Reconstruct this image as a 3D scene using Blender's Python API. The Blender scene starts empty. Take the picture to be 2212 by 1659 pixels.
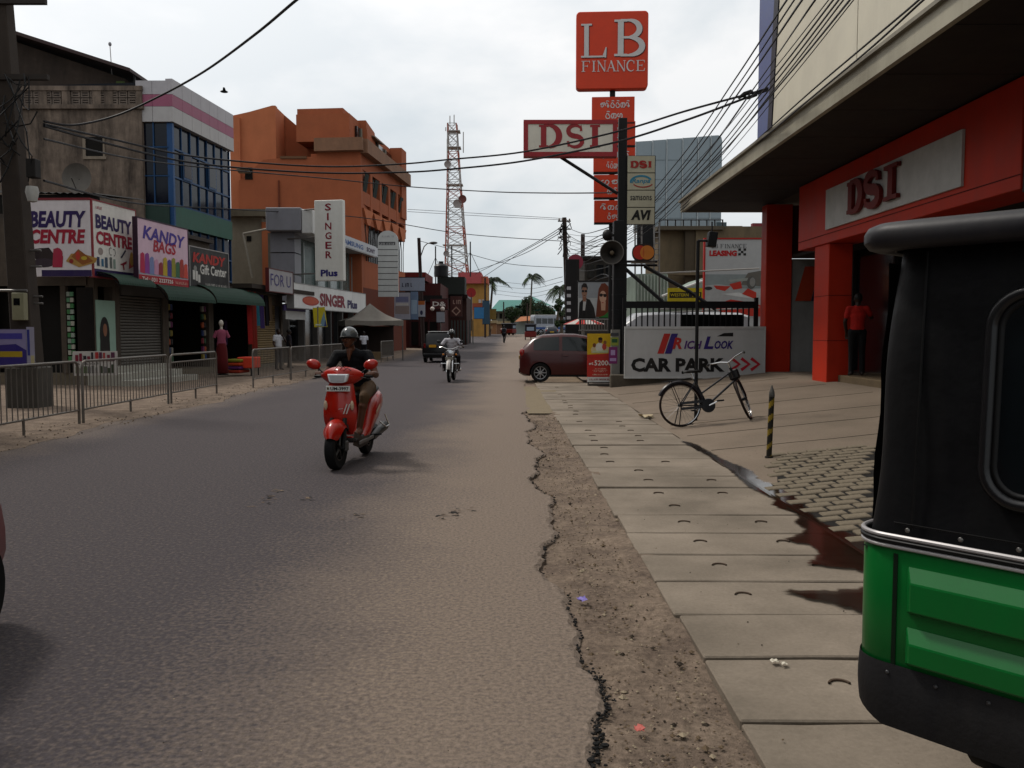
import bpy, bmesh, math, random
import numpy as np
from mathutils import Vector, Matrix, Euler
R = math.radians
sc = bpy.context.scene
COL = sc.collection
random.seed(7)

# ------------------------------------------------------------------ camera
F_PX, CX, CY, CAM_H, PITCH = 1840.0, 1106.0, 829.5, 1.5, math.atan(113.5 / 1840.0)
cam = bpy.data.cameras.new('camera'); cam_o = bpy.data.objects.new('camera', cam); COL.objects.link(cam_o)
cam_o.location = (0, 0, CAM_H); cam_o.rotation_euler = (math.pi / 2 - PITCH, 0, 0)
cam.sensor_fit = 'HORIZONTAL'; cam.sensor_width = 36.0; cam.lens = 36.0 * F_PX / 2212.0
cam.clip_start = 0.05; cam.clip_end = 3000
sc.camera = cam_o

# ------------------------------------------------------------------ sky and sun
SUN_EL, SUN_AZ = R(56), R(-58)          # azimuth measured from +Y (the view direction), negative = left
world = bpy.data.worlds.new('World'); sc.world = world; world.use_nodes = True
nt = world.node_tree; nt.nodes.clear()
def wn(t, **k):
    n = nt.nodes.new(t)
    for a, b in k.items(): setattr(n, a, b)
    return n
L = nt.links.new
out = wn('ShaderNodeOutputWorld'); bg = wn('ShaderNodeBackground'); bg.inputs['Strength'].default_value = 0.1
sky = wn('ShaderNodeTexSky', sky_type='NISHITA', sun_disc=False)
sky.sun_elevation = SUN_EL; sky.sun_rotation = SUN_AZ; sky.dust_density = 3.0; sky.air_density = 1.2
tc = wn('ShaderNodeTexCoord'); mp = wn('ShaderNodeMapping'); mp.inputs['Scale'].default_value = (1.3, 1.0, 2.6); mp.inputs['Location'].default_value = (0.3, 0.1, 0.75)
L(tc.outputs['Generated'], mp.inputs['Vector'])
nz = wn('ShaderNodeTexNoise'); nz.inputs['Scale'].default_value = 2.3; nz.inputs['Detail'].default_value = 9; nz.inputs['Roughness'].default_value = 0.52; nz.inputs['Distortion'].default_value = 0.15
L(mp.outputs['Vector'], nz.inputs['Vector'])
# clouds: opaque overcast with bluish thin spots low down, brighter towards the veiled sun
rmp = wn('ShaderNodeValToRGB'); e = rmp.color_ramp.elements
e[0].position = 0.38; e[0].color = (6.7, 7.3, 7.7, 1); e[1].position = 0.58; e[1].color = (10.1, 10.0, 9.9, 1)
L(nz.outputs['Fac'], rmp.inputs['Fac'])
dot = wn('ShaderNodeVectorMath', operation='DOT_PRODUCT')
dot.inputs[1].default_value = (math.sin(SUN_AZ) * math.cos(SUN_EL), math.cos(SUN_AZ) * math.cos(SUN_EL), math.sin(SUN_EL))
L(tc.outputs['Generated'], dot.inputs[0])
mr = wn('ShaderNodeMapRange'); mr.inputs['From Min'].default_value = 0.45; mr.inputs['From Max'].default_value = 1.0; mr.inputs['To Min'].default_value = 0.0; mr.inputs['To Max'].default_value = 1.0
L(dot.outputs['Value'], mr.inputs['Value'])
glow = wn('ShaderNodeMixRGB', blend_type='MIX'); glow.inputs['Color2'].default_value = (12.5, 12.3, 12.2, 1)
# clouds thicken and grey towards the horizon
sz = wn('ShaderNodeSeparateXYZ'); L(tc.outputs['Generated'], sz.inputs[0])
hz = wn('ShaderNodeMapRange'); hz.inputs['From Min'].default_value = 0.0; hz.inputs['From Max'].default_value = 0.34; hz.inputs['To Min'].default_value = 0.8; hz.inputs['To Max'].default_value = 0.0; L(sz.outputs['Z'], hz.inputs['Value'])
low = wn('ShaderNodeMixRGB', blend_type='MULTIPLY'); low.inputs['Color2'].default_value = (0.56, 0.63, 0.68, 1); L(hz.outputs['Result'], low.inputs['Fac']); L(rmp.outputs['Color'], low.inputs['Color1'])
L(mr.outputs['Result'], glow.inputs['Fac']); L(low.outputs['Color'], glow.inputs['Color1'])
mx = wn('ShaderNodeMixRGB', blend_type='MIX'); mx.inputs['Fac'].default_value = 0.92
L(sky.outputs['Color'], mx.inputs['Color1']); L(glow.outputs['Color'], mx.inputs['Color2'])
L(mx.outputs['Color'], bg.inputs['Color']); L(bg.outputs['Background'], out.inputs['Surface'])

sun = bpy.data.lights.new('sun', 'SUN'); sun.energy = 2.0; sun.angle = R(8); sun.color = (1.0, 0.95, 0.87)
sun_o = bpy.data.objects.new('sun', sun); COL.objects.link(sun_o)
sd = Vector((math.sin(SUN_AZ) * math.cos(SUN_EL), math.cos(SUN_AZ) * math.cos(SUN_EL), math.sin(SUN_EL)))
sun_o.rotation_euler = (-sd).to_track_quat('-Z', 'Y').to_euler(); sun_o.location = (0, 0, 60)
sc.view_settings.view_transform = 'Standard'; sc.view_settings.look = 'None'
sc.view_settings.exposure = 0.06; sc.view_settings.gamma = 1.0; sc.view_settings.use_curve_mapping = False

# ------------------------------------------------------------------ placing: a direction seen in the photo, at a real depth
_c, _s = math.cos(PITCH), math.sin(PITCH)
def ray(px, py):
    u, v = (px - CX) / F_PX, (CY - py) / F_PX
    return Vector((u, _c + v * _s, -_s + v * _c))
def at(px, py, Y):
    d = ray(px, py); t = Y / d.y
    return Vector((d.x * t, Y, CAM_H + d.z * t))
def gp(px, py, z=0.0):
    d = ray(px, py); t = (z - CAM_H) / d.z
    return Vector((d.x * t, d.y * t, z))
def zat(py, Y): return at(CX, py, Y).z
def xat(px, Y): return at(px, 716, Y).x
def rise(y): return max(0.0, (y - 50) * 0.012)

# ------------------------------------------------------------------ materials
MATS = {}
def lin(h):
    h = h.lstrip('#'); o = []
    for i in (0, 2, 4):
        c = int(h[i:i + 2], 16) / 255
        o.append(c / 12.92 if c <= 0.04045 else ((c + 0.055) / 1.055) ** 2.4)
    return o
def mat(hexc, rough=0.6, metal=0.0, var=0.12, scale=4.0, bump=0.0, bscale=60.0, dirt=0.0, dirtcol='#3a332b', trans=0.0, emit=0.0, spec=0.22, coat=0.0, dscale=1.3):
    key = (hexc, rough, metal, var, scale, bump, bscale, dirt, dirtcol, trans, emit, spec, coat, dscale)
    if key in MATS: return MATS[key]
    m = bpy.data.materials.new('paint_' + hexc.strip('#')); m.use_nodes = True
    n = m.node_tree.nodes; l = m.node_tree.links.new; p = n['Principled BSDF']
    c = [0.93 * q ** 1.14 for q in lin(hexc)]
    p.inputs['Roughness'].default_value = rough; p.inputs['Metallic'].default_value = metal
    p.inputs['Specular IOR Level'].default_value = spec
    if coat: p.inputs['Coat Weight'].default_value = coat; p.inputs['Coat Roughness'].default_value = 0.12
    if trans: p.inputs['Transmission Weight'].default_value = trans; p.inputs['IOR'].default_value = 1.45
    t = n.new('ShaderNodeTexCoord')
    if var > 0 or dirt > 0:
        nz = n.new('ShaderNodeTexNoise'); nz.inputs['Scale'].default_value = scale; nz.inputs['Detail'].default_value = 6; nz.inputs['Roughness'].default_value = 0.65
        l(t.outputs['Object'], nz.inputs['Vector'])
        r = n.new('ShaderNodeMapRange'); r.inputs['From Min'].default_value = 0.3; r.inputs['From Max'].default_value = 0.7
        r.inputs['To Min'].default_value = 1 - var; r.inputs['To Max'].default_value = 1 + var
        l(nz.outputs['Fac'], r.inputs['Value'])
        mu = n.new('ShaderNodeVectorMath'); mu.operation = 'SCALE'; mu.inputs[0].default_value = c
        l(r.outputs['Result'], mu.inputs['Scale']); src = mu.outputs['Vector']
        if dirt > 0:
            mpn = n.new('ShaderNodeMapping'); mpn.inputs['Scale'].default_value = (1, 1, 0.2); l(t.outputs['Object'], mpn.inputs['Vector'])
            n2 = n.new('ShaderNodeTexNoise'); n2.inputs['Scale'].default_value = dscale; n2.inputs['Detail'].default_value = 10; n2.inputs['Roughness'].default_value = 0.72
            l(mpn.outputs['Vector'], n2.inputs['Vector'])
            r2 = n.new('ShaderNodeMapRange'); r2.inputs['From Min'].default_value = 0.42; r2.inputs['From Max'].default_value = 0.68; r2.inputs['To Max'].default_value = dirt
            l(n2.outputs['Fac'], r2.inputs['Value'])
            mm = n.new('ShaderNodeMixRGB'); mm.inputs['Color2'].default_value = (*lin(dirtcol), 1)
            l(r2.outputs['Result'], mm.inputs['Fac']); l(src, mm.inputs['Color1']); src = mm.outputs['Color']
        l(src, p.inputs['Base Color'])
        r3 = n.new('ShaderNodeMapRange'); r3.inputs['To Min'].default_value = max(0.02, rough - 0.12); r3.inputs['To Max'].default_value = min(1, rough + 0.12)
        l(nz.outputs['Fac'], r3.inputs['Value']); l(r3.outputs['Result'], p.inputs['Roughness'])
    else:
        p.inputs['Base Color'].default_value = (*c, 1)
    if bump > 0:
        b = n.new('ShaderNodeTexNoise'); b.inputs['Scale'].default_value = bscale; b.inputs['Detail'].default_value = 4
        l(t.outputs['Object'], b.inputs['Vector'])
        bn = n.new('ShaderNodeBump'); bn.inputs['Strength'].default_value = bump; bn.inputs['Distance'].default_value = 0.02
        l(b.outputs['Fac'], bn.inputs['Height']); l(bn.outputs['Normal'], p.inputs['Normal'])
    if emit: p.inputs['Emission Color'].default_value = (*c, 1); p.inputs['Emission Strength'].default_value = emit
    MATS[key] = m
    return m
def flat(h): return mat(h, 0.55, var=0.08, scale=6, dirt=0.16, dirtcol='#5a5148', dscale=2.2)
GLASS_D = mat('#0c1218', 0.08, var=0.1, spec=0.8)
BLACK = mat('#0d0d0e', 0.5, var=0.2)
STEEL = mat('#7c7a78', 0.45, metal=0.6, var=0.25, scale=9, dirt=0.5, dirtcol='#4a3a2c')
CHROME = mat('#c8c8c8', 0.18, metal=1.0, var=0.08)
TYRE = mat('#141414', 0.8, var=0.2)

# ------------------------------------------------------------------ mesh building
class MB:
    def __init__(s): s.v = []; s.f = []; s.m = []
    def add(s, vs, fs, mi=0):
        o = len(s.v); s.v += [tuple(v) for v in vs]
        for f in fs: s.f.append([i + o for i in f]); s.m.append(mi)
        return s
    def bx(s, x0, x1, y0, y1, z0, z1, mi=0):
        return s.add([(x0,y0,z0),(x1,y0,z0),(x1,y1,z0),(x0,y1,z0),(x0,y0,z1),(x1,y0,z1),(x1,y1,z1),(x0,y1,z1)],
                     [(3,2,1,0),(4,5,6,7),(0,1,5,4),(1,2,6,5),(2,3,7,6),(3,0,4,7)], mi)
    def box(s, c, d, mi=0, rot=None):
        x, y, z = d[0]/2, d[1]/2, d[2]/2; vs = [Vector(q) for q in [(-x,-y,-z),(x,-y,-z),(x,y,-z),(-x,y,-z),(-x,-y,z),(x,-y,z),(x,y,z),(-x,y,z)]]
        if rot is not None: M = Euler(rot).to_matrix(); vs = [M @ q for q in vs]
        c = Vector(c); return s.add([q + c for q in vs], [(3,2,1,0),(4,5,6,7),(0,1,5,4),(1,2,6,5),(2,3,7,6),(3,0,4,7)], mi)
    def tube(s, p0, p1, r0, r1=None, n=8, mi=0, caps=True):
        r1 = r0 if r1 is None else r1
        return s.path([p0, p1], [r0, r1], n, mi, caps)
    def path(s, pts, r, n=6, mi=0, caps=True, closed=False):
        pts = [Vector(p) for p in pts]; k = len(pts)
        rs = r if isinstance(r, (list, tuple)) else [r] * k
        vs = []; prev = None
        for i in range(k):
            a = pts[i - 1] if (i > 0 or closed) else pts[i]; b = pts[(i + 1) % k] if (i < k - 1 or closed) else pts[i]
            t = (b - a).normalized() if (b - a).length > 1e-9 else Vector((0, 0, 1))
            if prev is None:
                up = Vector((0, 0, 1)) if abs(t.z) < 0.9 else Vector((0, 1, 0)); u = t.cross(up).normalized()
            else:
                u = (prev - t * prev.dot(t)); u = u.normalized() if u.length > 1e-6 else t.orthogonal().normalized()
            prev = u; w = t.cross(u)
            for j in range(n):
                an = 2 * math.pi * (j + 0.5) / n
                vs.append(pts[i] + (u * math.cos(an) + w * math.sin(an)) * rs[i])
        fs = []
        for i in range(k if closed else k - 1):
            i2 = (i + 1) % k
            for j in range(n): fs.append((i*n+j, i*n+(j+1)%n, i2*n+(j+1)%n, i2*n+j))
        if caps and not closed: fs.append(tuple(reversed(range(n)))); fs.append(tuple(range((k-1)*n, k*n)))
        return s.add(vs, fs, mi)
    def prism(s, poly, y0, y1, mi=0):
        n = len(poly); vs = [(x, y0, z) for x, z in poly] + [(x, y1, z) for x, z in poly]
        fs = [tuple(range(n)), tuple(reversed(range(n, 2*n)))] + [((i+1)%n, i, n+i, n+(i+1)%n) for i in range(n)]
        return s.add(vs, fs, mi)
    def prismz(s, poly, z0, z1, mi=0):
        n = len(poly); vs = [(x, y, z0) for x, y in poly] + [(x, y, z1) for x, y in poly]
        fs = [tuple(reversed(range(n))), tuple(range(n, 2*n))] + [(i, (i+1)%n, n+(i+1)%n, n+i) for i in range(n)]
        return s.add(vs, fs, mi)
    def prismx(s, poly, x0, x1, mi=0):
        n = len(poly); vs = [(x0, y, z) for y, z in poly] + [(x1, y, z) for y, z in poly]
        fs = [tuple(reversed(range(n))), tuple(range(n, 2*n))] + [(i, (i+1)%n, n+(i+1)%n, n+i) for i in range(n)]
        return s.add(vs, fs, mi)
    def lathe(s, prof, c=(0,0,0), axis='z', n=20, mi=0, a0=0, a1=360, close=False):
        full = abs(a1 - a0 - 360) < 1e-6; k = n if full else n + 1; vs = []; m = len(prof)
        for i in range(k):
            a = R(a0 + (a1 - a0) * i / n); ca, sa = math.cos(a), math.sin(a)
            for r, h in prof:
                q = {'z': (r*ca, r*sa, h), 'x': (h, r*ca, r*sa), 'y': (r*sa, h, r*ca)}[axis]
                vs.append((q[0]+c[0], q[1]+c[1], q[2]+c[2]))
        fs = []
        for i in range(n):
            i2 = (i + 1) % k
            for j in range(m if close else m - 1):
                j2 = (j + 1) % m; fs.append((i*m+j, i2*m+j, i2*m+j2, i*m+j2))
        return s.add(vs, fs, mi)
    def ell(s, c, r, n=12, mi=0, z0=-1.0):
        if not isinstance(r, (tuple, list)): r = (r, r, r)
        prof = []; k = n // 2
        a0 = math.asin(z0)
        for i in range(k + 1):
            a = a0 + (math.pi/2 - a0) * i / k; prof.append((math.cos(a), math.sin(a)))
        o = len(s.v); s.lathe(prof, (0,0,0), 'z', n, mi)
        for i in range(o, len(s.v)):
            x, y, z = s.v[i]; s.v[i] = (x*r[0]+c[0], y*r[1]+c[1], z*r[2]+c[2])
        return s
    def torus(s, c, Rr, r, axis='x', n1=24, n2=8, mi=0, a0=0, a1=360):
        prof = [(Rr + r*math.cos(2*math.pi*j/n2), r*math.sin(2*math.pi*j/n2)) for j in range(n2)]
        return s.lathe(prof, c, axis, n1, mi, a0, a1, close=True)
    def grid(s, rows, mi=0, cu=False):
        n = len(rows[0]); vs = [p for r in rows for p in r]; fs = []
        for i in range(len(rows) - 1):
            for j in range(n if cu else n - 1): fs.append((i*n+j, i*n+(j+1)%n, (i+1)*n+(j+1)%n, (i+1)*n+j))
        return s.add(vs, fs, mi)
    def rot(s, M, since=0):
        for i in range(since, len(s.v)): s.v[i] = tuple(M @ Vector(s.v[i]))
        return s
    def build(s, name, mats, parent=None, smooth=False, bevel=0, seg=1, loc=None, world=False, rz=None, fixn=True, subsurf=0, merge=False):
        vs = s.v
        if world and parent is not None:
            Mi = Matrix.Rotation(-parent.rotation_euler.z, 4, 'Z') @ Matrix.Translation(-Vector(parent.location))
            vs = [tuple(Mi @ Vector(v)) for v in vs]
        me = bpy.data.meshes.new(name); me.from_pydata(vs, [], s.f)
        if not isinstance(mats, (list, tuple)): mats = [mats]
        for m in mats: me.materials.append(m)
        if len(mats) > 1: me.polygons.foreach_set('material_index', s.m)
        if fixn or bevel or merge or subsurf:
            b = bmesh.new(); b.from_mesh(me)
            if merge: bmesh.ops.remove_doubles(b, verts=b.verts, dist=1e-4)
            if fixn: bmesh.ops.recalc_face_normals(b, faces=b.faces)
            if bevel:
                es = [e for e in b.edges if len(e.link_faces) == 2 and e.calc_face_angle(0) > 0.5]
                bmesh.ops.bevel(b, geom=es, offset=bevel, segments=seg, affect='EDGES', profile=0.5, clamp_overlap=True)
            b.to_mesh(me); b.free()
        if smooth:
            me.polygons.foreach_set('use_smooth', [True] * len(me.polygons))
            if smooth != 'all':
                try: me.set_sharp_from_angle(angle=R(38))
                except Exception: pass
        me.update()
        o = bpy.data.objects.new(name, me); COL.objects.link(o)
        if loc is not None: o.location = loc
        if rz is not None: o.rotation_euler.z = rz
        if parent is not None: o.parent = parent
        if subsurf:
            md = o.modifiers.new('s', 'SUBSURF'); md.levels = subsurf; md.render_levels = subsurf
        return o
def tag(o, label, cat, group=None, kind=None):
    if label: o['label'] = label
    if cat: o['category'] = cat
    if group: o['group'] = group
    if kind: o['kind'] = kind
    return o
def thing(name, label, cat, loc=(0,0,0), rz=0.0, group=None):
    o = bpy.data.objects.new(name, None); COL.objects.link(o); o.location = loc; o.rotation_euler.z = rz
    o.empty_display_size = 0.2
    return tag(o, label, cat, group)
def structure(o): o['kind'] = 'structure'; return o
def bake(o):
    """apply modifiers of a mesh object (keeps its parent and place)"""
    dg = bpy.context.evaluated_depsgraph_get(); dg.update()
    me = bpy.data.meshes.new_from_object(o.evaluated_get(dg)); o.modifiers.clear(); old = o.data; o.data = me; bpy.data.meshes.remove(old)
    return o
def copy_tree(o, parent=None):
    c = o.copy(); COL.objects.link(c); c.parent = parent
    for ch in list(o.children): copy_tree(ch, c)
    return c
def join_copy(o, parent, loc=(0,0,0)):
    c = o.copy(); COL.objects.link(c); c.parent = parent; c.location = loc; return c

# ---- lettering: flat print in the local x/z plane of a sign, facing -y
def glyphs(s, bold=0.0, shear=0.0, space=1.0):
    cu = bpy.data.curves.new('t', 'FONT'); cu.body = s; cu.size = 1.0; cu.offset = bold; cu.shear = shear; cu.space_character = space; cu.resolution_u = 2
    cu.align_x = 'LEFT'
    ob = bpy.data.objects.new('t', cu); COL.objects.link(ob)
    dg = bpy.context.evaluated_depsgraph_get(); dg.update()
    me = bpy.data.meshes.new_from_object(ob.evaluated_get(dg))
    vs = [tuple(v.co) for v in me.vertices]; fs = [tuple(p.vertices) for p in me.polygons]
    bpy.data.objects.remove(ob); bpy.data.curves.remove(cu); bpy.data.meshes.remove(me)
    return vs, fs
def text(root, s, x, z, w, h, m, y=-0.008, bold=0.0, shear=0.0, space=1.0, slant=0.0, name='lettering', fit=True):
    """fit string s into the box x..x+w, z..z+h"""
    vs, fs = glyphs(s, bold, shear, space)
    if not vs: return None
    x0 = min(v[0] for v in vs); x1 = max(v[0] for v in vs); y0 = min(v[1] for v in vs); y1 = max(v[1] for v in vs)
    sx = w / (x1 - x0); sy = h / (y1 - y0)
    if not fit: sx = sy = min(sx, sy)
    mb = MB(); mb.add([(x + (v[0]-x0)*sx, y, z + (v[1]-y0)*sy + slant*(v[0]-x0)*sx) for v in vs], fs)
    return mb.build(name, m, root, fixn=False)
def ribbon(mb, pts, w, y, mi=0):
    """flat stroke in the x/z plane; w = width or list of widths"""
    k = len(pts); ws = w if isinstance(w, (list, tuple)) else [w] * k; vs = []
    for i in range(k):
        a = pts[max(0, i-1)]; b = pts[min(k-1, i+1)]; dx, dz = b[0]-a[0], b[1]-a[1]; l = math.hypot(dx, dz) or 1
        nx, nz = -dz/l*ws[i]/2, dx/l*ws[i]/2
        vs += [(pts[i][0]+nx, y, pts[i][1]+nz), (pts[i][0]-nx, y, pts[i][1]-nz)]
    mb.add(vs, [(2*i, 2*i+1, 2*i+3, 2*i+2) for i in range(k-1)], mi)
def arc(cx, cz, rx, rz, a0, a1, n=14): return [(cx+rx*math.cos(R(a0+(a1-a0)*i/n)), cz+rz*math.sin(R(a0+(a1-a0)*i/n))) for i in range(n+1)]
def art(root, polys, y=-0.004, name='artwork', step=0.0012):
    """flat printed picture: list of (colour, [(x,z)...]) laid over one another"""
    mb = MB(); ms = []
    for i, (c, p) in enumerate(polys):
        if c not in ms: ms.append(c)
        mb.add([(q[0], y - i*step, q[1]) for q in p], [tuple(range(len(p)))], ms.index(c))
    return mb.build(name, [flat(c) if isinstance(c, str) else c for c in ms], root, fixn=False)
def rect(x0, x1, z0, z1): return [(x0,z0),(x1,z0),(x1,z1),(x0,z1)]
def oval(cx, cz, rx, rz, n=16): return [(cx+rx*math.cos(2*math.pi*i/n), cz+rz*math.sin(2*math.pi*i/n)) for i in range(n)]
def serif_letter(mb, ch, x, z, w, h, y, th=0.18, mi=0):
    """serif capital drawn from strokes, in the box x..x+w, z..z+h"""
    T = th*w; t = T*0.38; n = [0]
    def st(pts, ws):
        n[0] += 1; ribbon(mb, [(x+p[0]*w, z+p[1]*h) for p in pts], ws, y - n[0]*0.0008, mi)
    def ser(cx, cz, l=0.3): st([(cx-l/2, cz), (cx+l/2, cz)], t)
    e = t/h/2
    if ch in 'LIEFBDPR':
        sx = 0.5 if ch == 'I' else 0.2
        st([(sx, 0), (sx, 1)], T); ser(sx, e, 0.42 if ch != 'I' else 0.75); ser(sx, 1-e, 0.42 if ch != 'I' else 0.75)
    if ch == 'L': st([(0.2, e), (0.92, e)], t); st([(0.9, 0), (0.98, 0.3)], [T*0.9, t*0.5])
    if ch in 'EF': st([(0.2, 1-e), (0.9, 1-e)], t); st([(0.87, 1), (0.93, 0.76)], [T*0.7, t*0.4]); st([(0.2, 0.52), (0.66, 0.52)], t); st([(0.66, 0.62), (0.66, 0.42)], t)
    if ch == 'E': st([(0.2, e), (0.9, e)], t); st([(0.88, 0), (0.97, 0.28)], [T*0.7, t*0.4])
    if ch == 'B':
        p = arc(0.45, 0.745, 0.36, 0.235, 90, -90); st([(0.2, 0.98)] + p + [(0.2, 0.51)], [t]+[t+(T-t)*math.sin(math.pi*i/14) for i in range(15)]+[t])
        p = arc(0.45, 0.265, 0.45, 0.245, 90, -90); st([(0.2, 0.51)] + p + [(0.2, 0.02)], [t]+[t+(T*1.05-t)*math.sin(math.pi*i/14) for i in range(15)]+[t])
    if ch == 'D':
        p = arc(0.4, 0.5, 0.5, 0.48, 90, -90); st([(0.2, 0.98)] + p + [(0.2, 0.02)], [t]+[t+(T*1.15-t)*math.sin(math.pi*i/14) for i in range(15)]+[t])
    if ch == 'S':
        p = arc(0.5, 0.74, 0.36, 0.235, 20, 265, 12) + arc(0.5, 0.26, 0.4, 0.24, 95, -160, 12)
        k = len(p); st(p, [t + (T*1.1-t)*max(0, math.sin(math.pi*i/(k-1)))**0.8 for i in range(k)])
        st([(0.84, 0.72), (0.84, 0.98)], [T*0.6, t*0.5]); st([(0.13, 0.28), (0.13, 0.02)], [T*0.6, t*0.5])
    if ch == 'C':
        p = arc(0.52, 0.5, 0.44, 0.49, 48, 312, 20); k = len(p); st(p, [t+(T-t)*math.sin(math.pi*i/(k-1)) for i in range(k)])
        st([(0.85, 0.7), (0.86, 0.97)], [T*0.7, t*0.4])
    if ch == 'N':
        st([(0.14, 0), (0.14, 1)], t*1.1); st([(0.88, 0), (0.88, 1)], t*1.1); st([(0.12, 1), (0.88, 0)], T*0.9); ser(0.14, e); ser(0.88, 1-e); ser(0.1, 1-e, 0.2)
    if ch == 'A':
        st([(0.08, 0), (0.5, 1)], t); st([(0.46, 1), (0.88, 0)], T); st([(0.2, 0.33), (0.76, 0.33)], t); ser(0.08, e, 0.28); ser(0.9, e, 0.34)
def serif_word(root, word, x, z, w, h, m, y=-0.01, th=0.2, gap=0.12, widths=None, slope=0.0, name='lettering'):
    wd = [0.55 if c == 'I' else 1.0 for c in word] if widths is None else widths
    tot = sum(wd) + gap*(len(word)-1); u = w/tot; mb = MB(); cx = x
    for c, k in zip(word, wd):
        serif_letter(mb, c, cx, z + slope*(cx-x), k*u, h, y, th if c != 'I' else th/0.55); cx += (k+gap)*u
    return mb.build(name, m, root, fixn=False)
# round-bodied letters of the local script, drawn as strokes (unit box)
SIN = {
 'a': [arc(0.45,0.45,0.3,0.3,-150,120,12), arc(0.3,0.55,0.15,0.12,0,360,8), [(0.6,0.72),(0.9,0.85),(0.95,0.5)]],
 'b': [arc(0.35,0.4,0.28,0.36,200,-20,10)+arc(0.62,0.4,0.15,0.3,180,360,8), arc(0.5,0.95,0.25,0.1,180,0,8)],
 'c': [arc(0.5,0.35,0.36,0.33,150,400,14), arc(0.45,0.62,0.2,0.15,-60,200,8), arc(0.55,0.98,0.22,0.1,170,0,8)],
 'd': [arc(0.28,0.4,0.2,0.34,0,360,12), arc(0.7,0.4,0.22,0.34,180,-120,12), [(0.28,0.74),(0.7,0.74)]],
 'e': [arc(0.5,0.38,0.4,0.36,180,-40,12), arc(0.4,0.3,0.16,0.16,0,360,8), [(0.88,0.15),(0.9,0.95),(0.7,1.05)]],
 'f': [arc(0.35,0.5,0.25,0.25,90,330,10), arc(0.7,0.4,0.2,0.35,200,-100,10), arc(0.5,-0.05,0.3,0.12,180,360,8)],
 'g': [[(0.15,0.0),(0.15,0.6)]+arc(0.42,0.6,0.27,0.15,180,0,8)+[(0.69,0.1)], arc(0.5,0.15,0.18,0.15,0,360,8), [(0.9,0.0),(0.9,0.8)]],
}
def script_word(root, s, x, z, w, h, m, y=-0.01, stroke=0.16, name='lettering'):
    mb = MB(); u = w/len(s)
    for i, c in enumerate(s):
        for k, st in enumerate(SIN[c]): ribbon(mb, [(x+(i+0.04+p[0]*0.95)*u, z+p[1]*h) for p in st], stroke*min(u, h), y - (i*3+k)*0.0004)
    return mb.build(name, m, root, fixn=False)

def scribble(root, x, z, w, h, m, y=-0.01, seed=0, name='lettering'):
    """a line of print too small to read: uneven strokes"""
    q = random.Random(seed); mb = MB(); cx = x
    while cx < x + w - h*0.3:
        cw = h*q.uniform(0.35, 0.75)
        if q.random() < 0.14: cx += cw*0.8; continue
        cw = min(cw, x + w - cx); t = h*0.2; k = q.randrange(4)
        if k in (0, 1): mb.add([(cx, y, z), (cx+t, y, z), (cx+t, y, z+h), (cx, y, z+h)], [(0,1,2,3)])
        if k in (0, 2, 3): mb.add([(cx+t, y-.0003, z), (cx+cw, y-.0003, z), (cx+cw, y-.0003, z+t), (cx+t, y-.0003, z+t)], [(0,1,2,3)])
        if k in (1, 2): mb.add([(cx+t, y-.0006, z+h-t), (cx+cw, y-.0006, z+h-t), (cx+cw, y-.0006, z+h), (cx+t, y-.0006, z+h)], [(0,1,2,3)])
        if k in (2, 3, 1): mb.add([(cx+cw-t, y-.0009, z), (cx+cw, y-.0009, z), (cx+cw, y-.0009, z+h*0.9), (cx+cw-t, y-.0009, z+h*0.9)], [(0,1,2,3)])
        cx += cw + h*0.18
    return mb.build(name, m, root, fixn=False)
# ================================================================== GROUND
def rise(y): return min(0.96, max(0.0, (y - 50) * 0.012))
def surf(name, base, second, nscale, bump, bscale, rough, speck=0.0, extra=None):
    """ground material: two colours blended by noise, fine grain and relief"""
    m = bpy.data.materials.new(name); m.use_nodes = True; n = m.node_tree.nodes; l = m.node_tree.links.new; p = n['Principled BSDF']
    t = n.new('ShaderNodeTexCoord')
    a = n.new('ShaderNodeTexNoise'); a.inputs['Scale'].default_value = nscale; a.inputs['Detail'].default_value = 8; a.inputs['Roughness'].default_value = 0.6
    l(t.outputs['Object'], a.inputs['Vector'])
    r = n.new('ShaderNodeMapRange'); r.inputs['From Min'].default_value = 0.35; r.inputs['From Max'].default_value = 0.65; l(a.outputs['Fac'], r.inputs['Value'])
    mx = n.new('ShaderNodeMixRGB'); mx.inputs['Color1'].default_value = (*lin(base), 1); mx.inputs['Color2'].default_value = (*lin(second), 1)
    fac = r.outputs['Result']
    if extra: fac = extra(n, l, t, fac)
    l(fac, mx.inputs['Fac']); src = mx.outputs['Color']
    g = n.new('ShaderNodeTexNoise'); g.inputs['Scale'].default_value = bscale; g.inputs['Detail'].default_value = 5; g.inputs['Roughness'].default_value = 0.7
    l(t.outputs['Object'], g.inputs['Vector'])
    if speck:
        gr = n.new('ShaderNodeMapRange'); gr.inputs['From Min'].default_value = 0.3; gr.inputs['From Max'].default_value = 0.7; gr.inputs['To Min'].default_value = 1 - speck; gr.inputs['To Max'].default_value = 1 + speck
        l(g.outputs['Fac'], gr.inputs['Value'])
        sm = n.new('ShaderNodeVectorMath'); sm.operation = 'SCALE'; l(src, sm.inputs[0]); l(gr.outputs['Result'], sm.inputs['Scale']); src = sm.outputs['Vector']
    l(src, p.inputs['Base Color']); p.inputs['Roughness'].default_value = rough; p.inputs['Specular IOR Level'].default_value = 0.15
    b = n.new('ShaderNodeBump'); b.inputs['Strength'].default_value = bump; b.inputs['Distance'].default_value = 0.02; l(g.outputs['Fac'], b.inputs['Height']); l(b.outputs['Normal'], p.inputs['Normal'])
    return m, n, l, p
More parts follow.
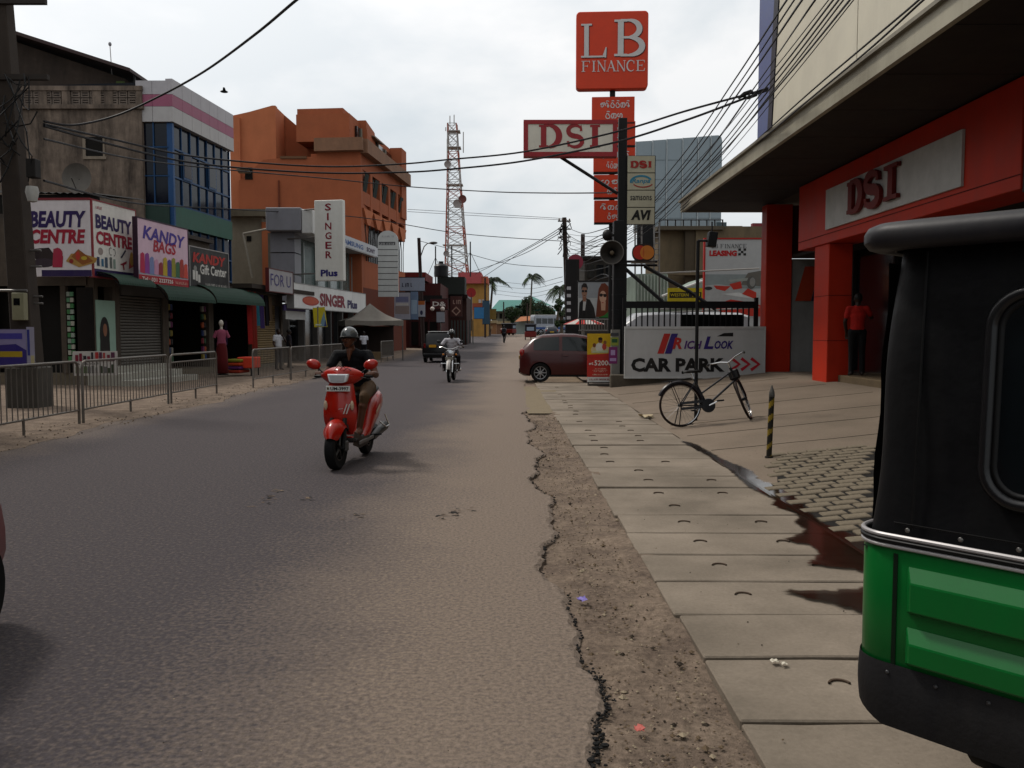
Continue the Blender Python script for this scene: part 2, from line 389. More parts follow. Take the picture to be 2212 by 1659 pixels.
def road_mix(n, l, t, fac):
    # dust gathers on the right side of the road; asphalt shows where the wheels run
    s = n.new('ShaderNodeSeparateXYZ'); l(t.outputs['Object'], s.inputs[0])
    q = n.new('ShaderNodeTexNoise'); q.inputs['Scale'].default_value = 0.55; q.inputs['Detail'].default_value = 7; q.inputs['Roughness'].default_value = 0.65; l(t.outputs['Object'], q.inputs['Vector'])
    m1 = n.new('ShaderNodeMath'); m1.operation = 'MULTIPLY_ADD'; l(q.outputs['Fac'], m1.inputs[0]); m1.inputs[1].default_value = 1.7; l(s.outputs['X'], m1.inputs[2])
    r = n.new('ShaderNodeMapRange'); r.inputs['From Min'].default_value = -1.15; r.inputs['From Max'].default_value = 0.75; r.interpolation_type = 'SMOOTHSTEP'; l(m1.outputs[0], r.inputs['Value'])
    # left kerb dust
    r2 = n.new('ShaderNodeMapRange'); r2.inputs['From Min'].default_value = -4.7; r2.inputs['From Max'].default_value = -6.2; r2.inputs['To Max'].default_value = 0.8; l(m1.outputs[0], r2.inputs['Value'])
    mx = n.new('ShaderNodeMath'); mx.operation = 'MAXIMUM'; l(r.outputs['Result'], mx.inputs[0]); l(r2.outputs['Result'], mx.inputs[1])
    # grain of stones showing through the dust
    f = n.new('ShaderNodeTexNoise'); f.inputs['Scale'].default_value = 34; f.inputs['Detail'].default_value = 3; l(t.outputs['Object'], f.inputs['Vector'])
    m3 = n.new('ShaderNodeMath'); m3.operation = 'MULTIPLY_ADD'; l(f.outputs['Fac'], m3.inputs[0]); m3.inputs[1].default_value = 1.5; m3.inputs[2].default_value = -0.75
    m4 = n.new('ShaderNodeMath'); m4.operation = 'ADD'; m4.use_clamp = True; l(mx.outputs[0], m4.inputs[0]); l(m3.outputs[0], m4.inputs[1])
    return m4.outputs[0]
ROAD, *_ = surf('asphalt', '#3f3a3c', '#72655a', 0.5, 0.65, 48, 0.85, 0.42, road_mix)
DIRT, *_ = surf('dirt', '#5c4f45', '#78695b', 3.2, 1.0, 30, 0.95, 0.4)
EARTH, *_ = surf('earth', '#6d5d49', '#57493b', 0.5, 0.5, 20, 0.95, 0.2)
SLAB, *_ = surf('slab_concrete', '#655c51', '#82776a', 0.9, 0.22, 45, 0.9, 0.12)
CONC, *_ = surf('forecourt_concrete', '#74675a', '#655a4e', 0.6, 0.25, 40, 0.9, 0.14)
PAVER, *_ = surf('paver_concrete', '#716757', '#5d5448', 2.2, 0.4, 50, 0.92, 0.2)
JOINT = mat('#211d19', 0.95, var=0.3, scale=12)
TAR = mat('#1b1a19', 0.85, var=0.3, scale=20, bump=0.6, bscale=90)

# far ground to the horizon
mb = MB(); ys = [-60, 0, 50, 90, 130, 400, 2500]
mb.grid([[(x, y, rise(y) - 0.09) for x in (-2000, -60, 0, 60, 2000)] for y in ys])
structure(mb.build('ground', EARTH))
# asphalt, with a broken right edge
rng = random.Random(3)
def wob(y):
    return 0.29 + 0.07*math.sin(y*1.9+0.6) + 0.035*math.sin(y*4.3) + 0.02*math.sin(y*9.1+1) + 0.01*math.sin(y*23)
ys = [-6 + 0.5*i for i in range(12)] + [0.05*i for i in range(0, 360)] + [18 + 1.5*i for i in range(70)] + [125 + 15*i for i in range(12)]
rows = []
for y in ys:
    xr = wob(y) + rng.uniform(-0.012, 0.012) if y < 19 else min(1.2, 0.3 + (y-19)*0.02) + 0.05*math.sin(y)
    if y > 30: xr = 2.3
    z = rise(y)
    rows.append([(-6.9, y, z), (-3, y, z), (xr - 0.16, y, z), (xr - 0.03, y, z - 0.004), (xr + rng.uniform(-0.004, 0.01), y, z - 0.022), (xr + 0.004, y, z - 0.09)])
road = structure(MB().grid(rows).build('road', ROAD))
# exposed tar along the break
mb = MB()
for y in [0.05*i for i in range(26, 330)]:
    near = y < 3.75; dens = 0.5 + 0.6*math.sin(y*2.3 + math.sin(y*1.1)*2)
    w = (0.026 if dens > 0.3 else 0.01) if near else 0.008
    if not near and dens < 0.5 and rng.random() < 0.85: continue
    for k in range(14 if near else 3):
        c = (wob(y) + rng.gauss(0.004, w*0.6), y + rng.uniform(-0.03, 0.03), rng.uniform(-0.02, -0.004)); s = rng.uniform(0.003, 0.009)*(1.0 if rng.random() < 0.93 else 1.7)
        mb.ell(c, (s*rng.uniform(.7, 1.3), s*rng.uniform(.7, 1.4), s*0.5), 6)
tag(mb.build('tar_crumbs', TAR), 'black tar crumbs along the broken asphalt edge', 'tar', kind='stuff')
# pothole mends: thin darker overlay sheets with ragged outline
PATCH, *_ = surf('patch_asphalt', '#544b44', '#6e6154', 3.0, 0.5, 60, 0.85, 0.2)
def blot(name, cx, cy, rx, ry, m, z, seed, n=40, amp=0.25):
    q = random.Random(seed); ph = [q.uniform(0, 6.28) for _ in range(5)]
    pts = []
    for i in range(n):
        a = 2*math.pi*i/n; k = 1 + amp*(math.sin(2*a+ph[0])*0.5 + math.sin(3*a+ph[1])*0.4 + math.sin(7*a+ph[2])*0.22 + math.sin(13*a+ph[3])*0.14)
        pts.append((cx + rx*k*math.cos(a), cy + ry*k*math.sin(a), z))
    return MB().add(pts, [tuple(range(n))]).build(name, m)
for i, (px, py) in enumerate([(575, 1088), (607, 1062), (655, 1080), (1000, 1100), (960, 1118), (590, 1076), (780, 1112), (985, 1108)]):
    g = gp(px, py)
    for k in range(7): 
        o = blot('surface_chip', g.x + rng.gauss(0, 0.05), g.y + rng.gauss(0, 0.06), rng.uniform(0.008, 0.03), rng.uniform(0.006, 0.02), DIRT if k % 3 else TAR, 0.0035 + 0.0002*k, 20+i*9+k, 18, amp=0.7); o.parent = road
# dirt strip between asphalt and drain slabs
def xl(y): return 0.89 - (y - 2.9) * 0.0102
rows = []
for y in [-5, -2, 0] + [0.08*i for i in range(1, 330)] + [27, 29, 31]:
    row = []
    for k in range(9):
        x = 0.08 + (xl(y) + 0.1 - 0.08) * k / 8
        zz = -0.035 + 0.018*math.sin(x*9+y*1.7)*math.sin(y*2.3+x*4) + 0.008*math.sin(y*17+x*13) + (0.022 if k >= 7 else 0)*math.sin(y*0.9)**2
        if k == 0: zz -= 0.03
        row.append((x, y, zz))
    rows.append(row)
structure(MB().grid(rows).build('dirt_verge', DIRT, smooth='all'))
# pale concrete apron where the slabs start, by the car
mb = MB(); a = [gp(1118, 835, -0.004), gp(1200, 835, -0.004), gp(1205, 893, -0.004), gp(1140, 893, -0.004)]
mb.add(a, [(0, 1, 2, 3)]); structure(mb.build('apron', mat('#7f735f', 0.95, var=0.15, scale=6, bump=0.3)))
# drain cover slabs, each one laid by hand
drain = MB(); drain.add([(0.82, -4, -0.07), (2.42, -4, -0.07), (2.42, 26, -0.07), (0.6, 26, -0.07)], [(0, 1, 2, 3)])
drain = structure(drain.build('pavement', JOINT))
eye = MB(); eye.torus((0, 0, 0), 0.055, 0.009, 'z', 14, 5); eye_me = None
RUST = mat('#54463a', 0.8, var=0.3)
PIT = mat('#7a6f60', 0.95, var=0.2)
y = 0.05; k = 0; slab_src = None
while y < 24.5:
    ln = 0.615 + rng.uniform(-0.02, 0.02); x0 = xl(y) + rng.uniform(-0.012, 0.012); x1 = 2.365 + rng.uniform(-0.02, 0.02); dz = rng.uniform(-0.008, 0.006)
    gapw = rng.uniform(0.009, 0.02)
    tz = rng.uniform(-0.006, 0.006)
    mb = MB(); n = 6; fr = [(x0 + (x1-x0)*i/n, y + gapw + rng.uniform(-0.006, 0.006)) for i in range(n+1)]; bk = [(x0 + (x1-x0)*i/n, y + ln + rng.uniform(-0.006, 0.006)) for i in range(n, -1, -1)]
    mb.prismz(fr + bk, -0.065, 0.0)
    mb.v = [(a, b, c + (tz*(a-1.6)+dz)) for a, b, c in mb.v]
    s = mb.build('slab', SLAB, drain, bevel=0.007)
    for j in range(2 if y < 14 else 1):
        ex = (1.36 if j == 0 else 1.98) + rng.uniform(-0.05, 0.05) - (0.0 if y < 9 else 0.2)
        if rng.random() < 0.4: continue
        e = MB().torus((ex, y + ln*0.5 + 0.03, dz + 0.006), 0.045, 0.006, 'z', 10, 5, a0=10, a1=170); e.build('lifting_ring', RUST, s)
    y += ln + 0.008; k += 1
# sloping forecourt
FS = 0.1
def fz(x): return max(0.0, FS * (x - 2.36))
def fgp(px, py, off=0.0):
    g = gp(px, py, off)
    if g.x <= 2.36: return g
    d = ray(px, py); t = (CAM_H + 0.236 - off) / (FS*d.x - d.z); return Vector((d.x*t, d.y*t, CAM_H + d.z*t))
fore = structure(MB().grid([[(x, y, fz(x) - 0.004 if x < 6.8 else fz(6.8) - 0.004) for x in (2.37, 3.5, 4.6, 5.7, 6.8, 16)] for y in (-4, 0, 4, 8, 12, 16, 20, 22.6)]).build('forecourt', CONC))
for i, yy in enumerate((10.6, 12.1, 13.4, 15.3, 17.6, 20.0)):
    MB().path([(2.5+0.5*j, yy + rng.uniform(-0.02, 0.02), fz(2.5+0.5*j) - 0.001) for j in range(9)], 0.0032, 4).build('joint', mat('#4a4138', 0.95), fore)
bed = MB(); bed.add([(2.38, 4.0, fz(2.38)), (6.2, 4.0, fz(6.2)), (6.2, 9.95, fz(6.2)), (3.05, 9.55, fz(3.05)), (2.7, 8.6, fz(2.7)), (2.4, 7.6, fz(2.4))], [(0, 1, 2, 3, 4, 5)])
bed.build('paver_bed', JOINT, fore)
pv = MB().bx(-0.1, 0.1, -0.066, 0.066, -0.02, 0.012).build('paver', PAVER, fore, bevel=0.008); pme = pv.data
r = 0; first = True; yy = 6.0
while yy < 9.9:
    x = 2.5 + (0.115 if r % 2 else 0)
    while x < min(5.6, 0.415*yy + 0.12):
        if not (x < 2.5 + (yy-8.0)*0.28):
            if first: o = pv; first = False
            else: o = bpy.data.objects.new('paver', pme); COL.objects.link(o); o.parent = fore
            o.location = (x + rng.uniform(-0.008, 0.008), yy + rng.uniform(-0.008, 0.008), fz(x) + rng.uniform(-0.004, 0.006)); o.rotation_euler = (rng.uniform(-0.02, 0.02), -math.atan(FS) + rng.uniform(-0.02, 0.02), rng.uniform(-0.04, 0.04))
        x += 0.228
    yy += 0.165; r += 1
# spilled water along the slab ends
WATER = mat('#2a2019', 0.07, var=0.25, scale=3, spec=0.6)
lp = [(375,750),(480,800),(600,872),(700,935),(790,1012),(870,1080),(960,1125),(1060,1180),(1050,1215),(1130,1255),(1250,1300),(1215,1345),(1290,1400),(1240,1440),(1140,1467),(1220,1500),(1330,1518),(1390,1570),(1360,1620),(1310,1655),(1480,1680),(1640,1695),(1800,1710)]
rp = [(1800,1500),(1640,1432),(1400,1330),(1250,1180),(1100,1080),(960,1030),(900,962),(740,902),(620,842),(500,772),(430,750)]
def smooth_loop(P, n=8, amp=2.5, seed=9):
    q = random.Random(seed); o = []; k = len(P)
    for i in range(k):
        p0, p1, p2, p3 = [Vector(P[(i+j) % k]) for j in (-1, 0, 1, 2)]
        for j in range(n):
            t = j/n; v = 0.5*((2*p1) + (p2-p0)*t + (2*p0-5*p1+4*p2-p3)*t*t + (3*p1-p0-3*p2+p3)*t**3); o.append((v.x + q.gauss(0, amp), v.y + q.gauss(0, amp*0.5)))
    return o
pts = [fgp(1364.3 + a*0.2889, 737.5 + b*0.2889, 0.012) for a, b in smooth_loop(lp + rp)]
mb = MB().add(pts, [tuple(range(len(pts)))])
pts = [fgp(a, b, 0.012) for a, b in smooth_loop([(1688,1274),(1740,1290),(1800,1302),(1860,1322),(1900,1330),(1900,1268),(1848,1270),(1780,1273)], amp=1.5)]
mb.add(pts, [tuple(range(len(pts)))])
pud = MB(); dep_ = []; cell = 0.028
for f in mb.f:
    P = np.array([[mb.v[i][0], mb.v[i][1]] for i in f]); Q = np.roll(P, -1, axis=0)
    gx = np.arange(P[:, 0].min()-cell, P[:, 0].max()+cell, cell); gy = np.arange(P[:, 1].min()-cell, P[:, 1].max()+cell, cell); GX, GY = np.meshgrid(gx, gy); S = np.stack([GX.ravel(), GY.ravel()], 1)
    ins = np.zeros(len(S), bool); dist = np.full(len(S), 9.0)
    for p_, q_ in zip(P, Q):
        c = ((p_[1] > S[:, 1]) != (q_[1] > S[:, 1])); xi = p_[0] + (S[:, 1]-p_[1])*(q_[0]-p_[0])/((q_[1]-p_[1]) or 1e-9); ins ^= c & (S[:, 0] < xi)
        ab = q_-p_; t = np.clip(((S-p_) @ ab)/max(1e-9, ab @ ab), 0, 1); dist = np.minimum(dist, np.linalg.norm(S-p_-t[:, None]*ab, axis=1))
    sdv = np.where(ins, dist, -dist); w_ = len(gx); o_ = len(pud.v)
    pud.v += [(x, y, fz(x) + 0.0105) for x, y in S]; dep_ += list(np.clip(0.5 + sdv/0.09, 0, 1))
    for r_ in range(len(gy)-1):
        for c_ in range(w_-1):
            i = r_*w_+c_
            if max(sdv[i], sdv[i+1], sdv[i+w_], sdv[i+w_+1]) > -0.05: pud.f.append([o_+i, o_+i+1, o_+i+w_+1, o_+i+w_]); pud.m.append(0)
pud = structure(pud.build('puddle', WATER, fixn=False)); pa = pud.data.attributes.new('depth', 'FLOAT', 'POINT'); pa.data.foreach_set('value', dep_)
n = WATER.node_tree.nodes; l = WATER.node_tree.links.new; at_ = n.new('ShaderNodeAttribute'); at_.attribute_name = 'depth'
nn_ = n.new('ShaderNodeTexNoise'); nn_.inputs['Scale'].default_value = 14; nn_.inputs['Detail'].default_value = 6; tt = n.new('ShaderNodeTexCoord'); l(tt.outputs['Object'], nn_.inputs['Vector'])
ma = n.new('ShaderNodeMath'); ma.operation = 'MULTIPLY_ADD'; l(nn_.outputs['Fac'], ma.inputs[0]); ma.inputs[1].default_value = 0.9; l(at_.outputs['Fac'], ma.inputs[2])
mr_ = n.new('ShaderNodeMapRange'); mr_.inputs['From Min'].default_value = 0.85; mr_.inputs['From Max'].default_value = 1.2; mr_.inputs['To Max'].default_value = 0.9; l(ma.outputs[0], mr_.inputs['Value']); l(mr_.outputs['Result'], n['Principled BSDF'].inputs['Alpha'])
# left verge of dry earth with a loose edge over the asphalt, and the pavement behind it
rows = []
for y in [-5 + 0.25*i for i in range(220)] + [50 + 3*i for i in range(35)]:
    e = -6.35 - 0.004*y + 0.14*math.sin(y*0.8) + 0.08*math.sin(y*2.1+1) + 0.05*math.sin(y*5.3)
    z = rise(y)
    rows.append([(e, y, z + 0.003), (e - 0.25, y, z + 0.02 + 0.008*math.sin(y*3)), (e - 0.9, y, z + 0.03 + 0.02*math.sin(y*1.3)), (e - 2.5, y, z + 0.03), (-14, y, z + 0.03), (-40, y, z + 0.03)])
structure(MB().grid(rows).build('verge', DIRT, smooth='all'))
# right side beyond the forecourt: packed earth of the car park
mb = MB().grid([[(x, y, rise(y) - 0.012) for x in (2.2, 30)] for y in (22.5, 50, 130)])
structure(mb.build('car_park_ground', DIRT))
# loose gravel in the verge
mb = MB(); q = random.Random(11)
def pebble(mb, c, s, mi):
    vs = [(c[0]+s*a*q.uniform(.7, 1.3), c[1]+s*b*q.uniform(.7, 1.3), c[2]+s*d*q.uniform(.4, .8)) for a, b, d in ((1,0,0),(-1,0,0),(0,1,0),(0,-1,0),(0,0,1),(0,0,-1),)]
    mb.add(vs, [(0,2,4),(2,1,4),(1,3,4),(3,0,4),(2,0,5),(1,2,5),(3,1,5),(0,3,5)], mi)
for i in range(5200):
    y = 1.2 + 17*q.random()**1.6; x = q.triangular(0.2, xl(y)+0.06, q.choice([0.35, 0.6, 0.8])) ; s = q.choice([0.003, 0.004, 0.006, 0.008]) * (1.0 if q.random() < 0.95 else 2.4)
    pebble(mb, (x, y, -0.022), s, q.choice([0, 0, 1, 2]))
for i in range(500):
    y = 1.2 + 16*q.random()**1.6; x = q.uniform(-1.5, 0.25); pebble(mb, (x, y, 0.002), q.uniform(0.002, 0.004), q.choice([0, 1, 2]))
for i in range(160):
    y = 1.2 + 14*q.random()**1.6; x = q.uniform(0.9, 3.6); pebble(mb, (x, y, fz(x)+0.004), q.uniform(0.002, 0.006), q.choice([0, 1, 2]))
for i in range(600):
    y = q.uniform(9, 30); x = q.uniform(-7.6, -6.2); pebble(mb, (x, y, 0.025), q.uniform(0.006, 0.02), q.choice([0, 0, 2]))
tag(mb.build('gravel', [mat('#6a5b49', 0.95), mat('#9a8d79', 0.95), mat('#3c342b', 0.95)]), 'loose pebbles and grit scattered over the dirt verge', 'gravel', kind='stuff')
def scrap(px, py, s, col, label, seed, name='wrapper', off=-0.01):
    q = random.Random(seed); g = fgp(px, py, off); mb = MB(); rows = []
    for i in range(5):
        rows.append([(s*(i/4-.5)+q.uniform(-.2, .2)*s, s*1.3*(j/4-.5)+q.uniform(-.2, .2)*s, q.uniform(0.002, s*0.35)) for j in range(5)])
    o = mb.grid(rows).build(name, flat(col)); o.location = g; tag(o, label, 'litter')
scrap(1258, 1297, 0.05, '#8478b8', 'crumpled pale purple wrapper on the dirt verge', 1)
scrap(1381, 1577, 0.035, '#b8655c', 'small crumpled red wrapper on the dirt near the camera', 2)
scrap(1674, 1430, 0.03, '#c9c2b3', 'white paper scrap lying in a lifting hole, nearest slab', 3, 'paper_scrap', 0.008)
scrap(1694, 1434, 0.026, '#d3ccbd', 'white paper scrap just right of the lifting hole', 4, 'paper_scrap', 0.008)
scrap(1395, 902, 0.2, '#b9a98c', 'dry pale leaf litter on the slabs left of the bicycle', 5, 'dry_leaf', 0.01)
# ================================================================== RIGHT SIDE
def board(name, label, cat, pl, pr, group=None):
    """thing whose local x runs along the sign from the viewer's left (pl) to right (pr); faces local -y"""
    d = Vector(pr) - Vector(pl); o = thing(name, label, cat, pl, math.atan2(d.y, d.x), group)
    return o, math.hypot(d.x, d.y)
RED = mat('#b63519', 0.5, var=0.1, scale=2.5, dirt=0.25, dirtcol='#5a2415')
CREAM = mat('#c9c3b2', 0.55, var=0.07, scale=1.2, dirt=0.2, dirtcol='#8f8877', dscale=0.8)
SOFFIT = mat('#332e2b', 0.8, var=0.15, dirt=0.4)
WHITE = mat('#c4c4c2', 0.5, var=0.06, dirt=0.18, dirtcol='#84807a')
# ---- shoe shop with canopy
shop = thing('shop_building', 'red pillared shop with deep dark canopy and cream clad upper wall at right', 'building', (6.65, 14, 0.43))
def W(name, m, mb, **k): return mb.build(name, m, shop, world=True, **k)
pl_ = MB().bx(6.65, 7.15, 18.0, 18.85, 0.40, 3.35); W('pillar', RED, pl_, bevel=0.012)
pl_ = MB().bx(6.65, 7.33, 22.45, 22.9, 0.38, 4.81); W('pillar', RED, pl_, bevel=0.012)
for z in (1.3, 2.25):
    W('pillar_joint', mat('#5c1a10', 0.8), MB().bx(6.645, 7.155, 17.995, 18.855, z, z+0.012))
W('fascia', RED, MB().bx(6.6, 7.3, 11.2, 19.8, 3.35, 4.80), bevel=0.01)
W('fascia_joint', mat('#5c1a10', 0.8), MB().bx(6.594, 6.6, 11.2, 19.8, 3.53, 3.545))
W('side_fascia', mat('#3a3836', 0.7), MB().bx(6.62, 7.3, 1.0, 11.18, 3.3, 4.79))
# canopy: light edge strip, ribbed soffit boards
W('canopy_edge', mat('#a9a494', 0.6, var=0.1, scale=1.5, dirt=0.55, dirtcol='#57503f', dscale=0.7), MB().bx(4.7, 4.78, 0.5, 24.0, 4.81, 5.08))
W('canopy_edge_cap', mat('#8d887b', 0.6, dirt=0.4), MB().bx(4.64, 4.9, 0.4, 24.05, 5.08, 5.13))
W('canopy_end', mat('#8d887b', 0.6, dirt=0.4), MB().bx(4.78, 12, 23.92, 24.0, 4.81, 5.08))
for i in range(13):
    y0 = 0.5 + i*1.8
    W('soffit_panel', SOFFIT, MB().bx(4.785, 6.9, y0 + 0.012, min(23.9, y0 + 1.79), 4.84, 4.87))
W('canopy_slab', mat('#5a554d', 0.9), MB().bx(4.785, 12, 0.5, 23.9, 4.875, 5.07))
# white backing board and raised letters
sb = MB().bx(6.555, 6.598, 12.6, 18.0, 3.62, 4.44); W('sign_board', mat('#b9b9b6', 0.5, dirt=0.15), sb)
# raised letters of the shop sign are solid blocks facing the street
def block_letters(root, word, x, z, w, h, depth, m, y0, th=0.3, name='letter'):
    u = w / len(word)
    for i, c in enumerate(word):
        mb = MB(); serif_letter(mb, c, x + i*u + u*0.04, z, u*0.9, h, 0.0, th)
        vs, fs, ms = mb.v, mb.f, mb.m; o = MB()
        o.add([(a, y0 + b*0.3, d) for a, b, d in vs], fs)
        n = len(vs); o.add([(a, y0 - depth + b, d) for a, b, d in vs], fs)
        for f in fs:
            k = len(f)
            for j in range(k): o.f.append([f[j], f[(j+1) % k], f[(j+1) % k] + n, f[j] + n]); o.m.append(0)
        o.build(name, m, root)
ls = thing('sign_letters', 'raised dark red letters on the white board under the canopy', 'sign', (6.55, 17.25, 3.0), R(-90))
block_letters(ls, 'DSI', 0.55, 0.76, 2.3, 0.60, 0.07, mat('#6e1a12', 0.45, var=0.15), -0.004, 0.27)
# upper wall: cladding panels, blue end strip with dark edge
for i, (a, b) in enumerate([(14.15, 18.5), (9.75, 14.12), (5.35, 9.72), (0.95, 5.32)]):
    if i == 0:
        mb = MB().prismx([(14.15, 5.14), (18.72, 5.14), (17.72, 12.5), (14.15, 12.5)], 5.6, 5.7)
    else: mb = MB().bx(5.6, 5.7, a, b, 5.14, 12.5)
    W('cladding_panel', CREAM, mb)
W('edge_strip', mat('#23232e', 0.5), MB().prismx([(18.75, 5.14), (19.02, 5.14), (18.1, 12.5), (17.75, 12.5)], 5.58, 5.72))
W('end_panel', mat('#5d678c', 0.5, var=0.1), MB().prismx([(19.04, 5.14), (19.75, 5.14), (19.75, 12.5), (18.13, 12.5)], 5.6, 5.7))
W('upper_wall', mat('#8b867b', 0.9), MB().bx(5.72, 13, 0.9, 19.7, 5.13, 12.45))
# inside: floor plinth with step, dark glazing, end wall
W('step', mat('#6b5d49', 0.9, var=0.2, bump=0.3), MB().bx(6.9, 8.4, 2, 18.9, 0.30, 0.58), bevel=0.012)
W('shop_front', GLASS_D, MB().bx(8.2, 8.26, 2, 22.4, 0.5, 3.5))
for y in (20.4, 18.2, 16.0, 13.8, 11.6):
    W('mullion', mat('#33302d', 0.4, metal=0.5), MB().bx(8.12, 8.2, y, y+0.07, 0.58, 3.4))
W('back_wall', mat('#3a3632', 0.9), MB().bx(8.3, 12.5, 2, 22.5, 0.3, 4.8))
W('end_wall', mat('#8d8d8b', 0.75, var=0.18, scale=1.2, dirt=0.4, dirtcol='#4a4946'), MB().bx(7.36, 8.18, 22.5, 22.6, 0.42, 3.4))
W('gable_infill', mat('#4a1a14', 0.8), MB().bx(7.34, 12.4, 22.52, 22.62, 3.42, 4.79)); W('ceiling', SOFFIT, MB().bx(7.32, 8.28, 1.0, 22.4, 3.42, 3.5))
W('striped_panel', [flat('#a8401c'), flat('#1d2747')], MB().add([(7.44, 22.47, 2.3), (7.85, 22.47, 2.3), (8.05, 22.47, 3.2), (7.68, 22.47, 3.2)], [(0, 1, 2, 3)], 0).add([(7.86, 22.468, 2.3), (8.15, 22.468, 2.3), (8.15, 22.468, 3.2), (8.06, 22.468, 3.2)], [(0, 1, 2, 3)], 1))

# ---- car park sign wall
cp, w = board('car_park_sign', 'wide white board with red and purple stripes and arrows behind the bicycle', 'sign', (2.97, 22.3, 0.32), (6.6, 22.3, 0.32))
k = w / 297.0
MB().bx(0, w, 0, 0.05, 0, 1.25).build('panel', mat('#b9b9b8', 0.45, var=0.05, dirt=0.2, dirtcol='#87837d'), cp)
fr = MB(); fr.bx(-0.03, w+0.03, -0.015, 0.06, 1.25, 1.31); fr.bx(-0.03, w+0.03, -0.015, 0.06, -0.05, 0.0); fr.bx(-0.03, 0, -0.015, 0.06, 0, 1.25); fr.bx(w, w+0.03, -0.015, 0.06, 0, 1.25)
fr.build('frame', mat('#c2c2c0', 0.4, metal=0.3), cp)
X = lambda px: (px - 1350) * k
Z = lambda py: (811 - py) * k
text(cp, 'CAR PARK', X(1362), Z(801), X(1563)-X(1362), Z(771)-Z(801), flat('#151517'), bold=0.045)
mb = MB()
for i in range(3):
    x = X(1577 + i*21); ribbon(mb, [(x, Z(772)), (x+X(1594)-X(1577), Z(784.5)), (x, Z(797))], 0.085, -0.008)
mb.build('arrows', flat('#b8283a'), cp, fixn=False)
art(cp, [('#b8332c', [(X(1418), Z(762)), (X(1432), Z(762)), (X(1446), Z(719)), (X(1432), Z(719))]), ('#3a2a78', [(X(1434), Z(762)), (X(1448), Z(762)), (X(1462), Z(719)), (X(1448), Z(719))])], y=-0.006, name='emblem')
text(cp, 'R', X(1450), Z(752), 0.25, 0.30, flat('#b8332c'), bold=0.04, shear=0.25)
text(cp, 'ICH', X(1475), Z(752), 0.47, 0.22, flat('#5a2f78'), bold=0.035, shear=0.25)
text(cp, 'L', X(1517), Z(752), 0.26, 0.33, flat('#3a2a78'), bold=0.04, shear=0.25)
text(cp, 'OOK', X(1540), Z(752), 0.50, 0.22, flat('#3a2a78'), bold=0.035, shear=0.25)
art(cp, [('#1b1b1d', [(X(1545), Z(725)), (X(1580), Z(725)), (X(1580), Z(717)), (X(1560), Z(718))])], name='logo_mark')
wl = MB().bx(2.6, 6.62, 22.42, 22.7, -0.1, 0.36); tag(wl.build('low_wall', mat('#5d564c', 0.9, var=0.2, bump=0.3), bevel=0.02), 'low concrete kerb wall below the white car park board', 'wall')
# ---- black gate rail with vertical bars above the board
gt = thing('metal_fence', 'black barred fence rising above the white car park board', 'fence', (2.97, 22.8, 1.5))
gt_m = mat('#121214', 0.5, var=0.2)
MB().bx(0, 3.55, -0.05, 0.05, 0.62, 0.80).build('top_rail', gt_m, gt); MB().bx(0, 3.55, -0.03, 0.03, -0.3, -0.22).build('bottom_rail', gt_m, gt)
for i in range(24): MB().bx(0.03+i*0.15, 0.065+i*0.15, -0.02, 0.02, -0.22, 0.62).build('bar', gt_m, gt)
MB().bx(1.55, 3.2, 0.06, 0.08, -0.2, 0.45).build('mesh_panel', mat('#0b0d0d', 0.9), gt)
for x in (-0.02, 3.5): MB().bx(x, x+0.09, -0.04, 0.06, -1.5, 0.9).build('post', gt_m, gt)

# ---- sign mast in front: black column, red framed box sign, four-panel sign
IRON = mat('#101013', 0.5, var=0.25, dirt=0.2)
mast = thing('sign_mast', 'black steel sign column with diagonal braces beside the car park board', 'mast', (2.98, 23.6, 0))
MB().bx(-0.2, 0.16, -0.18, 0.18, -0.05, zat(478, 23.6)).build('column', IRON, mast, bevel=0.015)
MB().bx(-0.08, 0.15, -0.1, 0.1, zat(478, 23.6), zat(256, 23.6)).build('upper_post', IRON, mast, bevel=0.01)
for (a, b) in [((1348, 578), (1432, 652)), ((1392, 575), (1486, 628)), ((1486, 628), (1546, 668))]:
    p, q_ = at(a[0], a[1], 23.55), at(b[0], b[1], 23.2); MB().tube(p, q_, 0.05, n=6).build('brace', IRON, mast, world=True)
p, q_ = at(1212, 340, 23.6), at(1334, 418, 23.6); MB().tube(p, q_, 0.045, n=6).build('sign_strut', IRON, mast, world=True)
for (y0, xa, xb) in [(565, 1350, 1420), (573, 1350, 1420)]:
    MB().tube(at(xa, y0, 23.6), at(xb, y0, 23.6), 0.035, n=6).build('cross_bar', IRON, mast, world=True)
for i in range(9):
    zz = 0.4 + i*0.42; MB().bx(-0.205, 0.165, -0.186, 0.186, zz, zz+0.03).build('band', mat('#1d1d21', 0.4), mast)
bs, w = board('box_sign', 'cream box sign with thick red frame and red serif letters', 'sign', at(1131, 338, 23.3), at(1333, 338, 23.3))
h = zat(259, 23.3) - zat(338, 23.3); DR = mat('#a0353c', 0.5, var=0.1, dirt=0.2)
MB().bx(0.12, w-0.12, 0.0, 0.26, 0.12, h-0.11).build('panel', mat('#d6d2c6', 0.5, var=0.05, dirt=0.2, dirtcol='#8a8577'), bs)
MB().bx(0, w, -0.02, 0.28, 0, 0.12).bx(0, w, -0.02, 0.28, h-0.11, h).bx(0, 0.12, -0.018, 0.278, 0.12, h-0.11).bx(w-0.12, w, -0.018, 0.278, 0.12, h-0.11).build('frame', DR, bs)
serif_word(bs, 'DSI', 0.42, 0.24, w-0.84, 0.60, DR, y=-0.006, th=0.25, gap=0.2, widths=[1, 0.82, 0.6])
fs_, w = board('panel_sign', 'tall four panel cream sign hung right of the mast', 'sign', at(1353, 485, 23.4), at(1415, 485, 23.4))
h = zat(336, 23.4) - zat(485, 23.4); q4 = h/4
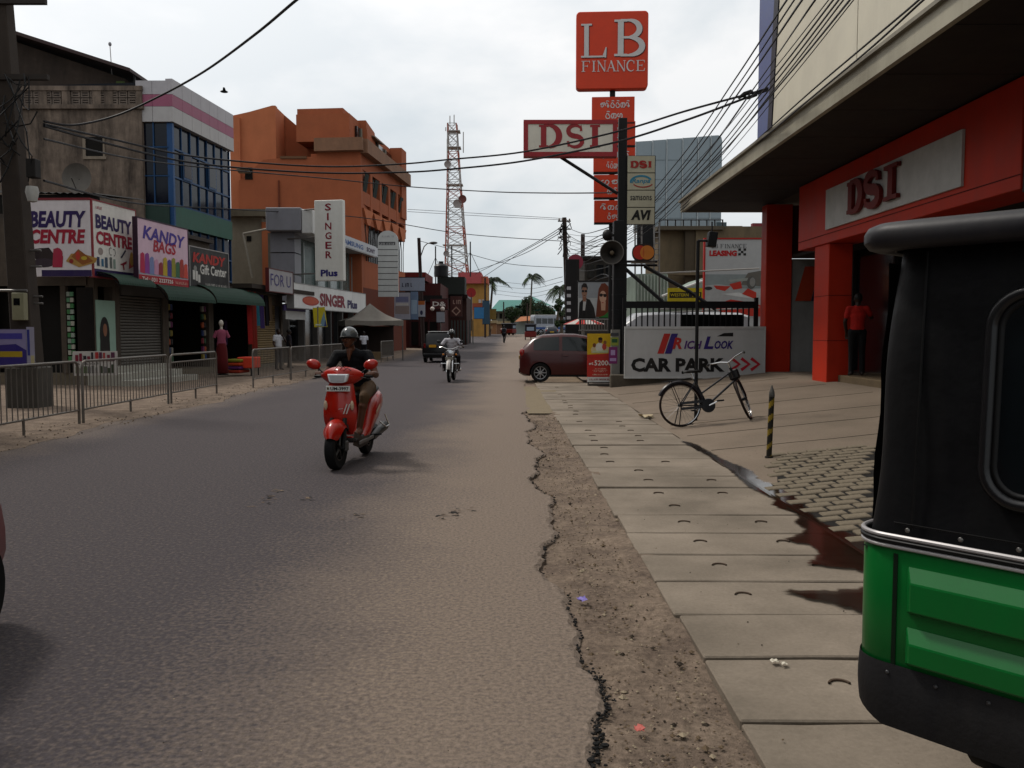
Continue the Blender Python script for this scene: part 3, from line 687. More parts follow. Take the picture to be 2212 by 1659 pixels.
for i in range(4): MB().bx(0.02, w-0.02, 0, 0.08, i*q4+0.012, (i+1)*q4-0.012).build('panel', mat('#b4b09c', 0.5, var=0.05, dirt=0.15), fs_)
MB().bx(0, w, 0.005, 0.1, 0, 0.012).bx(0, w, 0.005, 0.1, h-0.012, h).bx(0, 0.02, 0.005, 0.1, 0, h).bx(w-0.02, w, 0.005, 0.1, 0, h).bx(0.02, w-0.02, 0.02, 0.07, q4-0.012, q4+0.012).bx(0.02, w-0.02, 0.02, 0.07, 2*q4-0.012, 2*q4+0.012).bx(0.02, w-0.02, 0.02, 0.07, 3*q4-0.012, 3*q4+0.012).build('frame', IRON, fs_)
serif_word(fs_, 'DSI', 0.1, 3*q4+0.14, w-0.2, 0.17, flat('#a0302c'), th=0.33)
mb = MB(); ribbon(mb, arc(w/2, 2*q4+0.22, 0.28, 0.16, 20, 190), 0.05, -0.006); mb.build('logo_arc', flat('#3b86a0'), fs_, fixn=False)
text(fs_, 'Ranpa', 0.14, 2*q4+0.16, 0.5, 0.15, flat('#3b86a0'), bold=0.02, shear=0.2)
mb = MB(); ribbon(mb, arc(w/2+0.05, 2*q4+0.2, 0.27, 0.12, 200, 340), 0.03, -0.006); mb.build('logo_swoosh', flat('#a0302c'), fs_, fixn=False)
text(fs_, 'samsons', 0.1, q4+0.19, w-0.2, 0.12, flat('#333333'), bold=0.012)
text(fs_, 'AVI', 0.12, 0.12, w-0.24, 0.27, flat('#141414'), bold=0.05, shear=0.2)

# ---- tall orange finance sign
ORG = mat('#cd4a2c', 0.5, var=0.06, dirt=0.12, dirtcol='#7b2a1c')
D2 = 27.0
lb = thing('pylon_sign', 'tall square red-orange sign on a dark pole with stacked red panels', 'sign', (xat(1320, D2), D2, 0), R(-3))
MB().tube((0, 0.12, 0), (0, 0.12, zat(190, D2)), 0.09, n=10).build('pole', IRON, lb, smooth=True)
x0, x1, z0, z1 = (1242-1320)*D2/1840, (1393-1320)*D2/1840, zat(194, D2), zat(27, D2)
mb = MB(); rr = 0.12; poly = []
for cx, cz, a in ((x1-rr, z0+rr, -90), (x1-rr, z1-rr, 0), (x0+rr, z1-rr, 90), (x0+rr, z0+rr, 180)):
    poly += [(cx+rr*math.cos(R(a+i*15)), cz+rr*math.sin(R(a+i*15))) for i in range(7)]
mb.prism(poly, -0.12, 0.22); mb.build('sign_box', ORG, lb, bevel=0.02)
tm = mat('#c6c4c2', 0.4, var=0.05)
sh = flat('#5a1a12')
for dx, mm, yy in ((0.02, sh, -0.128), (0, tm, -0.14)):
    o = MB(); serif_letter(o, 'L', x0+0.16+dx, z0+0.95-dx, 0.78, 1.02, yy, 0.18); o.build('letter', mm, lb, fixn=False)
    o = MB(); serif_letter(o, 'B', x0+1.18+dx, z0+0.98-dx, 0.94, 1.10, yy, 0.19); o.build('letter', mm, lb, fixn=False)
serif_word(lb, 'FINANCE', x0+0.17, z0+0.52, 1.95, 0.33, tm, y=-0.14, th=0.16, gap=0.1)
words = [('abccdb', 'cdf'), ('ab', 'dc'), ('gdebb', 'bcgfd'), ('fab', 'dbc'), ('bdgc', 'cafg')]
for i, (xa, xb, ya, yb) in enumerate([(1276, 1366, 210, 265), (1278, 1368, 263, 315), (1280, 1368, 320, 372), (1281, 1369, 378, 427), (1282, 1369, 433, 481)]):
    a0, a1, b0, b1 = (xa-1320)*D2/1840, (xb-1320)*D2/1840, zat(yb, D2), zat(ya, D2)
    p = MB().bx(a0, a1, -0.06, 0.1, b0, b1).build('panel', ORG, lb, bevel=0.01)
    fr = MB().bx(a0, a1, -0.065, 0.11, b0-0.05, b0-0.005).build('panel_shelf', IRON, lb)
    hh = (b1-b0); s1, s2 = words[i]
    script_word(p, s1, a0+0.2*(1.5-0.1*i)*0.8, b0+hh*0.56, (a1-a0)*0.72, hh*0.26, tm, y=-0.068)
    script_word(p, s2, a0+0.4, b0+hh*0.14, (a1-a0)*0.42, hh*0.26, tm, y=-0.068)
# ---- horn loudspeaker, card sign
hn = thing('horn_speaker', 'grey horn loudspeaker fixed to the black mast', 'loudspeaker', at(1322, 546, 23.2), R(-8))
MB().lathe([(0.31, -0.12), (0.30, -0.10), (0.2, 0.02), (0.11, 0.14), (0.07, 0.26), (0.08, 0.27), (0.08, 0.42), (0.001, 0.42)], axis='y', n=28).build('horn', mat('#4a4744', 0.6, dirt=0.3), hn, smooth=True)
MB().torus((0, -0.12, 0), 0.31, 0.014, 'y', 28, 6).build('rim', mat('#6b6864', 0.5), hn, smooth=True)
MB().lathe([(0.001, -0.08), (0.05, -0.06), (0.07, 0.1)], axis='y', n=14).build('centre_cone', mat('#6a5f50', 0.6), hn, smooth=True)
MB().bx(-0.03, 0.03, 0.2, 0.4, 0.06, 0.3).build('bracket', IRON, hn)
hs = thing('small_speaker', 'dark rounded speaker box above the horn on the mast', 'loudspeaker', at(1312, 508, 23.3))
MB().ell((0, 0, 0), (0.14, 0.14, 0.16), 12).build('housing', IRON, hs, smooth=True); MB().bx(-0.03, 0.2, 0.02, 0.08, -0.03, 0.03).build('bracket', IRON, hs)
cs, w = board('card_sign', 'small rounded sign with overlapping red and orange discs', 'sign', at(1366, 564, 23.1), at(1414, 564, 23.1))
k = w/48
mb = MB(); rr = 0.2; poly = []
for cx, cz, a in ((w-rr, rr, -90), (w-rr, 0.46-rr, 0), (rr, 0.46-rr, 90), (rr, rr, 180)): poly += [(cx+rr*math.cos(R(a+i*18)), cz+rr*math.sin(R(a+i*18))) for i in range(6)]
mb.prism(poly, 0, 0.1); mb.build('plate', mat('#3b2f2a', 0.6), cs)
art(cs, [('#b5382a', oval(w*0.34, 0.23, 0.19, 0.19, 20)), ('#c77f35', oval(w*0.66, 0.23, 0.19, 0.19, 20)), ('#b9602c', [(w*0.5+0.0, 0.37), (w*0.47, 0.30), (w*0.46, 0.23), (w*0.47, 0.16), (w*0.5, 0.09), (w*0.53, 0.16), (w*0.54, 0.23), (w*0.53, 0.30)])])
MB().bx(-0.02, w+0.02, 0.03, 0.12, -0.06, -0.01).build('bracket', mat('#6d655c', 0.6), cs)
# ---- finance standee and poster post
st_, w = board('standee_sign', 'red and yellow roll-up standee beside the maroon car', 'sign', gp(1268, 833), gp(1322, 833))
st_.rotation_euler.x = 0
MB().bx(0, w, 0, 0.02, 0.1, 1.44).build('panel', flat('#b6352a'), st_)
MB().bx(0.03, w-0.03, -0.12, 0.2, 0.0, 0.05).build('base', mat('#4a4540', 0.7), st_); MB().bx(0.02, 0.05, 0, 0.03, 0.04, 0.12).bx(w-0.05, w-0.02, 0, 0.03, 0.04, 0.12).build('foot_strut', IRON, st_)
art(st_, [('#c9a61e', rect(0.0, w, 0.82, 1.44)), ('#b6352a', [(0, 0.80), (w, 0.76), (w, 0.9), (0, 0.86)]), ('#c8b68f', [(0.12, 0.9), (0.56, 0.9), (0.6, 1.05), (0.45, 1.16), (0.2, 1.14), (0.1, 1.02)]), ('#7a4a2e', oval(0.2, 1.12, 0.05, 0.06)), ('#cfcac0', oval(0.34, 1.06, 0.11, 0.13)), ('#7a4a2e', oval(0.36, 1.25, 0.06, 0.07)), ('#2a1d18', oval(0.36, 1.30, 0.06, 0.04)), ('#b5483a', oval(0.47, 1.08, 0.06, 0.09)), ('#8a5a3a', oval(0.49, 1.2, 0.045, 0.05)), ('#b7c19a', rect(0.16, 0.58, 0.92, 0.97)), ('#cfcfcb', rect(0.0, w, 0.1, 0.24))])
text(st_, '52000', 0.2, 0.56, w-0.22, 0.14, flat('#e0dcd2'), y=-0.03, bold=0.01); script_word(st_, 'ab', 0.04, 0.57, 0.14, 0.07, flat('#e0dcd2'), y=-0.03)
for z, x, ww in ((0.46, 0.22, 0.3), (0.42, 0.14, 0.42), (0.38, 0.18, 0.34)): scribble(st_, x, z, ww, 0.02, flat('#d8c9b5'), y=-0.03, seed=int(z*100))
scribble(st_, 0.14, 0.29, w-0.26, 0.035, flat('#d8c9b5'), y=-0.03, seed=4); scribble(st_, 0.06, 0.15, w-0.1, 0.045, flat('#8f3a34'), y=-0.03, seed=5)
pp = thing('poster_post', 'grey concrete post pasted with purple and green posters', 'post', (xat(1330, 23.2), 23.15, 0))
MB().bx(-0.13, 0.1, -0.1, 0.1, -0.05, 1.55).build('post', mat('#7f7c76', 0.85, var=0.15, bump=0.3), pp)
art(pp, [('#7c2f6a', rect(-0.2, 0.03, 0.63, 1.08)), ('#a88fb4', rect(-0.17, 0.0, 0.7, 0.78)), ('#a88fb4', rect(-0.15, -0.03, 0.86, 1.0)), ('#8c9442', rect(-0.15, 0.06, 1.12, 1.34)), ('#2f5a3a', rect(-0.12, 0.03, 1.2, 1.3)), ('#4a4a4e', rect(-0.16, 0.06, 1.38, 1.46))], y=-0.104, name='poster')

# ---- bicycle leaning on the flood lamp post
def bicycle():
    o = thing('bicycle', 'black ladies bicycle with brown tyres leaning on the thin lamp post', 'bicycle', (0, 0, 0))
    BK = mat('#17151a', 0.35, var=0.2, coat=0.3); rw = 0.335
    def wheel(par, nm, lab=None):
        t = MB().torus((0, 0, 0), rw-0.018, 0.019, 'y', 40, 8).build(nm, mat('#2a1c18', 0.75, var=0.2), par, smooth=True)
        MB().lathe([(rw-0.033, -0.014), (rw-0.026, -0.016), (rw-0.026, 0.016), (rw-0.033, 0.014)], axis='y', n=40, close=True).build('rim', CHROME, t, smooth=True)
        sp = MB(); q = random.Random(2)
        for i in range(28):
            a = 2*math.pi*i/28; b = a + (0.5 if i % 2 else -0.5)
            sp.tube((0.02*math.cos(b), 0.025*(1 if i % 4 < 2 else -1), 0.02*math.sin(b)), ((rw-0.03)*math.cos(a), 0, (rw-0.03)*math.sin(a)), 0.0016, n=3, caps=False)
        sp.build('spokes', mat('#6a6a6c', 0.35, metal=0.8), t); MB().tube((0, -0.05, 0), (0, 0.05, 0), 0.025, n=10).build('hub', mat('#222', 0.4) if False else IRON, t)
        return t
    rear = wheel(o, 'rear_wheel'); rear.location = (0, 0, rw)
    BB = Vector((0.43, 0, 0.29)); SE = Vector((0.26, 0, 0.72)); HT = Vector((0.86, 0, 0.84)); HB = Vector((0.92, 0, 0.64)); RA = Vector((0, 0, rw))
    fr = MB()
    fr.tube(BB, SE, 0.017); fr.tube(BB, HB, 0.018); fr.tube(SE.lerp(BB, 0.55), HT.lerp(HB, 0.3), 0.015); fr.tube(HT, HB, 0.021)
    for s in (-1, 1): fr.tube(BB + Vector((0, s*0.03, 0)), RA + Vector((0, s*0.055, 0)), 0.010); fr.tube(SE.lerp(BB, 0.1) + Vector((0, s*0.015, 0)), RA + Vector((0, s*0.055, 0)), 0.008)
    fr.build('frame', BK, o, smooth=True)
    MB().tube(SE, SE + Vector((-0.035, 0, 0.12)), 0.013).build('seat_post', CHROME, o)
    sd = MB(); rows = []
    for i, (x, w2, z) in enumerate([(0.09, 0.05, 0.86), (0.13, 0.09, 0.87), (0.2, 0.085, 0.862), (0.27, 0.045, 0.858), (0.34, 0.026, 0.855), (0.38, 0.012, 0.848)]):
        rows.append([(x, w2*math.cos(R(a)), z - 0.03 + 0.03*math.sin(R(a)) if a <= 180 else z - 0.045) for a in (0, 30, 60, 90, 120, 150, 180, 225, 315)])
    sd.grid(rows, cu=True).build('saddle', mat('#161310', 0.6), o, smooth=True)
    # chain case and cranks
    cc = MB(); cc.lathe([(0.001, -0.075), (0.105, -0.075), (0.11, -0.06), (0.11, -0.045), (0.001, -0.045)], (BB.x, 0, BB.z), 'y', 24); cc.build('chain_case', BK, o, smooth=True)
    MB().bx(0.0, 0.40, -0.07, -0.05, 0.345, 0.385).bx(0.0, 0.40, -0.07, -0.05, 0.26, 0.30).build('chain_guard', BK, o)
    cr = MB().tube((BB.x, -0.09, BB.z), (BB.x+0.16, -0.1, BB.z+0.06), 0.011).tube((BB.x, 0.09, BB.z), (BB.x-0.16, 0.1, BB.z-0.06), 0.011); cr.build('crank', CHROME, o)
    MB().box((BB.x+0.165, -0.15, BB.z+0.06), (0.09, 0.08, 0.025)).build('pedal', BK, o); MB().box((BB.x-0.165, 0.15, BB.z-0.06), (0.09, 0.08, 0.025)).build('pedal', BK, o)
    rk = MB()
    for s in (-1, 1): rk.tube((0.2, s*0.05, 0.74), (-0.22, s*0.06, 0.72), 0.006, n=5); rk.tube((-0.12, s*0.06, 0.72), (0, s*0.06, rw), 0.006, n=5)
    rk.build('carrier', BK, o)
    MB().torus((0, 0, rw), rw+0.022, 0.028, 'y', 20, 6, a0=-60, a1=100).build('mudguard', mat('#221a1e', 0.35), o, smooth=True)
    MB().tube((0, 0.06, rw), (-0.08, 0.14, 0.02), 0.008).tube((0, -0.06, rw), (-0.06, -0.05, 0.03), 0.008).tube((-0.06, -0.06, 0.03), (0.16, -0.06, 0.03), 0.007).build('stand', IRON, o)
    # steered front: fork, wheel, bars
    s = bpy.data.objects.new('front_assembly', None); COL.objects.link(s); s.parent = o
    ax = (HT - HB).normalized()
    def fw(v): return v
    fa = HB - ax*0.31 + Vector((0.05, 0, 0)); fa.z = rw
    Mst = Matrix.Translation(HB) @ Matrix.Rotation(R(62), 4, ax) @ Matrix.Translation(-HB)
    Mlean = Mst
    f = MB()
    for sg in (-1, 1): f.path([HB + Vector((0, sg*0.03, 0)), HB - ax*0.08 + Vector((0, sg*0.05, 0)), fa + Vector((0, sg*0.055, 0))], 0.011, 8)
    f.rot(Mst); f.build('fork', BK, o, smooth=True)
    w = wheel(o, 'front_wheel'); w.matrix_local = Mst @ Matrix.Translation(fa)
    g = MB().torus(fa, rw+0.022, 0.028, 'y', 20, 6, a0=-30, a1=75); g.rot(Mst); g.build('mudguard', mat('#221a1e', 0.35), o, smooth=True)
    hb = MB(); top = HT + ax*0.09
    hb.path([top + Vector((-0.16, -0.30, 0.02)), top + Vector((-0.05, -0.28, 0.06)), top + Vector((0.04, -0.12, 0.05)), top + Vector((0.04, 0, 0.0)), top + Vector((0.04, 0.12, 0.05)), top + Vector((-0.05, 0.28, 0.06)), top + Vector((-0.16, 0.30, 0.02))], 0.011, 8).tube(HT, top, 0.014)
    hb.rot(Mst); hb.build('handlebar', CHROME, o, smooth=True)
    gr = MB()
    for sg in (-1, 1): gr.tube(top + Vector((-0.16, sg*0.30, 0.02)), top + Vector((-0.06, sg*0.282, 0.058)), 0.017)
    gr.rot(Mst); gr.build('grip', BLACK, o)
    bsk = MB(); bsk.box(HB + Vector((0.08, 0, 0.10)), (0.1, 0.16, 0.16)); bsk.rot(Mst); bsk.build('lamp_box', IRON, o, bevel=0.02)
    bpy.data.objects.remove(s)
    return o
bk = bicycle(); g0 = gp(1474, 926); bk.location = (g0.x, g0.y, fz(g0.x) + 0.0); bk.rotation_euler = (R(-5), -math.atan(0.09), R(7))
fl = thing('flood_lamp_post', 'thin black post with a flood lamp at its top, beside the bicycle', 'lamp post', (xat(1501, 13.9), 13.75, fz(2.98)))
MB().tube((0, 0, 0), (0, 0, zat(520, 13.75)-fz(2.98)), 0.028, n=8).build('post', IRON, fl)
zt = zat(520, 13.75) - fz(2.98)
MB().tube((0, 0, zt), (0.16, 0, zt), 0.02, n=6).build('arm', IRON, fl); MB().box((0.22, 0, zt+0.02), (0.14, 0.16, 0.24), rot=(0, R(8), 0)).build('lamp_head', BLACK, fl, bevel=0.01)
MB().box((0.22, -0.0, zt+0.2), (0.02, 0.02, 0.2)).build('lamp_hanger', IRON, fl)
# ---- striped guard stake
stp = fgp(1661, 988); bo = thing('bollard', 'black and yellow spiral striped pipe bollard with spiked top', 'bollard', stp)
n = 10; rad = 0.032; hgt = 0.70; vs = []; fs2 = []; ms = []
for i in range(41):
    for j in range(n): a = 2*math.pi*j/n; vs.append((rad*math.cos(a) + 0.02*i/40, rad*math.sin(a), hgt*i/40))
mb = MB(); mb.v = vs
for i in range(40):
    for j in range(n):
        mb.f.append([i*n+j, i*n+(j+1) % n, (i+1)*n+(j+1) % n, (i+1)*n+j]); mb.m.append(1 if ((i*0.11 - j/n) % 1.0) < 0.38 else 0)
mb.build('pipe', [mat('#1d1b16', 0.6, dirt=0.4), mat('#8a7422', 0.6, dirt=0.5)], bo, smooth=True)
MB().lathe([(0.034, 0), (0.034, 0.02), (0.03, 0.05), (0.004, 0.13), (0.001, 0.13)], (0.02, 0, hgt), 'z', 10).build('spike', mat('#5e5c58', 0.5, metal=0.5), bo)
MB().lathe([(0.05, 0.0), (0.045, 0.012), (0.03, 0.014)], n=12).build('footing', JOINT, bo)
# ================================================================== VEHICLES
def wheel(par, c, rr, w, axis='x', name='wheel', rimcol='#9a9a9a', rim_r=0.66, spokes=0, n=28):
    """tyre with rounded shoulders > rim disc with spokes or slots"""
    pr = [(rr*rim_r, -w*0.42), (rr*0.9, -w/2), (rr*0.985, -w*0.36), (rr, 0), (rr*0.985, w*0.36), (rr*0.9, w/2), (rr*rim_r, w*0.42)]
    o = MB().lathe(pr, (0, 0, 0), axis, n, close=True).build(name, TYRE, par, smooth=True); o.location = c
    rm = mat(rimcol, 0.35, metal=0.7, var=0.1)
    r = MB(); R0 = rr*rim_r
    r.lathe([(R0*1.02, -w*0.42), (R0*0.94, -w*0.40), (R0*0.9, -w*0.25), (R0*0.9, w*0.25), (R0*0.94, w*0.40), (R0*1.02, w*0.42)], axis=axis, n=n)
    for sgn in (-1, 1):
        h = sgn*w*0.3
        r.lathe([(0.001, h+sgn*0.01), (R0*0.24, h+sgn*0.01), (R0*0.26, h-sgn*0.01)], axis=axis, n=14)
        k = spokes or 5
        for i in range(k):
            a = 2*math.pi*i/k; p0 = {'x': (h, 0.2*R0*math.cos(a), 0.2*R0*math.sin(a)), 'y': (0.2*R0*math.sin(a), h, 0.2*R0*math.cos(a))}[axis]; p1 = {'x': (h, 0.93*R0*math.cos(a), 0.93*R0*math.sin(a)), 'y': (0.93*R0*math.sin(a), h, 0.93*R0*math.cos(a))}[axis]
            r.tube(p0, p1, R0*0.11, R0*0.09, n=6)
    r.build('rim', rm, o, smooth=True)
    MB().lathe([(0.001, 0.0), (R0*0.9, 0.0)], axis=axis, n=20).build('brake_disc', mat('#1c1b1a', 0.8), o)
    return o

# ---------- hatchback / saloon style body from stations along its length (local x = forward, z up)
def car(name, label, st, col, wheels, wr, glass, cat='car', rimcol='#a5a5a5', lamps=True, roofcol=None, group=None, spokes=8):
    """st: stations (x, zbottom, zbelt, ztop, wbelt, wroof); glass: list of (i0,i1) station spans that are side glass; ends where ztop>zbelt form screens"""
    o = thing(name, label, cat, (0, 0, 0), 0, group)
    P = mat(col, 0.32, var=0.05, coat=0.25, scale=2)
    def sect(s):
        x, zb, zs, zt, w, wr_ = s; g = zt - zs
        pts = [(w*0.80, zb), (w*0.96, zb+0.06), (w*1.0, zb+(zs-zb)*0.35), (w*1.0, zb+(zs-zb)*0.62), (w*0.975, zb+(zs-zb)*0.9), (w*0.95, zs), (wr_+ (w*0.93-wr_)*0.35, zs+g*0.62), (wr_, zs+g*0.90), (wr_*0.86, zs+g*0.985), (wr_*0.45, zt), (0, zt+0.005)]
        return [(x, -a, b) for a, b in pts] + [(x, a, b) for a, b in reversed(pts[:-1])]
    rows = [sect(s) for s in st]
    mb = MB().grid(rows, cu=True)
    n = len(rows[0]); mb.add(rows[0], [tuple(range(n))]); mb.add(rows[-1], [tuple(reversed(range(n)))])
    body = mb.build('body', [P, mat('#101011', 0.7)], o, smooth=True, merge=True)
    # cut the wheel arches
    for (x, y) in wheels:
        if y > 0: continue
        c = MB().lathe([(0.001, -1.2), (wr*1.13, -1.2), (wr*1.13, 1.2), (0.001, 1.2)], (x, 0, wr), 'y', 28).build('cut', BLACK)
        c.parent = o
        md = body.modifiers.new('b', 'BOOLEAN'); md.operation = 'DIFFERENCE'; md.object = c; md.solver = 'EXACT'
        bake(body); bpy.data.objects.remove(c)
    MB().bx(st[0][0]+0.25, st[-1][0]-0.3, -min(s[4] for s in st)*0.72, min(s[4] for s in st)*0.72, st[3][1]+0.02, 0.62).build('underbody', mat('#0a0a0a', 0.9), o)
    # glass
    def side(i0, i1, sg, pad):
        m = MB(); rws = []
        for i in range(i0, i1+1):
            r = rows[i]; idx = [5, 6, 7] if sg < 0 else [n-5, n-6, n-7]; p = [Vector(r[k]) for k in idx]
            lo = p[0].lerp(p[1], 0.12); hi = p[1].lerp(p[2], 0.75); mid = p[1]
            off = Vector((0, sg*0.008, 0.001)); rws.append([lo+off, mid+off, hi+off])
        if len(rws) >= 2:
            a, b = rws[0], rws[-1]; 
            rws[0] = [p.lerp(q, pad) for p, q in zip(rws[0], rws[1])]; rws[-1] = [p.lerp(q, pad) for p, q in zip(rws[-1], rws[-2])]
        m.grid(rws); return m.build('side_window', glass_m, o, smooth=True)
    glass_m = mat('#0d1413', 0.06, var=0.1, spec=0.35)
    for i0, i1, pad in glass:
        for sg in (-1, 1): side(i0, i1, sg, pad)
    def screen(i0, i1, lo, hi, nm):
        a, b = rows[i0], rows[i1]; m = MB(); rws = []
        up = (Vector(b[10]) - Vector(a[10])); 
        for t in (lo, (lo+hi)/2, hi):
            rws.append([Vector(a[k]).lerp(Vector(b[k]), t) for k in (8, 9, 10, 11, 12)])
        nrm = Vector((up.z, 0, -up.x)).normalized()
        if nrm.z < 0: nrm = -nrm
        rws = [[p + nrm*0.012 for p in r] for r in rws]
        m.grid(rws); return m.build(nm, glass_m, o, smooth=True)
    o['_rows'] = 0; del o['_rows']
    for (x, y) in wheels:
        nw = wheel(o, (x, y, wr), wr, 0.18, 'y', rimcol=rimcol, spokes=spokes)
    return o, rows, screen, P
ST_HATCH = [(-1.86, 0.42, 0.62, 0.70, 0.62, 0.50), (-1.84, 0.26, 0.86, 0.92, 0.76, 0.55), (-1.72, 0.2, 0.97, 1.12, 0.82, 0.56), (-1.45, 0.19, 0.97, 1.36, 0.84, 0.56), (-1.15, 0.19, 0.96, 1.475, 0.85, 0.57), (-0.55, 0.18, 0.95, 1.51, 0.85, 0.58), (-0.1, 0.18, 0.94, 1.50, 0.85, 0.58), (0.35, 0.18, 0.93, 1.42, 0.85, 0.57), (0.75, 0.18, 0.93, 1.22, 0.84, 0.58), (1.08, 0.19, 0.90, 1.0, 0.83, 0.62), (1.45, 0.2, 0.80, 0.88, 0.80, 0.6), (1.72, 0.24, 0.66, 0.74, 0.72, 0.52), (1.82, 0.36, 0.52, 0.58, 0.6, 0.45)]
def hatch(label, col, name='parked_car'):
    o, rows, screen, P = car(name, label, ST_HATCH, col, [(-1.2, -0.76), (-1.2, 0.76), (1.22, -0.76), (1.22, 0.76)], 0.30, [(3, 5, 0.12), (5, 8, 0.06)])
    screen(2, 4, 0.12, 0.9, 'rear_window'); screen(7, 9, 0.1, 0.95, 'windscreen')
    for sg in (-1, 1):
        tl = MB(); tl.ell((-1.76, sg*0.72, 0.92), (0.10, 0.10, 0.13), 10); tl.build('tail_light', mat('#8e1712', 0.15, coat=0.6), o, smooth=True)
        hl = MB(); hl.ell((1.52, sg*0.62, 0.72), (0.2, 0.14, 0.08), 10); hl.build('headlight', mat('#c9ccd0', 0.1, coat=0.5), o, smooth=True)
        for x in (-0.42, 0.5): MB().box((x, sg*0.855, 0.83), (0.16, 0.03, 0.025)).build('door_handle', P, o, bevel=0.008)
        for x in (-0.55, 0.42): MB().box((x + 0.02, sg*0.848, 0.60), (0.008, 0.012, 0.62)).build('door_seam', BLACK, o)
        MB().box((0, sg*0.80, 0.2), (1.9, 0.06, 0.05)).build('sill', BLACK, o)
        MB().ell((0.68, sg*0.93, 0.98), (0.06, 0.09, 0.07), 10).build('wing_mirror', P, o, smooth=True)
    MB().box((-1.85, 0, 0.36), (0.06, 1.3, 0.16)).build('rear_bumper_trim', BLACK, o, bevel=0.02); MB().box((1.80, 0, 0.36), (0.06, 1.2, 0.14)).build('front_grille', BLACK, o, bevel=0.02)
    MB().box((-1.885, 0, 0.75), (0.015, 0.5, 0.11)).build('number_plate', flat('#c0a030'), o)
    return o
mc = hatch('maroon hatchback turning into the car park behind the standee', '#4a1614')
g = gp(1151, 826); mc.location = (g.x + 1.2 + 0.2, g.y + 0.72, 0); mc.scale = (0.95,)*3; mc.rotation_euler.z = R(-3)
# red car passing on the left, only its nose in view
rc = hatch('red car passing close on the left, only its corner in view', '#6e0f12', 'passing_car'); rc.location = (-3.31, 2.58, 0.0); rc.rotation_euler.z = R(90)
# dark people carrier further up the road
ST_SUV = [(-2.1, 0.45, 0.9, 0.98, 0.80, 0.60), (-2.08, 0.3, 1.0, 1.1, 0.86, 0.62), (-1.98, 0.28, 1.05, 1.55, 0.88, 0.64), (-1.85, 0.28, 1.05, 1.74, 0.88, 0.66), (-1.2, 0.27, 1.04, 1.80, 0.88, 0.67), (-0.3, 0.27, 1.03, 1.80, 0.88, 0.67), (0.4, 0.27, 1.02, 1.72, 0.88, 0.66), (0.95, 0.27, 1.02, 1.4, 0.87, 0.66), (1.2, 0.28, 1.02, 1.12, 0.86, 0.66), (1.8, 0.3, 0.92, 1.0, 0.84, 0.62), (2.05, 0.4, 0.7, 0.78, 0.74, 0.5)]
o, rows, screen, P = car('jeep', 'black jeep with pale roof driving away behind the motorcyclist', ST_SUV, '#090a0e', [(-1.3, -0.78), (-1.3, 0.78), (1.35, -0.78), (1.35, 0.78)], 0.36, [(3, 4, 0.1), (4, 6, 0.05), (6, 7, 0.1)], cat='jeep')
screen(1, 3, 0.15, 0.85, 'rear_window'); screen(6, 8, 0.1, 0.95, 'windscreen')
MB().bx(-1.85, 0.2, -0.56, 0.56, 1.80, 1.84).build('roof_panel', mat('#b9b9b9', 0.4), o, bevel=0.015)
MB().box((-2.13, 0.25, 0.98), (0.02, 0.42, 0.16)).build('number_plate', flat('#b98a1e'), o); MB().box((-2.13, 0, 0.5), (0.12, 1.6, 0.12)).build('rear_bumper', mat('#2a2a2c', 0.5), o, bevel=0.02)
for sg in (-1, 1): MB().box((-2.10, sg*0.72, 1.0), (0.05, 0.12, 0.26)).build('tail_light', mat('#6e1512', 0.2), o, bevel=0.01)
g = gp(942, 784); o.location = (g.x + 0.1, g.y + 1.8, 0); o.rotation_euler.z = R(88); o.scale = (0.82,)*3

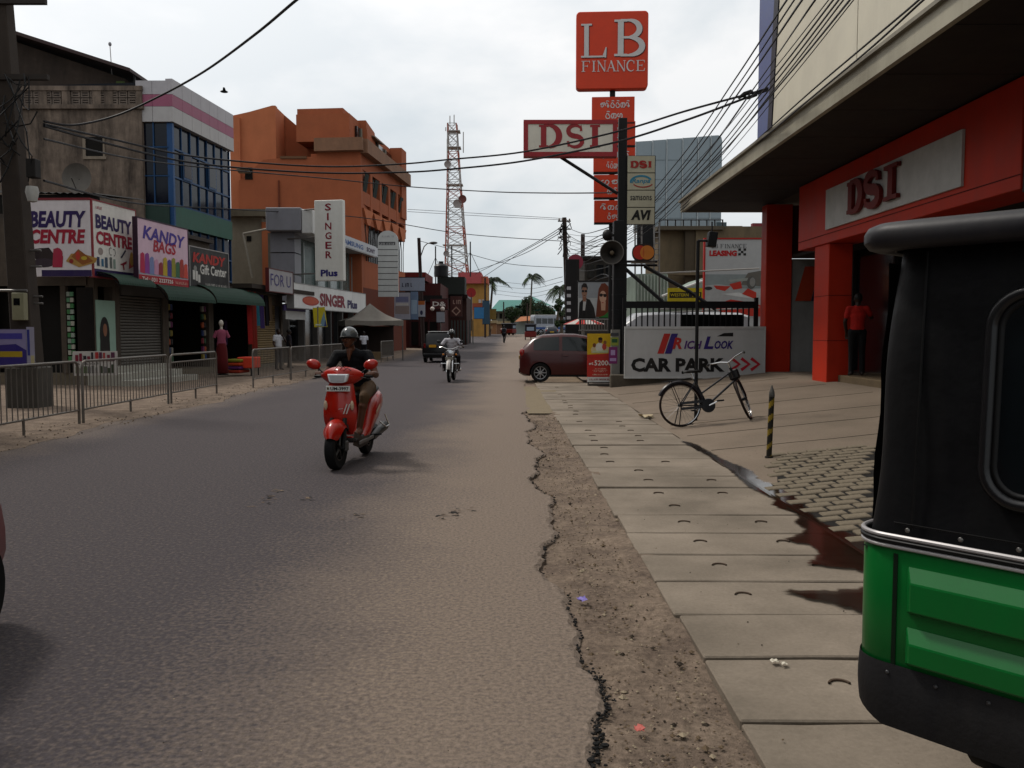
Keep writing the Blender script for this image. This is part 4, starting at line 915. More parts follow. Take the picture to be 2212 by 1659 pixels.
# ---------- auto rickshaw close by on the right (local x = its right, y = forward)
def rickshaw(name, label, green='#0a6a30', detail=True):
    o = thing(name, label, 'auto rickshaw', (0, 0, 0))
    CAN = mat('#0f1013', 0.55, var=0.2, scale=3, bump=0.35, bscale=7, dirt=0.2, dirtcol='#2a2826', dscale=2.5, spec=0.12); GRN = mat(green, 0.32, var=0.08, coat=0.15, scale=3, dirt=0.18, dirtcol='#24402a', dscale=3)
    W_, Ln = 1.3, 2.55
    def plan(inset, r, y1=None, n=7, back=0.0, front=1.5):
        x0, x1, y0 = inset, W_ - inset, back + inset; y1 = front; p = []
        p += [(x0, y1)]
        p += [(x0 + r - r*math.cos(R(90*i/n)), y0 + r - r*math.sin(R(90*i/n))) for i in range(n+1)]
        p += [(x1 - r + r*math.sin(R(90*i/n)), y0 + r - r*math.cos(R(90*i/n))) for i in range(n+1)]
        p += [(x1, y1)]
        return p
    def shell(levels, nm, m, cap=None, th=None):
        """levels: (z, inset, radius, back, front)"""
        mb = MB(); rows = [[(x, y, z) for x, y in plan(i, r, back=b, front=f)] for z, i, r, b, f in levels]
        mb.grid(rows)
        if cap: mb.add(rows[-1], [tuple(range(len(rows[-1])))])
        return mb.build(nm, m, o, smooth=True)
    # lower body
    shell([(0.54, 0.01, 0.1, 0, 1.5), (0.56, 0.0, 0.1, 0, 1.5), (0.88, 0.0, 0.1, 0, 1.5), (0.9, 0.01, 0.1, 0, 1.5)], 'lower_body', GRN)
    MB().grid([[(0.02, 0.02, 0.88), (1.28, 0.02, 0.88)], [(0.02, 1.5, 0.88), (1.28, 1.5, 0.88)]]).build('deck', CAN, o)
    # engine door: raised trapezoid ribs
    def rib(x0, x1, z0, z1, d, nm='pressing'):
        mb = MB(); a = [(x0, -0.002, z0), (x1, -0.002, z0), (x1, -0.002, z1), (x0, -0.002, z1)]; s = 0.018; b = [(x0+s, -d, z0+s*0.6), (x1-s, -d, z0+s*0.6), (x1-s, -d, z1-s*2.2), (x0+s, -d, z1-s*2.2)]
        mb.add(a + b, [(4,5,6,7), (0,1,5,4), (1,2,6,5), (2,3,7,6), (3,0,4,7)]); return mb.build(nm, GRN, o, bevel=0.003)
    rib(0.165, 1.135, 0.72, 0.85, 0.028); rib(0.165, 1.135, 0.575, 0.68, 0.028)
    MB().bx(0.125, 0.137, -0.0035, 0.004, 0.56, 0.88).bx(1.163, 1.175, -0.0035, 0.004, 0.56, 0.88).build('door_seam', mat('#04200d', 0.6), o)
    # rubber skirt with rivets
    mb = MB(); rows = []
    pl = plan(-0.006, 0.11, front=0.45)
    for t in range(6):
        row = []
        for k, (x, y) in enumerate(pl):
            dist = min(abs(x+0.006), abs(W_+0.006-x)); s = min(1, dist/0.28)
            if y > 0.12: s = -min(1, (y-0.12)/0.3)*0.9
            zb = 0.43 - 0.12*max(-1, s)
            z = 0.565 + (zb-0.565)*t/5; row.append((x, y - (0.01 if y < 0.1 else 0)*math.sin(math.pi*t/5), z))
        rows.append(row)
    mb.grid(rows); mb.build('rubber_skirt', mat('#1f1f22', 0.65, var=0.2, scale=6, dirt=0.3, dirtcol='#39352f', bump=0.1), o, smooth=True)
    for i in range(9):
        x = 0.12 + i*0.133; MB().ell((x, -0.012, 0.54), (0.006, 0.004, 0.006), 8).build('rivet', mat('#5b5b5c', 0.4, metal=0.7), o)
    # hood
    def hl(z):
        t = (z-0.9)/0.83; return (z, 0.012 + 0.035*t + 0.006*math.sin(t*7), 0.10 + 0.03*t, 0.015*t, 1.45)
    hood = shell([hl(0.9 + 0.83*i/12) for i in range(13)], 'hood', CAN)
    # roof with a rolled lip
    shell([(1.735, 0.05, 0.10, 0.0, 2.3), (1.727, 0.03, 0.10, 0.0, 2.32), (1.726, 0.012, 0.10, 0, 2.33), (1.733, -0.006, 0.10, 0, 2.34), (1.75, -0.016, 0.10, 0, 2.35), (1.775, -0.016, 0.10, 0, 2.35), (1.793, -0.008, 0.10, 0, 2.34), (1.804, 0.01, 0.10, 0, 2.32), (1.81, 0.05, 0.11, 0.0, 2.3), (1.82, 0.2, 0.12, 0.0, 2.2), (1.828, 0.4, 0.14, 0.0, 2.0)], 'roof', mat('#2b2a2f', 0.5, var=0.15, bump=0.12, bscale=9, dirt=0.25, dirtcol='#4a463f', dscale=3, spec=0.2), cap=True)
    MB().path([(p[0], p[1]-0.002, 1.732) for p in plan(0.045, 0.11, front=1.4)], 0.004, 5).build('roof_piping', BLACK, o)
    # trim bands
    for z, r, m in ((0.928, 0.007, mat('#a5a2a2', 0.4, metal=0.3)), (0.913, 0.008, BLACK), (0.899, 0.006, mat('#a5a2a2', 0.4, metal=0.3))):
        MB().path([(p[0], p[1], z) for p in plan(-0.004, 0.105, front=1.45)], r, 8).build('trim_band', m, o, smooth=True)
    # rear window: raised rubber frame and dark pane
    def rr(x0, x1, z0, z1, r, y, n=8):
        p = []
        for cx, cz, a in ((x1-r, z0+r, -90), (x1-r, z1-r, 0), (x0+r, z1-r, 90), (x0+r, z0+r, 180)): p += [(cx+r*math.cos(R(a+i*90/n)), y, cz+r*math.sin(R(a+i*90/n))) for i in range(n+1)]
        return p
    f = rr(0.35, 0.95, 1.06, 1.60, 0.09, 0.0); f = [(x, 0.006 + 0.06*(z-0.9) - 0.012, z) for x, y, z in f]
    MB().path(f, 0.017, 10, closed=True).build('window_frame', mat('#1a1a1c', 0.35, coat=0.3), o, smooth='all')
    f2 = rr(0.37, 0.93, 1.08, 1.58, 0.075, 0.0); f2 = [(x, 0.002 + 0.06*(z-0.9) - 0.002, z) for x, y, z in f2]; MB().path(f2, 0.012, 8, closed=True).build('window_seal', BLACK, o, smooth='all')
    f3 = [(x, y-0.006, z) for x, y, z in f2]
    MB().add(f3, [tuple(range(len(f3)))]).build('rear_window', mat('#14191c', 0.12, spec=0.6), o)
    # canvas seams, press studs and the engine door latch
    for x in (0.17, 1.13): MB().path([(x, 0.012 + 0.06*(z-0.9) - 0.008, z) for z in [0.95 + 0.77*i/8 for i in range(9)]], 0.0035, 5).build('canvas_seam', BLACK, o)
    MB().path([(x, 0.004, 0.965) for x in [0.12 + 1.06*i/8 for i in range(9)]], 0.003, 5).build('canvas_hem', BLACK, o)
    for i in range(8): MB().ell((0.16 + 0.14*i, 0.0, 0.95), (0.007, 0.004, 0.007), 8).build('press_stud', mat('#8a8885', 0.35, metal=0.8), o)
    MB().box((0.65, -0.03, 0.70), (0.09, 0.02, 0.03)).build('door_latch', IRON, o, bevel=0.006)
    # loose side curtain on the left edge
    mb = MB(); rows = []
    for i in range(14):
        z = 0.88 + 0.82*i/13; t = i/13
        rows.append([(-0.005 + 0.035*t - 0.02*(1-t) + 0.004*math.sin(i*1.3), 0.13 + 0.03*j + 0.03*(1-t), z) for j in range(3)])
    mb.grid(rows); mb.build('side_curtain', mat('#0c0c0d', 0.7), o, smooth=True)
    # front end (out of sight from here, but there)
    MB().bx(0.1, 1.2, 1.5, 2.3, 0.38, 0.46).build('floor', CAN, o)
    mb = MB().grid([[(0.35 + 0.1*abs(a)*0 + 0.3 + 0.35*math.sin(R(t)), 2.05 + 0.45*math.cos(R(t)), z) for t in range(-90, 91, 15)] for a, z in ((0, 0.42), (0, 0.7), (0, 1.0))]); mb.build('nose', GRN, o, smooth=True)
    MB().grid([[(0.12, 2.18, 1.0), (1.18, 2.18, 1.0)], [(0.14, 1.95, 1.72), (1.16, 1.95, 1.72)]]).build('windscreen', GLASS_D, o)
    for x in (0.12, 1.18): MB().tube((x, 2.18, 1.0), (x+(0.02 if x < 0.5 else -0.02), 1.95, 1.73), 0.018, n=6).build('screen_post', CAN, o)
    MB().bx(0.12, 1.18, 0.6, 1.15, 0.5, 0.68).build('seat', mat('#2b2320', 0.6), o, bevel=0.04)
    wheel(o, (0.14, 0.78, 0.2), 0.2, 0.1, 'x', rimcol='#333333'); wheel(o, (1.16, 0.78, 0.2), 0.2, 0.1, 'x', rimcol='#333333'); wheel(o, (0.65, 2.2, 0.2), 0.2, 0.1, 'x', rimcol='#333333')
    MB().ell((0.65, 2.5, 0.85), (0.09, 0.05, 0.09), 10).build('headlight', mat('#d0d0c8', 0.1), o, smooth=True)
    return o
rk = rickshaw('auto_rickshaw', 'green auto rickshaw with black hood parked close on the right')
rk.location = (0.99, 2.45, 0); rk.rotation_euler.z = R(-49.2)

# ---------- red scooter (local -y = forward)
def scooter():
    o = thing('motor_scooter', 'red motor scooter with white number plate riding toward the camera', 'scooter', (0, 0, 0))
    RP = mat('#a3200f', 0.3, var=0.08, coat=0.35, scale=5, dirt=0.15, dirtcol='#4a2a1e', dscale=6); GP = mat('#34302e', 0.6, var=0.15); wr = 0.235
    fw = wheel(o, (0, -0.62, wr), wr, 0.11, 'x', name='front_wheel', rimcol='#3a3836', rim_r=0.58, spokes=5); fw.rotation_euler.z = R(-4)
    wheel(o, (0, 0.60, wr), wr, 0.1, 'x', name='rear_wheel', rimcol='#3a3836', rim_r=0.58, spokes=5)
    # fork legs
    MB().tube((-0.085, -0.62, wr), (-0.07, -0.52, 0.55), 0.024).tube((0.085, -0.62, wr), (0.07, -0.52, 0.55), 0.024).tube((-0.1, -0.62, wr), (0.1, -0.62, wr), 0.018).build('fork', mat('#252424', 0.5), o, smooth=True)
    MB().box((0.11, -0.6, wr+0.02), (0.03, 0.1, 0.12)).build('brake_drum', mat('#4a4846', 0.5), o, bevel=0.02)
    # front mudguard: beak that wraps the wheel
    mb = MB(); rows = []
    for i in range(13):
        a = R(155 - 118*i/12); hw = 0.112*math.sin(math.pi*min(0.5, (i+1.6)/13))**0.6; hw = max(0.04, hw); Rm = wr + 0.035 + 0.03*math.sin(math.pi*i/12)
        row = []
        for j in range(9):
            u = -1 + j/4; drop = 0.095*(abs(u)**2.4); rad = Rm - drop
            row.append((u*hw, -0.62 + rad*math.cos(a), wr + rad*math.sin(a) + 0.02))
        rows.append(row)
    mb.grid(rows); mb.build('front_mudguard', RP, o, smooth='all', subsurf=1)
    # apron: convex leg shield with crease, lofted in z
    mb = MB(); rows = []
    prof = [(0.36, 0.13, -0.44, 0.02), (0.44, 0.165, -0.50, 0.05), (0.53, 0.185, -0.54, 0.075), (0.62, 0.19, -0.545, 0.085), (0.72, 0.18, -0.53, 0.085), (0.80, 0.165, -0.51, 0.08), (0.88, 0.15, -0.485, 0.07), (0.95, 0.13, -0.46, 0.06)]
    for z, w, y, b in prof:
        row = []
        for j in range(13):
            u = -1 + j/6; row.append((u*w, y + b*(abs(u)**1.8) + 0.012*math.exp(-((abs(u)-0.55)/0.12)**2), z))
        rows.append(row)
    mb.grid(rows); mb.build('front_apron', RP, o, smooth='all', subsurf=1)
    mb = MB(); rows = []
    for z, w, y, b in prof: rows.append([(u*w*0.97, y + b + 0.02 + 0.05*(1-u*u), z) for u in (-1, -0.5, 0, 0.5, 1)])
    mb.grid(rows); mb.build('inner_shield', GP, o, smooth='all')
    # side indicators in the apron
    for sg in (-1, 1):
        MB().ell((sg*0.148, -0.505, 0.69), (0.022, 0.016, 0.055), 10).build('indicator', mat('#b9a48c', 0.2, coat=0.4), o, smooth=True)
    mb = MB()
    for q in range(2): ribbon(mb, [(0.065+q*0.03, 0.60), (0.105+q*0.03, 0.71)], 0.014, -0.549 + q*0.006)
    ribbon(mb, [(0.06, 0.66), (0.02, 0.655), (0.01, 0.65)], 0.006, -0.551); mb.build('decal', flat('#b9b3ae'), o, fixn=False)
    # cowl with headlamp
    mb = MB(); rows = []
    for i in range(15):
        x = -0.24 + 0.48*i/14; t = abs(x)/0.24; hh = 0.09*(1-t**2.2) + 0.026; zc = 1.0 + 0.012*t; yc = -0.41 + 0.07*t; dp = 0.10*(1-t**1.6) + 0.028
        rows.append([(x, yc + dp*math.cos(R(a)), zc + hh*math.sin(R(a))) for a in range(0, 360, 30)])
    mb.grid(rows, cu=True); mb.add(rows[0], [tuple(range(12))]); mb.add(rows[-1], [tuple(range(12))]); mb.build('handlebar_cowl', RP, o, smooth='all', subsurf=1)
    hl = MB(); a = [(-0.118, 1.035), (0.118, 1.035), (0.095, 0.95), (0.06, 0.938), (-0.06, 0.938), (-0.095, 0.95)]
    hl.prism(a, -0.548, -0.46); hl.build('headlight', mat('#d4d8da', 0.15, metal=0.0, coat=0.7), o, bevel=0.012, seg=2, smooth=True)
    MB().prism([(-0.09, 1.022), (0.09, 1.022), (0.07, 0.957), (-0.07, 0.957)], -0.5545, -0.55).build('lens', mat('#b8bec0', 0.08, metal=0.3), o)
    pt = MB().bx(-0.135, 0.135, -0.528, -0.52, 0.845, 0.905).build('number_plate', flat('#c3c3be'), o, bevel=0.003)
    text(pt, 'UM-3997', -0.085, 0.856, 0.205, 0.038, flat('#17171a'), y=-0.5295, bold=0.03); art(pt, [('#5a4a2a', oval(-0.112, 0.876, 0.012, 0.016, 10))], y=-0.5295, name='crest')
    # dark gap between apron and mudguard, floor-side fairings, cable loops
    MB().bx(-0.10, 0.10, -0.50, -0.42, 0.40, 0.52).build('inner_fender', GP, o, bevel=0.02)
    for sg in (-1, 1):
        mb = MB().grid([[(sg*0.155, -0.44, 0.40), (sg*0.175, -0.2, 0.31), (sg*0.19, 0.1, 0.30)], [(sg*0.13, -0.42, 0.24), (sg*0.15, -0.2, 0.18), (sg*0.17, 0.1, 0.20)]]); mb.build('floor_fairing', mat('#4a403a', 0.5, var=0.15, dirt=0.3), o)
    for k in range(3): MB().path([(0.16-0.03*k, -0.33, 1.02), (0.10-0.05*k, -0.50, 1.10+0.015*k), (-0.02-0.04*k, -0.46, 1.02)], 0.004, 5).build('brake_cable', BLACK, o)
    # bars, levers, grips, mirrors
    for sg in (-1, 1):
        MB().tube((sg*0.2, -0.36, 1.005), (sg*0.33, -0.30, 1.0), 0.017).build('grip', BLACK, o, smooth=True)
        MB().path([(sg*0.22, -0.40, 0.995), (sg*0.28, -0.41, 0.985), (sg*0.33, -0.38, 0.975)], 0.006, 6).build('brake_lever', BLACK, o)
        MB().path([(sg*0.2, -0.36, 1.02), (sg*0.25, -0.36, 1.07), (sg*0.30, -0.35, 1.10)], 0.007, 6).build('mirror_stem', BLACK, o)
        m = MB(); m.ell((sg*0.325, -0.36, 1.135), (0.085, 0.045, 0.058), 12); m.rot(Matrix.Translation((sg*0.325, -0.36, 1.135)) @ Matrix.Rotation(R(-sg*14), 4, 'Y') @ Matrix.Translation((-sg*0.325, 0.36, -1.135))); m.build('mirror', RP, o, smooth=True)
    # floor, tunnel, belly, seat, rear body
    MB().bx(-0.16, 0.16, -0.42, 0.12, 0.27, 0.32).build('footboard', GP, o, bevel=0.015)
    mb = MB(); rows = []
    for y, w, z0, z1 in [(-0.40, 0.12, 0.28, 0.34), (-0.1, 0.17, 0.22, 0.30), (0.12, 0.19, 0.24, 0.42), (0.28, 0.20, 0.30, 0.66), (0.5, 0.20, 0.40, 0.74), (0.75, 0.18, 0.52, 0.78), (0.92, 0.11, 0.62, 0.78), (0.98, 0.04, 0.68, 0.76)]:
        c = (z0+z1)/2; h = (z1-z0)/2; rows.append([(w*math.copysign(abs(math.cos(R(a)))**0.6, math.cos(R(a))), y, c + h*math.copysign(abs(math.sin(R(a)))**0.7, math.sin(R(a)))) for a in range(0, 360, 24)])
    mb.grid(rows, cu=True); mb.add(rows[-1], [tuple(range(15))]); mb.add(rows[0], [tuple(range(15))]); mb.build('rear_body', RP, o, smooth='all')
    mb = MB(); rows = []
    for y, w, z in [(0.14, 0.10, 0.76), (0.2, 0.13, 0.79), (0.4, 0.14, 0.785), (0.6, 0.135, 0.81), (0.85, 0.11, 0.84), (0.93, 0.05, 0.83)]:
        rows.append([(w*math.cos(R(a)), y, z - 0.05 + 0.05*math.sin(R(a))) for a in range(0, 360, 30)])
    mb.grid(rows, cu=True); mb.add(rows[0], [tuple(range(12))]); mb.add(rows[-1], [tuple(range(12))]); mb.build('seat', mat('#15130f', 0.6, bump=0.1), o, smooth='all')
    for sg in (-1, 1):
        b = MB().bx(sg*0.175-0.01, sg*0.175+0.01, -0.32, 0.3, 0.23, 0.275); b.build('side_trim', mat('#6a6562', 0.5), o, bevel=0.008)
        mb = MB(); mb.add([(sg*0.206, 0.34, 0.52), (sg*0.206, 0.5, 0.60), (sg*0.206, 0.5, 0.63), (sg*0.206, 0.34, 0.56)], [(0, 1, 2, 3)]); mb.build('decal', flat('#c4b9a8'), o)
    MB().bx(-0.13, 0.13, 0.38, 0.75, 0.17, 0.36).build('engine', mat('#2b2a29', 0.6, metal=0.3), o, bevel=0.03)
    MB().tube((0.15, 0.3, 0.24), (0.17, 0.85, 0.32), 0.045, 0.06, n=12).build('silencer', mat('#3a3836', 0.4, metal=0.5), o, smooth=True)
    MB().tube((0.14, 0.3, 0.27), (0.27, 0.32, 0.28), 0.012).tube((-0.14, 0.3, 0.27), (-0.24, 0.32, 0.28), 0.012).build('foot_peg', IRON, o)
    MB().path([(0.17, 0.62, 0.40), (0.24, 0.66, 0.33), (0.23, 0.86, 0.33), (0.17, 0.9, 0.46)], 0.009, 6).build('guard_rail', CHROME, o)
    MB().tube((0, -0.50, 0.5), (0, -0.36, 1.0), 0.03).build('steering_column', IRON, o)
    return o
SCO = scooter(); SCO.location = (-1.855, 9.82, 0); SCO.rotation_euler.z = R(-5.3)

# ---------- motorcycle
def motorcycle():
    o = thing('motorcycle', 'dark motorcycle with round chrome headlight ridden by man in white shirt', 'motorcycle', (0, 0, 0)); wr = 0.3
    BLK = mat('#141416', 0.3, coat=0.4)
    wheel(o, (0, -0.64, wr), wr, 0.085, 'x', name='front_wheel', rimcol='#8a8a8a', rim_r=0.78, spokes=12); wheel(o, (0, 0.62, wr), wr, 0.10, 'x', name='rear_wheel', rimcol='#8a8a8a', rim_r=0.78, spokes=12)
    MB().tube((-0.085, -0.64, wr), (-0.085, -0.44, 0.92), 0.022).tube((0.085, -0.64, wr), (0.085, -0.44, 0.92), 0.022).build('fork', CHROME, o, smooth=True)
    MB().torus((0, -0.64, wr), wr+0.03, 0.06, 'x', 16, 6, a0=30, a1=165).build('front_mudguard', mat('#b0aca6', 0.3, metal=0.4), o, smooth=True)
    MB().lathe([(0.001, -0.1), (0.095, -0.09), (0.105, -0.06), (0.09, 0.04), (0.04, 0.08), (0.001, 0.08)], (0, -0.50, 0.86), 'y', 20).build('headlight', CHROME, o, smooth=True)
    MB().bx(-0.12, 0.12, -0.60, -0.59, 0.66, 0.75).build('number_plate', flat('#8a867c'), o)
    MB().path([(-0.36, -0.28, 1.02), (-0.24, -0.36, 1.04), (-0.08, -0.42, 0.98), (0.08, -0.42, 0.98), (0.24, -0.36, 1.04), (0.36, -0.28, 1.02)], 0.014, 8).build('handlebar', CHROME, o, smooth=True)
    for sg in (-1, 1):
        MB().path([(sg*0.26, -0.36, 1.04), (sg*0.32, -0.37, 1.16)], 0.007, 6).build('mirror_stem', BLK, o); MB().ell((sg*0.34, -0.37, 1.2), (0.06, 0.02, 0.045), 10).build('mirror', BLK, o, smooth=True)
        MB().ell((sg*0.19, -0.48, 0.82), (0.035, 0.035, 0.03), 8).build('indicator', mat('#b9772a', 0.3), o, smooth=True)
        MB().tube((sg*0.1, 0.05, 0.32), (sg*0.28, 0.05, 0.31), 0.014).build('foot_peg', BLK, o)
    mb = MB(); rows = []
    for y, w, z0, z1 in [(-0.38, 0.06, 0.78, 0.88), (-0.25, 0.13, 0.72, 0.95), (-0.05, 0.14, 0.72, 0.95), (0.12, 0.09, 0.72, 0.86), (0.2, 0.06, 0.72, 0.82)]:
        c = (z0+z1)/2; h = (z1-z0)/2; rows.append([(w*math.cos(R(a)), y, c+h*math.sin(R(a))) for a in range(0, 360, 30)])
    mb.grid(rows, cu=True); mb.add(rows[0], [tuple(range(12))]); mb.build('tank', mat('#3a1512', 0.25, coat=0.6), o, smooth='all')
    MB().bx(-0.12, 0.12, 0.1, 0.8, 0.74, 0.83).build('seat', BLACK, o, bevel=0.03); MB().bx(-0.13, 0.13, -0.25, 0.3, 0.3, 0.7).build('engine', mat('#3c3a38', 0.5, metal=0.5), o, bevel=0.04)
    MB().tube((0, -0.44, 0.9), (0, -0.3, 0.35), 0.03).tube((0.06, 0.1, 0.75), (0.1, 0.62, wr), 0.025).tube((-0.06, 0.1, 0.75), (-0.1, 0.62, wr), 0.025).build('frame', BLK, o)
    MB().path([(-0.30, -0.35, 0.45), (-0.27, -0.4, 0.55), (0.27, -0.4, 0.55), (0.30, -0.35, 0.45)], 0.014, 6).tube((-0.24, -0.38, 0.55), (-0.22, -0.3, 0.3), 0.012).tube((0.24, -0.38, 0.55), (0.22, -0.3, 0.3), 0.012).build('crash_bar', CHROME, o)
    MB().tube((0.16, -0.1, 0.28), (0.18, 0.8, 0.34), 0.04).build('silencer', CHROME, o, smooth=True)
    return o
MOT = motorcycle(); g = gp(972, 826); MOT.location = (g.x, g.y + 0.66, 0); MOT.rotation_euler.z = R(-2)
# ================================================================== PEOPLE
def hand_prims(wr, d, pn, thumb_side, curl, mi, rad=0.0095):
    """palm, four jointed fingers of unequal length and a thumb"""
    d = Vector(d).normalized(); pn = Vector(pn); pn = (pn - d*pn.dot(d)).normalized(); sd = d.cross(pn).normalized() * thumb_side
    P = []
    for i in range(4): P.append((wr, wr + d*0.085 + sd*(0.030 - 0.02*i), 0.02, 0.0145, mi))
    for i, ln in enumerate((0.068, 0.078, 0.072, 0.056)):
        p = wr + d*0.088 + sd*(0.033 - 0.022*i); v = d.copy(); a = 0
        for j, f in enumerate((0.42, 0.32, 0.26)):
            a += R(curl); v = (d*math.cos(a) + pn*math.sin(a)); q = p + v*ln*f; P.append((p, q, rad*(1.0 - 0.1*j), rad*(0.92 - 0.1*j), mi)); p = q
    t0 = wr + d*0.025 + sd*0.025; t1 = t0 + (d*0.55 + sd*0.75 + pn*0.25).normalized()*0.04; t2 = t1 + (d*0.85 + sd*0.2 + pn*0.45).normalized()*0.032
    P += [(t0, t1, rad*1.35, rad*1.15, mi), (t1, t2, rad*1.15, rad*0.9, mi)]
    return P
def person(label, J, cols, loc, rz, sleeve=0.55, trouser=0.95, voxel=0.011, parent=None, hair='#120d0b', hair_on=True, helmet=None, group=None, scale=1.0, curl=22, shoe='#2a211c', bulk=1.0, face_yaw=0.0, eyes=False, barefoot=False, palm=(0, 0, -1)):
    """one continuous body grown from tapered limbs; skin and clothes as material zones; hair or helmet as children"""
    V = {k: Vector(v) for k, v in J.items()}
    SK, SHI, TRO, SHO = 0, 1, 2, 3
    P = []; E = []
    pel, che, nec, hd = V['pelvis'], V['chest'], V['neck'], V['head']
    for i in range(7):
        t = i/6; c = pel.lerp(che, t); E.append((c, (0.160*(1-t)+0.168*t - 0.02*math.sin(math.pi*t), 0.118 + 0.006*math.sin(math.pi*t), 0.10), SHI if t > 0.12 else TRO))
    E.append((che.lerp(nec, 0.45), (0.165, 0.105, 0.115), SHI)); E.append((che.lerp(nec, 0.78), (0.115, 0.08, 0.075), SHI))
    P.append((nec - Vector((0, -0.01, 0.03)), hd - Vector((0, -0.02, 0.07)), 0.056, 0.052, SK))
    if eyes:
        for t in range(5): P.append((nec + Vector((0.0, -0.075-0.008*t, -0.0-0.026*t)), nec + Vector((0.0, -0.078-0.008*t, -0.012-0.026*t)), 0.036-0.006*t, 0.034-0.006*t, SK))
    # head: skull, jaw, brow, nose, lips, chin, ears
    Rh = Matrix.Rotation(face_yaw, 3, 'Z')
    def hp(x, y, z): return hd + Rh @ Vector((x, y, z))
    E += [(hp(0, 0.012, 0.025), (0.074, 0.094, 0.092), SK), (hp(0, -0.022, -0.035), (0.058, 0.070, 0.078), SK), (hp(0, -0.045, -0.082), (0.034, 0.034, 0.028), SK), (hp(0, -0.072, 0.028), (0.05, 0.02, 0.014), SK), (hp(0, -0.078, -0.055), (0.026, 0.016, 0.014), SK)]
    P.append((hp(0, -0.082, 0.018), hp(0, -0.103, -0.022), 0.010, 0.015, SK))
    for s in (-1, 1): E.append((hp(s*0.075, 0.015, -0.012), (0.012, 0.022, 0.032), SK)); E.append((hp(s*0.036, -0.068, -0.018), (0.024, 0.018, 0.02), SK))
    for s, sf in ((-1, 'l'), (1, 'r')):
        sh, el, wr = V['sh'+sf], V['el'+sf], V['wr'+sf]
        P.append((nec - Vector((0, 0, 0.05)), sh, 0.055, 0.062, SHI))
        m = sh.lerp(el, sleeve)
        P.append((sh, m, 0.064*bulk, 0.058*bulk, SHI)); P.append((m, el, 0.043, 0.040, SK if sleeve < 0.99 else SHI)); P.append((el, el.lerp(wr, 0.35), 0.040, 0.040, SK)); P.append((el.lerp(wr, 0.35), wr, 0.040, 0.027, SK))
        P += hand_prims(wr, wr - el, palm, -s if palm[2] < 0 else s, curl, SK)
        hi, kn, an, to = V['hi'+sf], V['kn'+sf], V['an'+sf], V['to'+sf]
        P.append((pel, hi, 0.11, 0.10, TRO)); P.append((hi, kn, 0.092*bulk, 0.064*bulk, TRO))
        if trouser > 1.0: m2 = an
        else: m2 = kn.lerp(an, max(0.02, trouser))
        P.append((kn, m2, 0.063*bulk, (0.055 if trouser > 0.5 else 0.058)*bulk, TRO)); P.append((m2, an, 0.05 if trouser < 0.5 else 0.04, 0.036, SK))
        P.append((kn.lerp(an, 0.3), kn.lerp(an, 0.31), 0.056, 0.056, TRO if trouser > 0.4 else SK))
        fm = SK if barefoot else SHO
        P.append((an - Vector((0, -0.03, 0.02)), to.lerp(an, 0.25), 0.040, 0.036, fm)); P.append((to.lerp(an, 0.25), to, 0.038, 0.026, fm))
    mb = MB()
    for a, b, r0, r1, mi in P:
        d = (b - a); mb.path([a, b] if d.length > 1e-4 else [a, a + Vector((0, 0, 1e-3))], [r0, r1], 10); mb.ell(a, r0, 10); mb.ell(b, r1, 10)
    for c, r, mi in E: mb.ell(c, r, 14)
    root = mb.build('person', [mat(cols[0], 0.55, var=0.1, scale=14), mat(cols[1], 0.85, var=0.2, scale=9, bump=0.7, bscale=13), mat(cols[2], 0.85, var=0.14, scale=9, bump=0.3, bscale=30), mat(shoe, 0.6)], None, fixn=True)
    md = root.modifiers.new('r', 'REMESH'); md.mode = 'VOXEL'; md.voxel_size = voxel; md.use_smooth_shade = True
    m2 = root.modifiers.new('sm', 'SMOOTH'); m2.factor = 0.5; m2.iterations = 3
    bake(root); me = root.data
    n = len(me.polygons); C = np.empty(n*3); me.polygons.foreach_get('center', C); C = C.reshape(-1, 3)
    best = np.full(n, 1e9); idx = np.zeros(n, dtype=np.int32)
    for a, b, r0, r1, mi in P:
        a_, b_ = np.array(a), np.array(b); ab = b_ - a_; L2 = max(1e-8, ab @ ab); t = np.clip(((C - a_) @ ab)/L2, 0, 1); d = np.linalg.norm(C - a_ - t[:, None]*ab, axis=1) - (r0 + (r1-r0)*t)
        k = d < best; best[k] = d[k]; idx[k] = mi
    for c, r, mi in E:
        q = (C - np.array(c))/np.array(r); d = (np.linalg.norm(q, axis=1) - 1)*min(r)
        k = d < best; best[k] = d[k]; idx[k] = mi
    me.polygons.foreach_set('material_index', idx); me.polygons.foreach_set('use_smooth', [True]*n); me.update()
    if len(me.materials) < 4: print('MATS', len(me.materials))
    root.location = loc; root.rotation_euler.z = rz; root.scale = (scale,)*3
    tag(root, label, 'person', group)
    if hair_on:
        h = MB(); h.ell((0, 0.022, 0.035), (0.083, 0.098, 0.098), 18, z0=-0.35)
        q = random.Random(4); h.v = [tuple(hd + Rh @ (Vector(v)*(1+q.uniform(-0.015, 0.02)) if v[1] > -0.045 or v[2] > 0.09 else Vector((v[0], max(v[1], -0.06), max(v[2], 0.085))))) for v in h.v]
        h.build('hair', mat(hair, 0.6, var=0.3, scale=30), root, smooth='all')
    if eyes:
        for s in (-1, 1):
            MB().ell(hp(s*0.031, -0.083, 0.008), (0.013, 0.007, 0.006), 8).build('eye', flat('#1a120e'), root)
            MB().box(hp(s*0.031, -0.092, 0.030), (0.034, 0.01, 0.007)).build('eyebrow', flat('#15100d'), root)
        MB().box(hp(0, -0.0915, -0.056), (0.04, 0.008, 0.006)).build('lips', flat('#4a2620'), root)
        MB().ell(hp(0, -0.088, -0.044), (0.024, 0.009, 0.005), 8).build('moustache', flat('#15100d'), root)
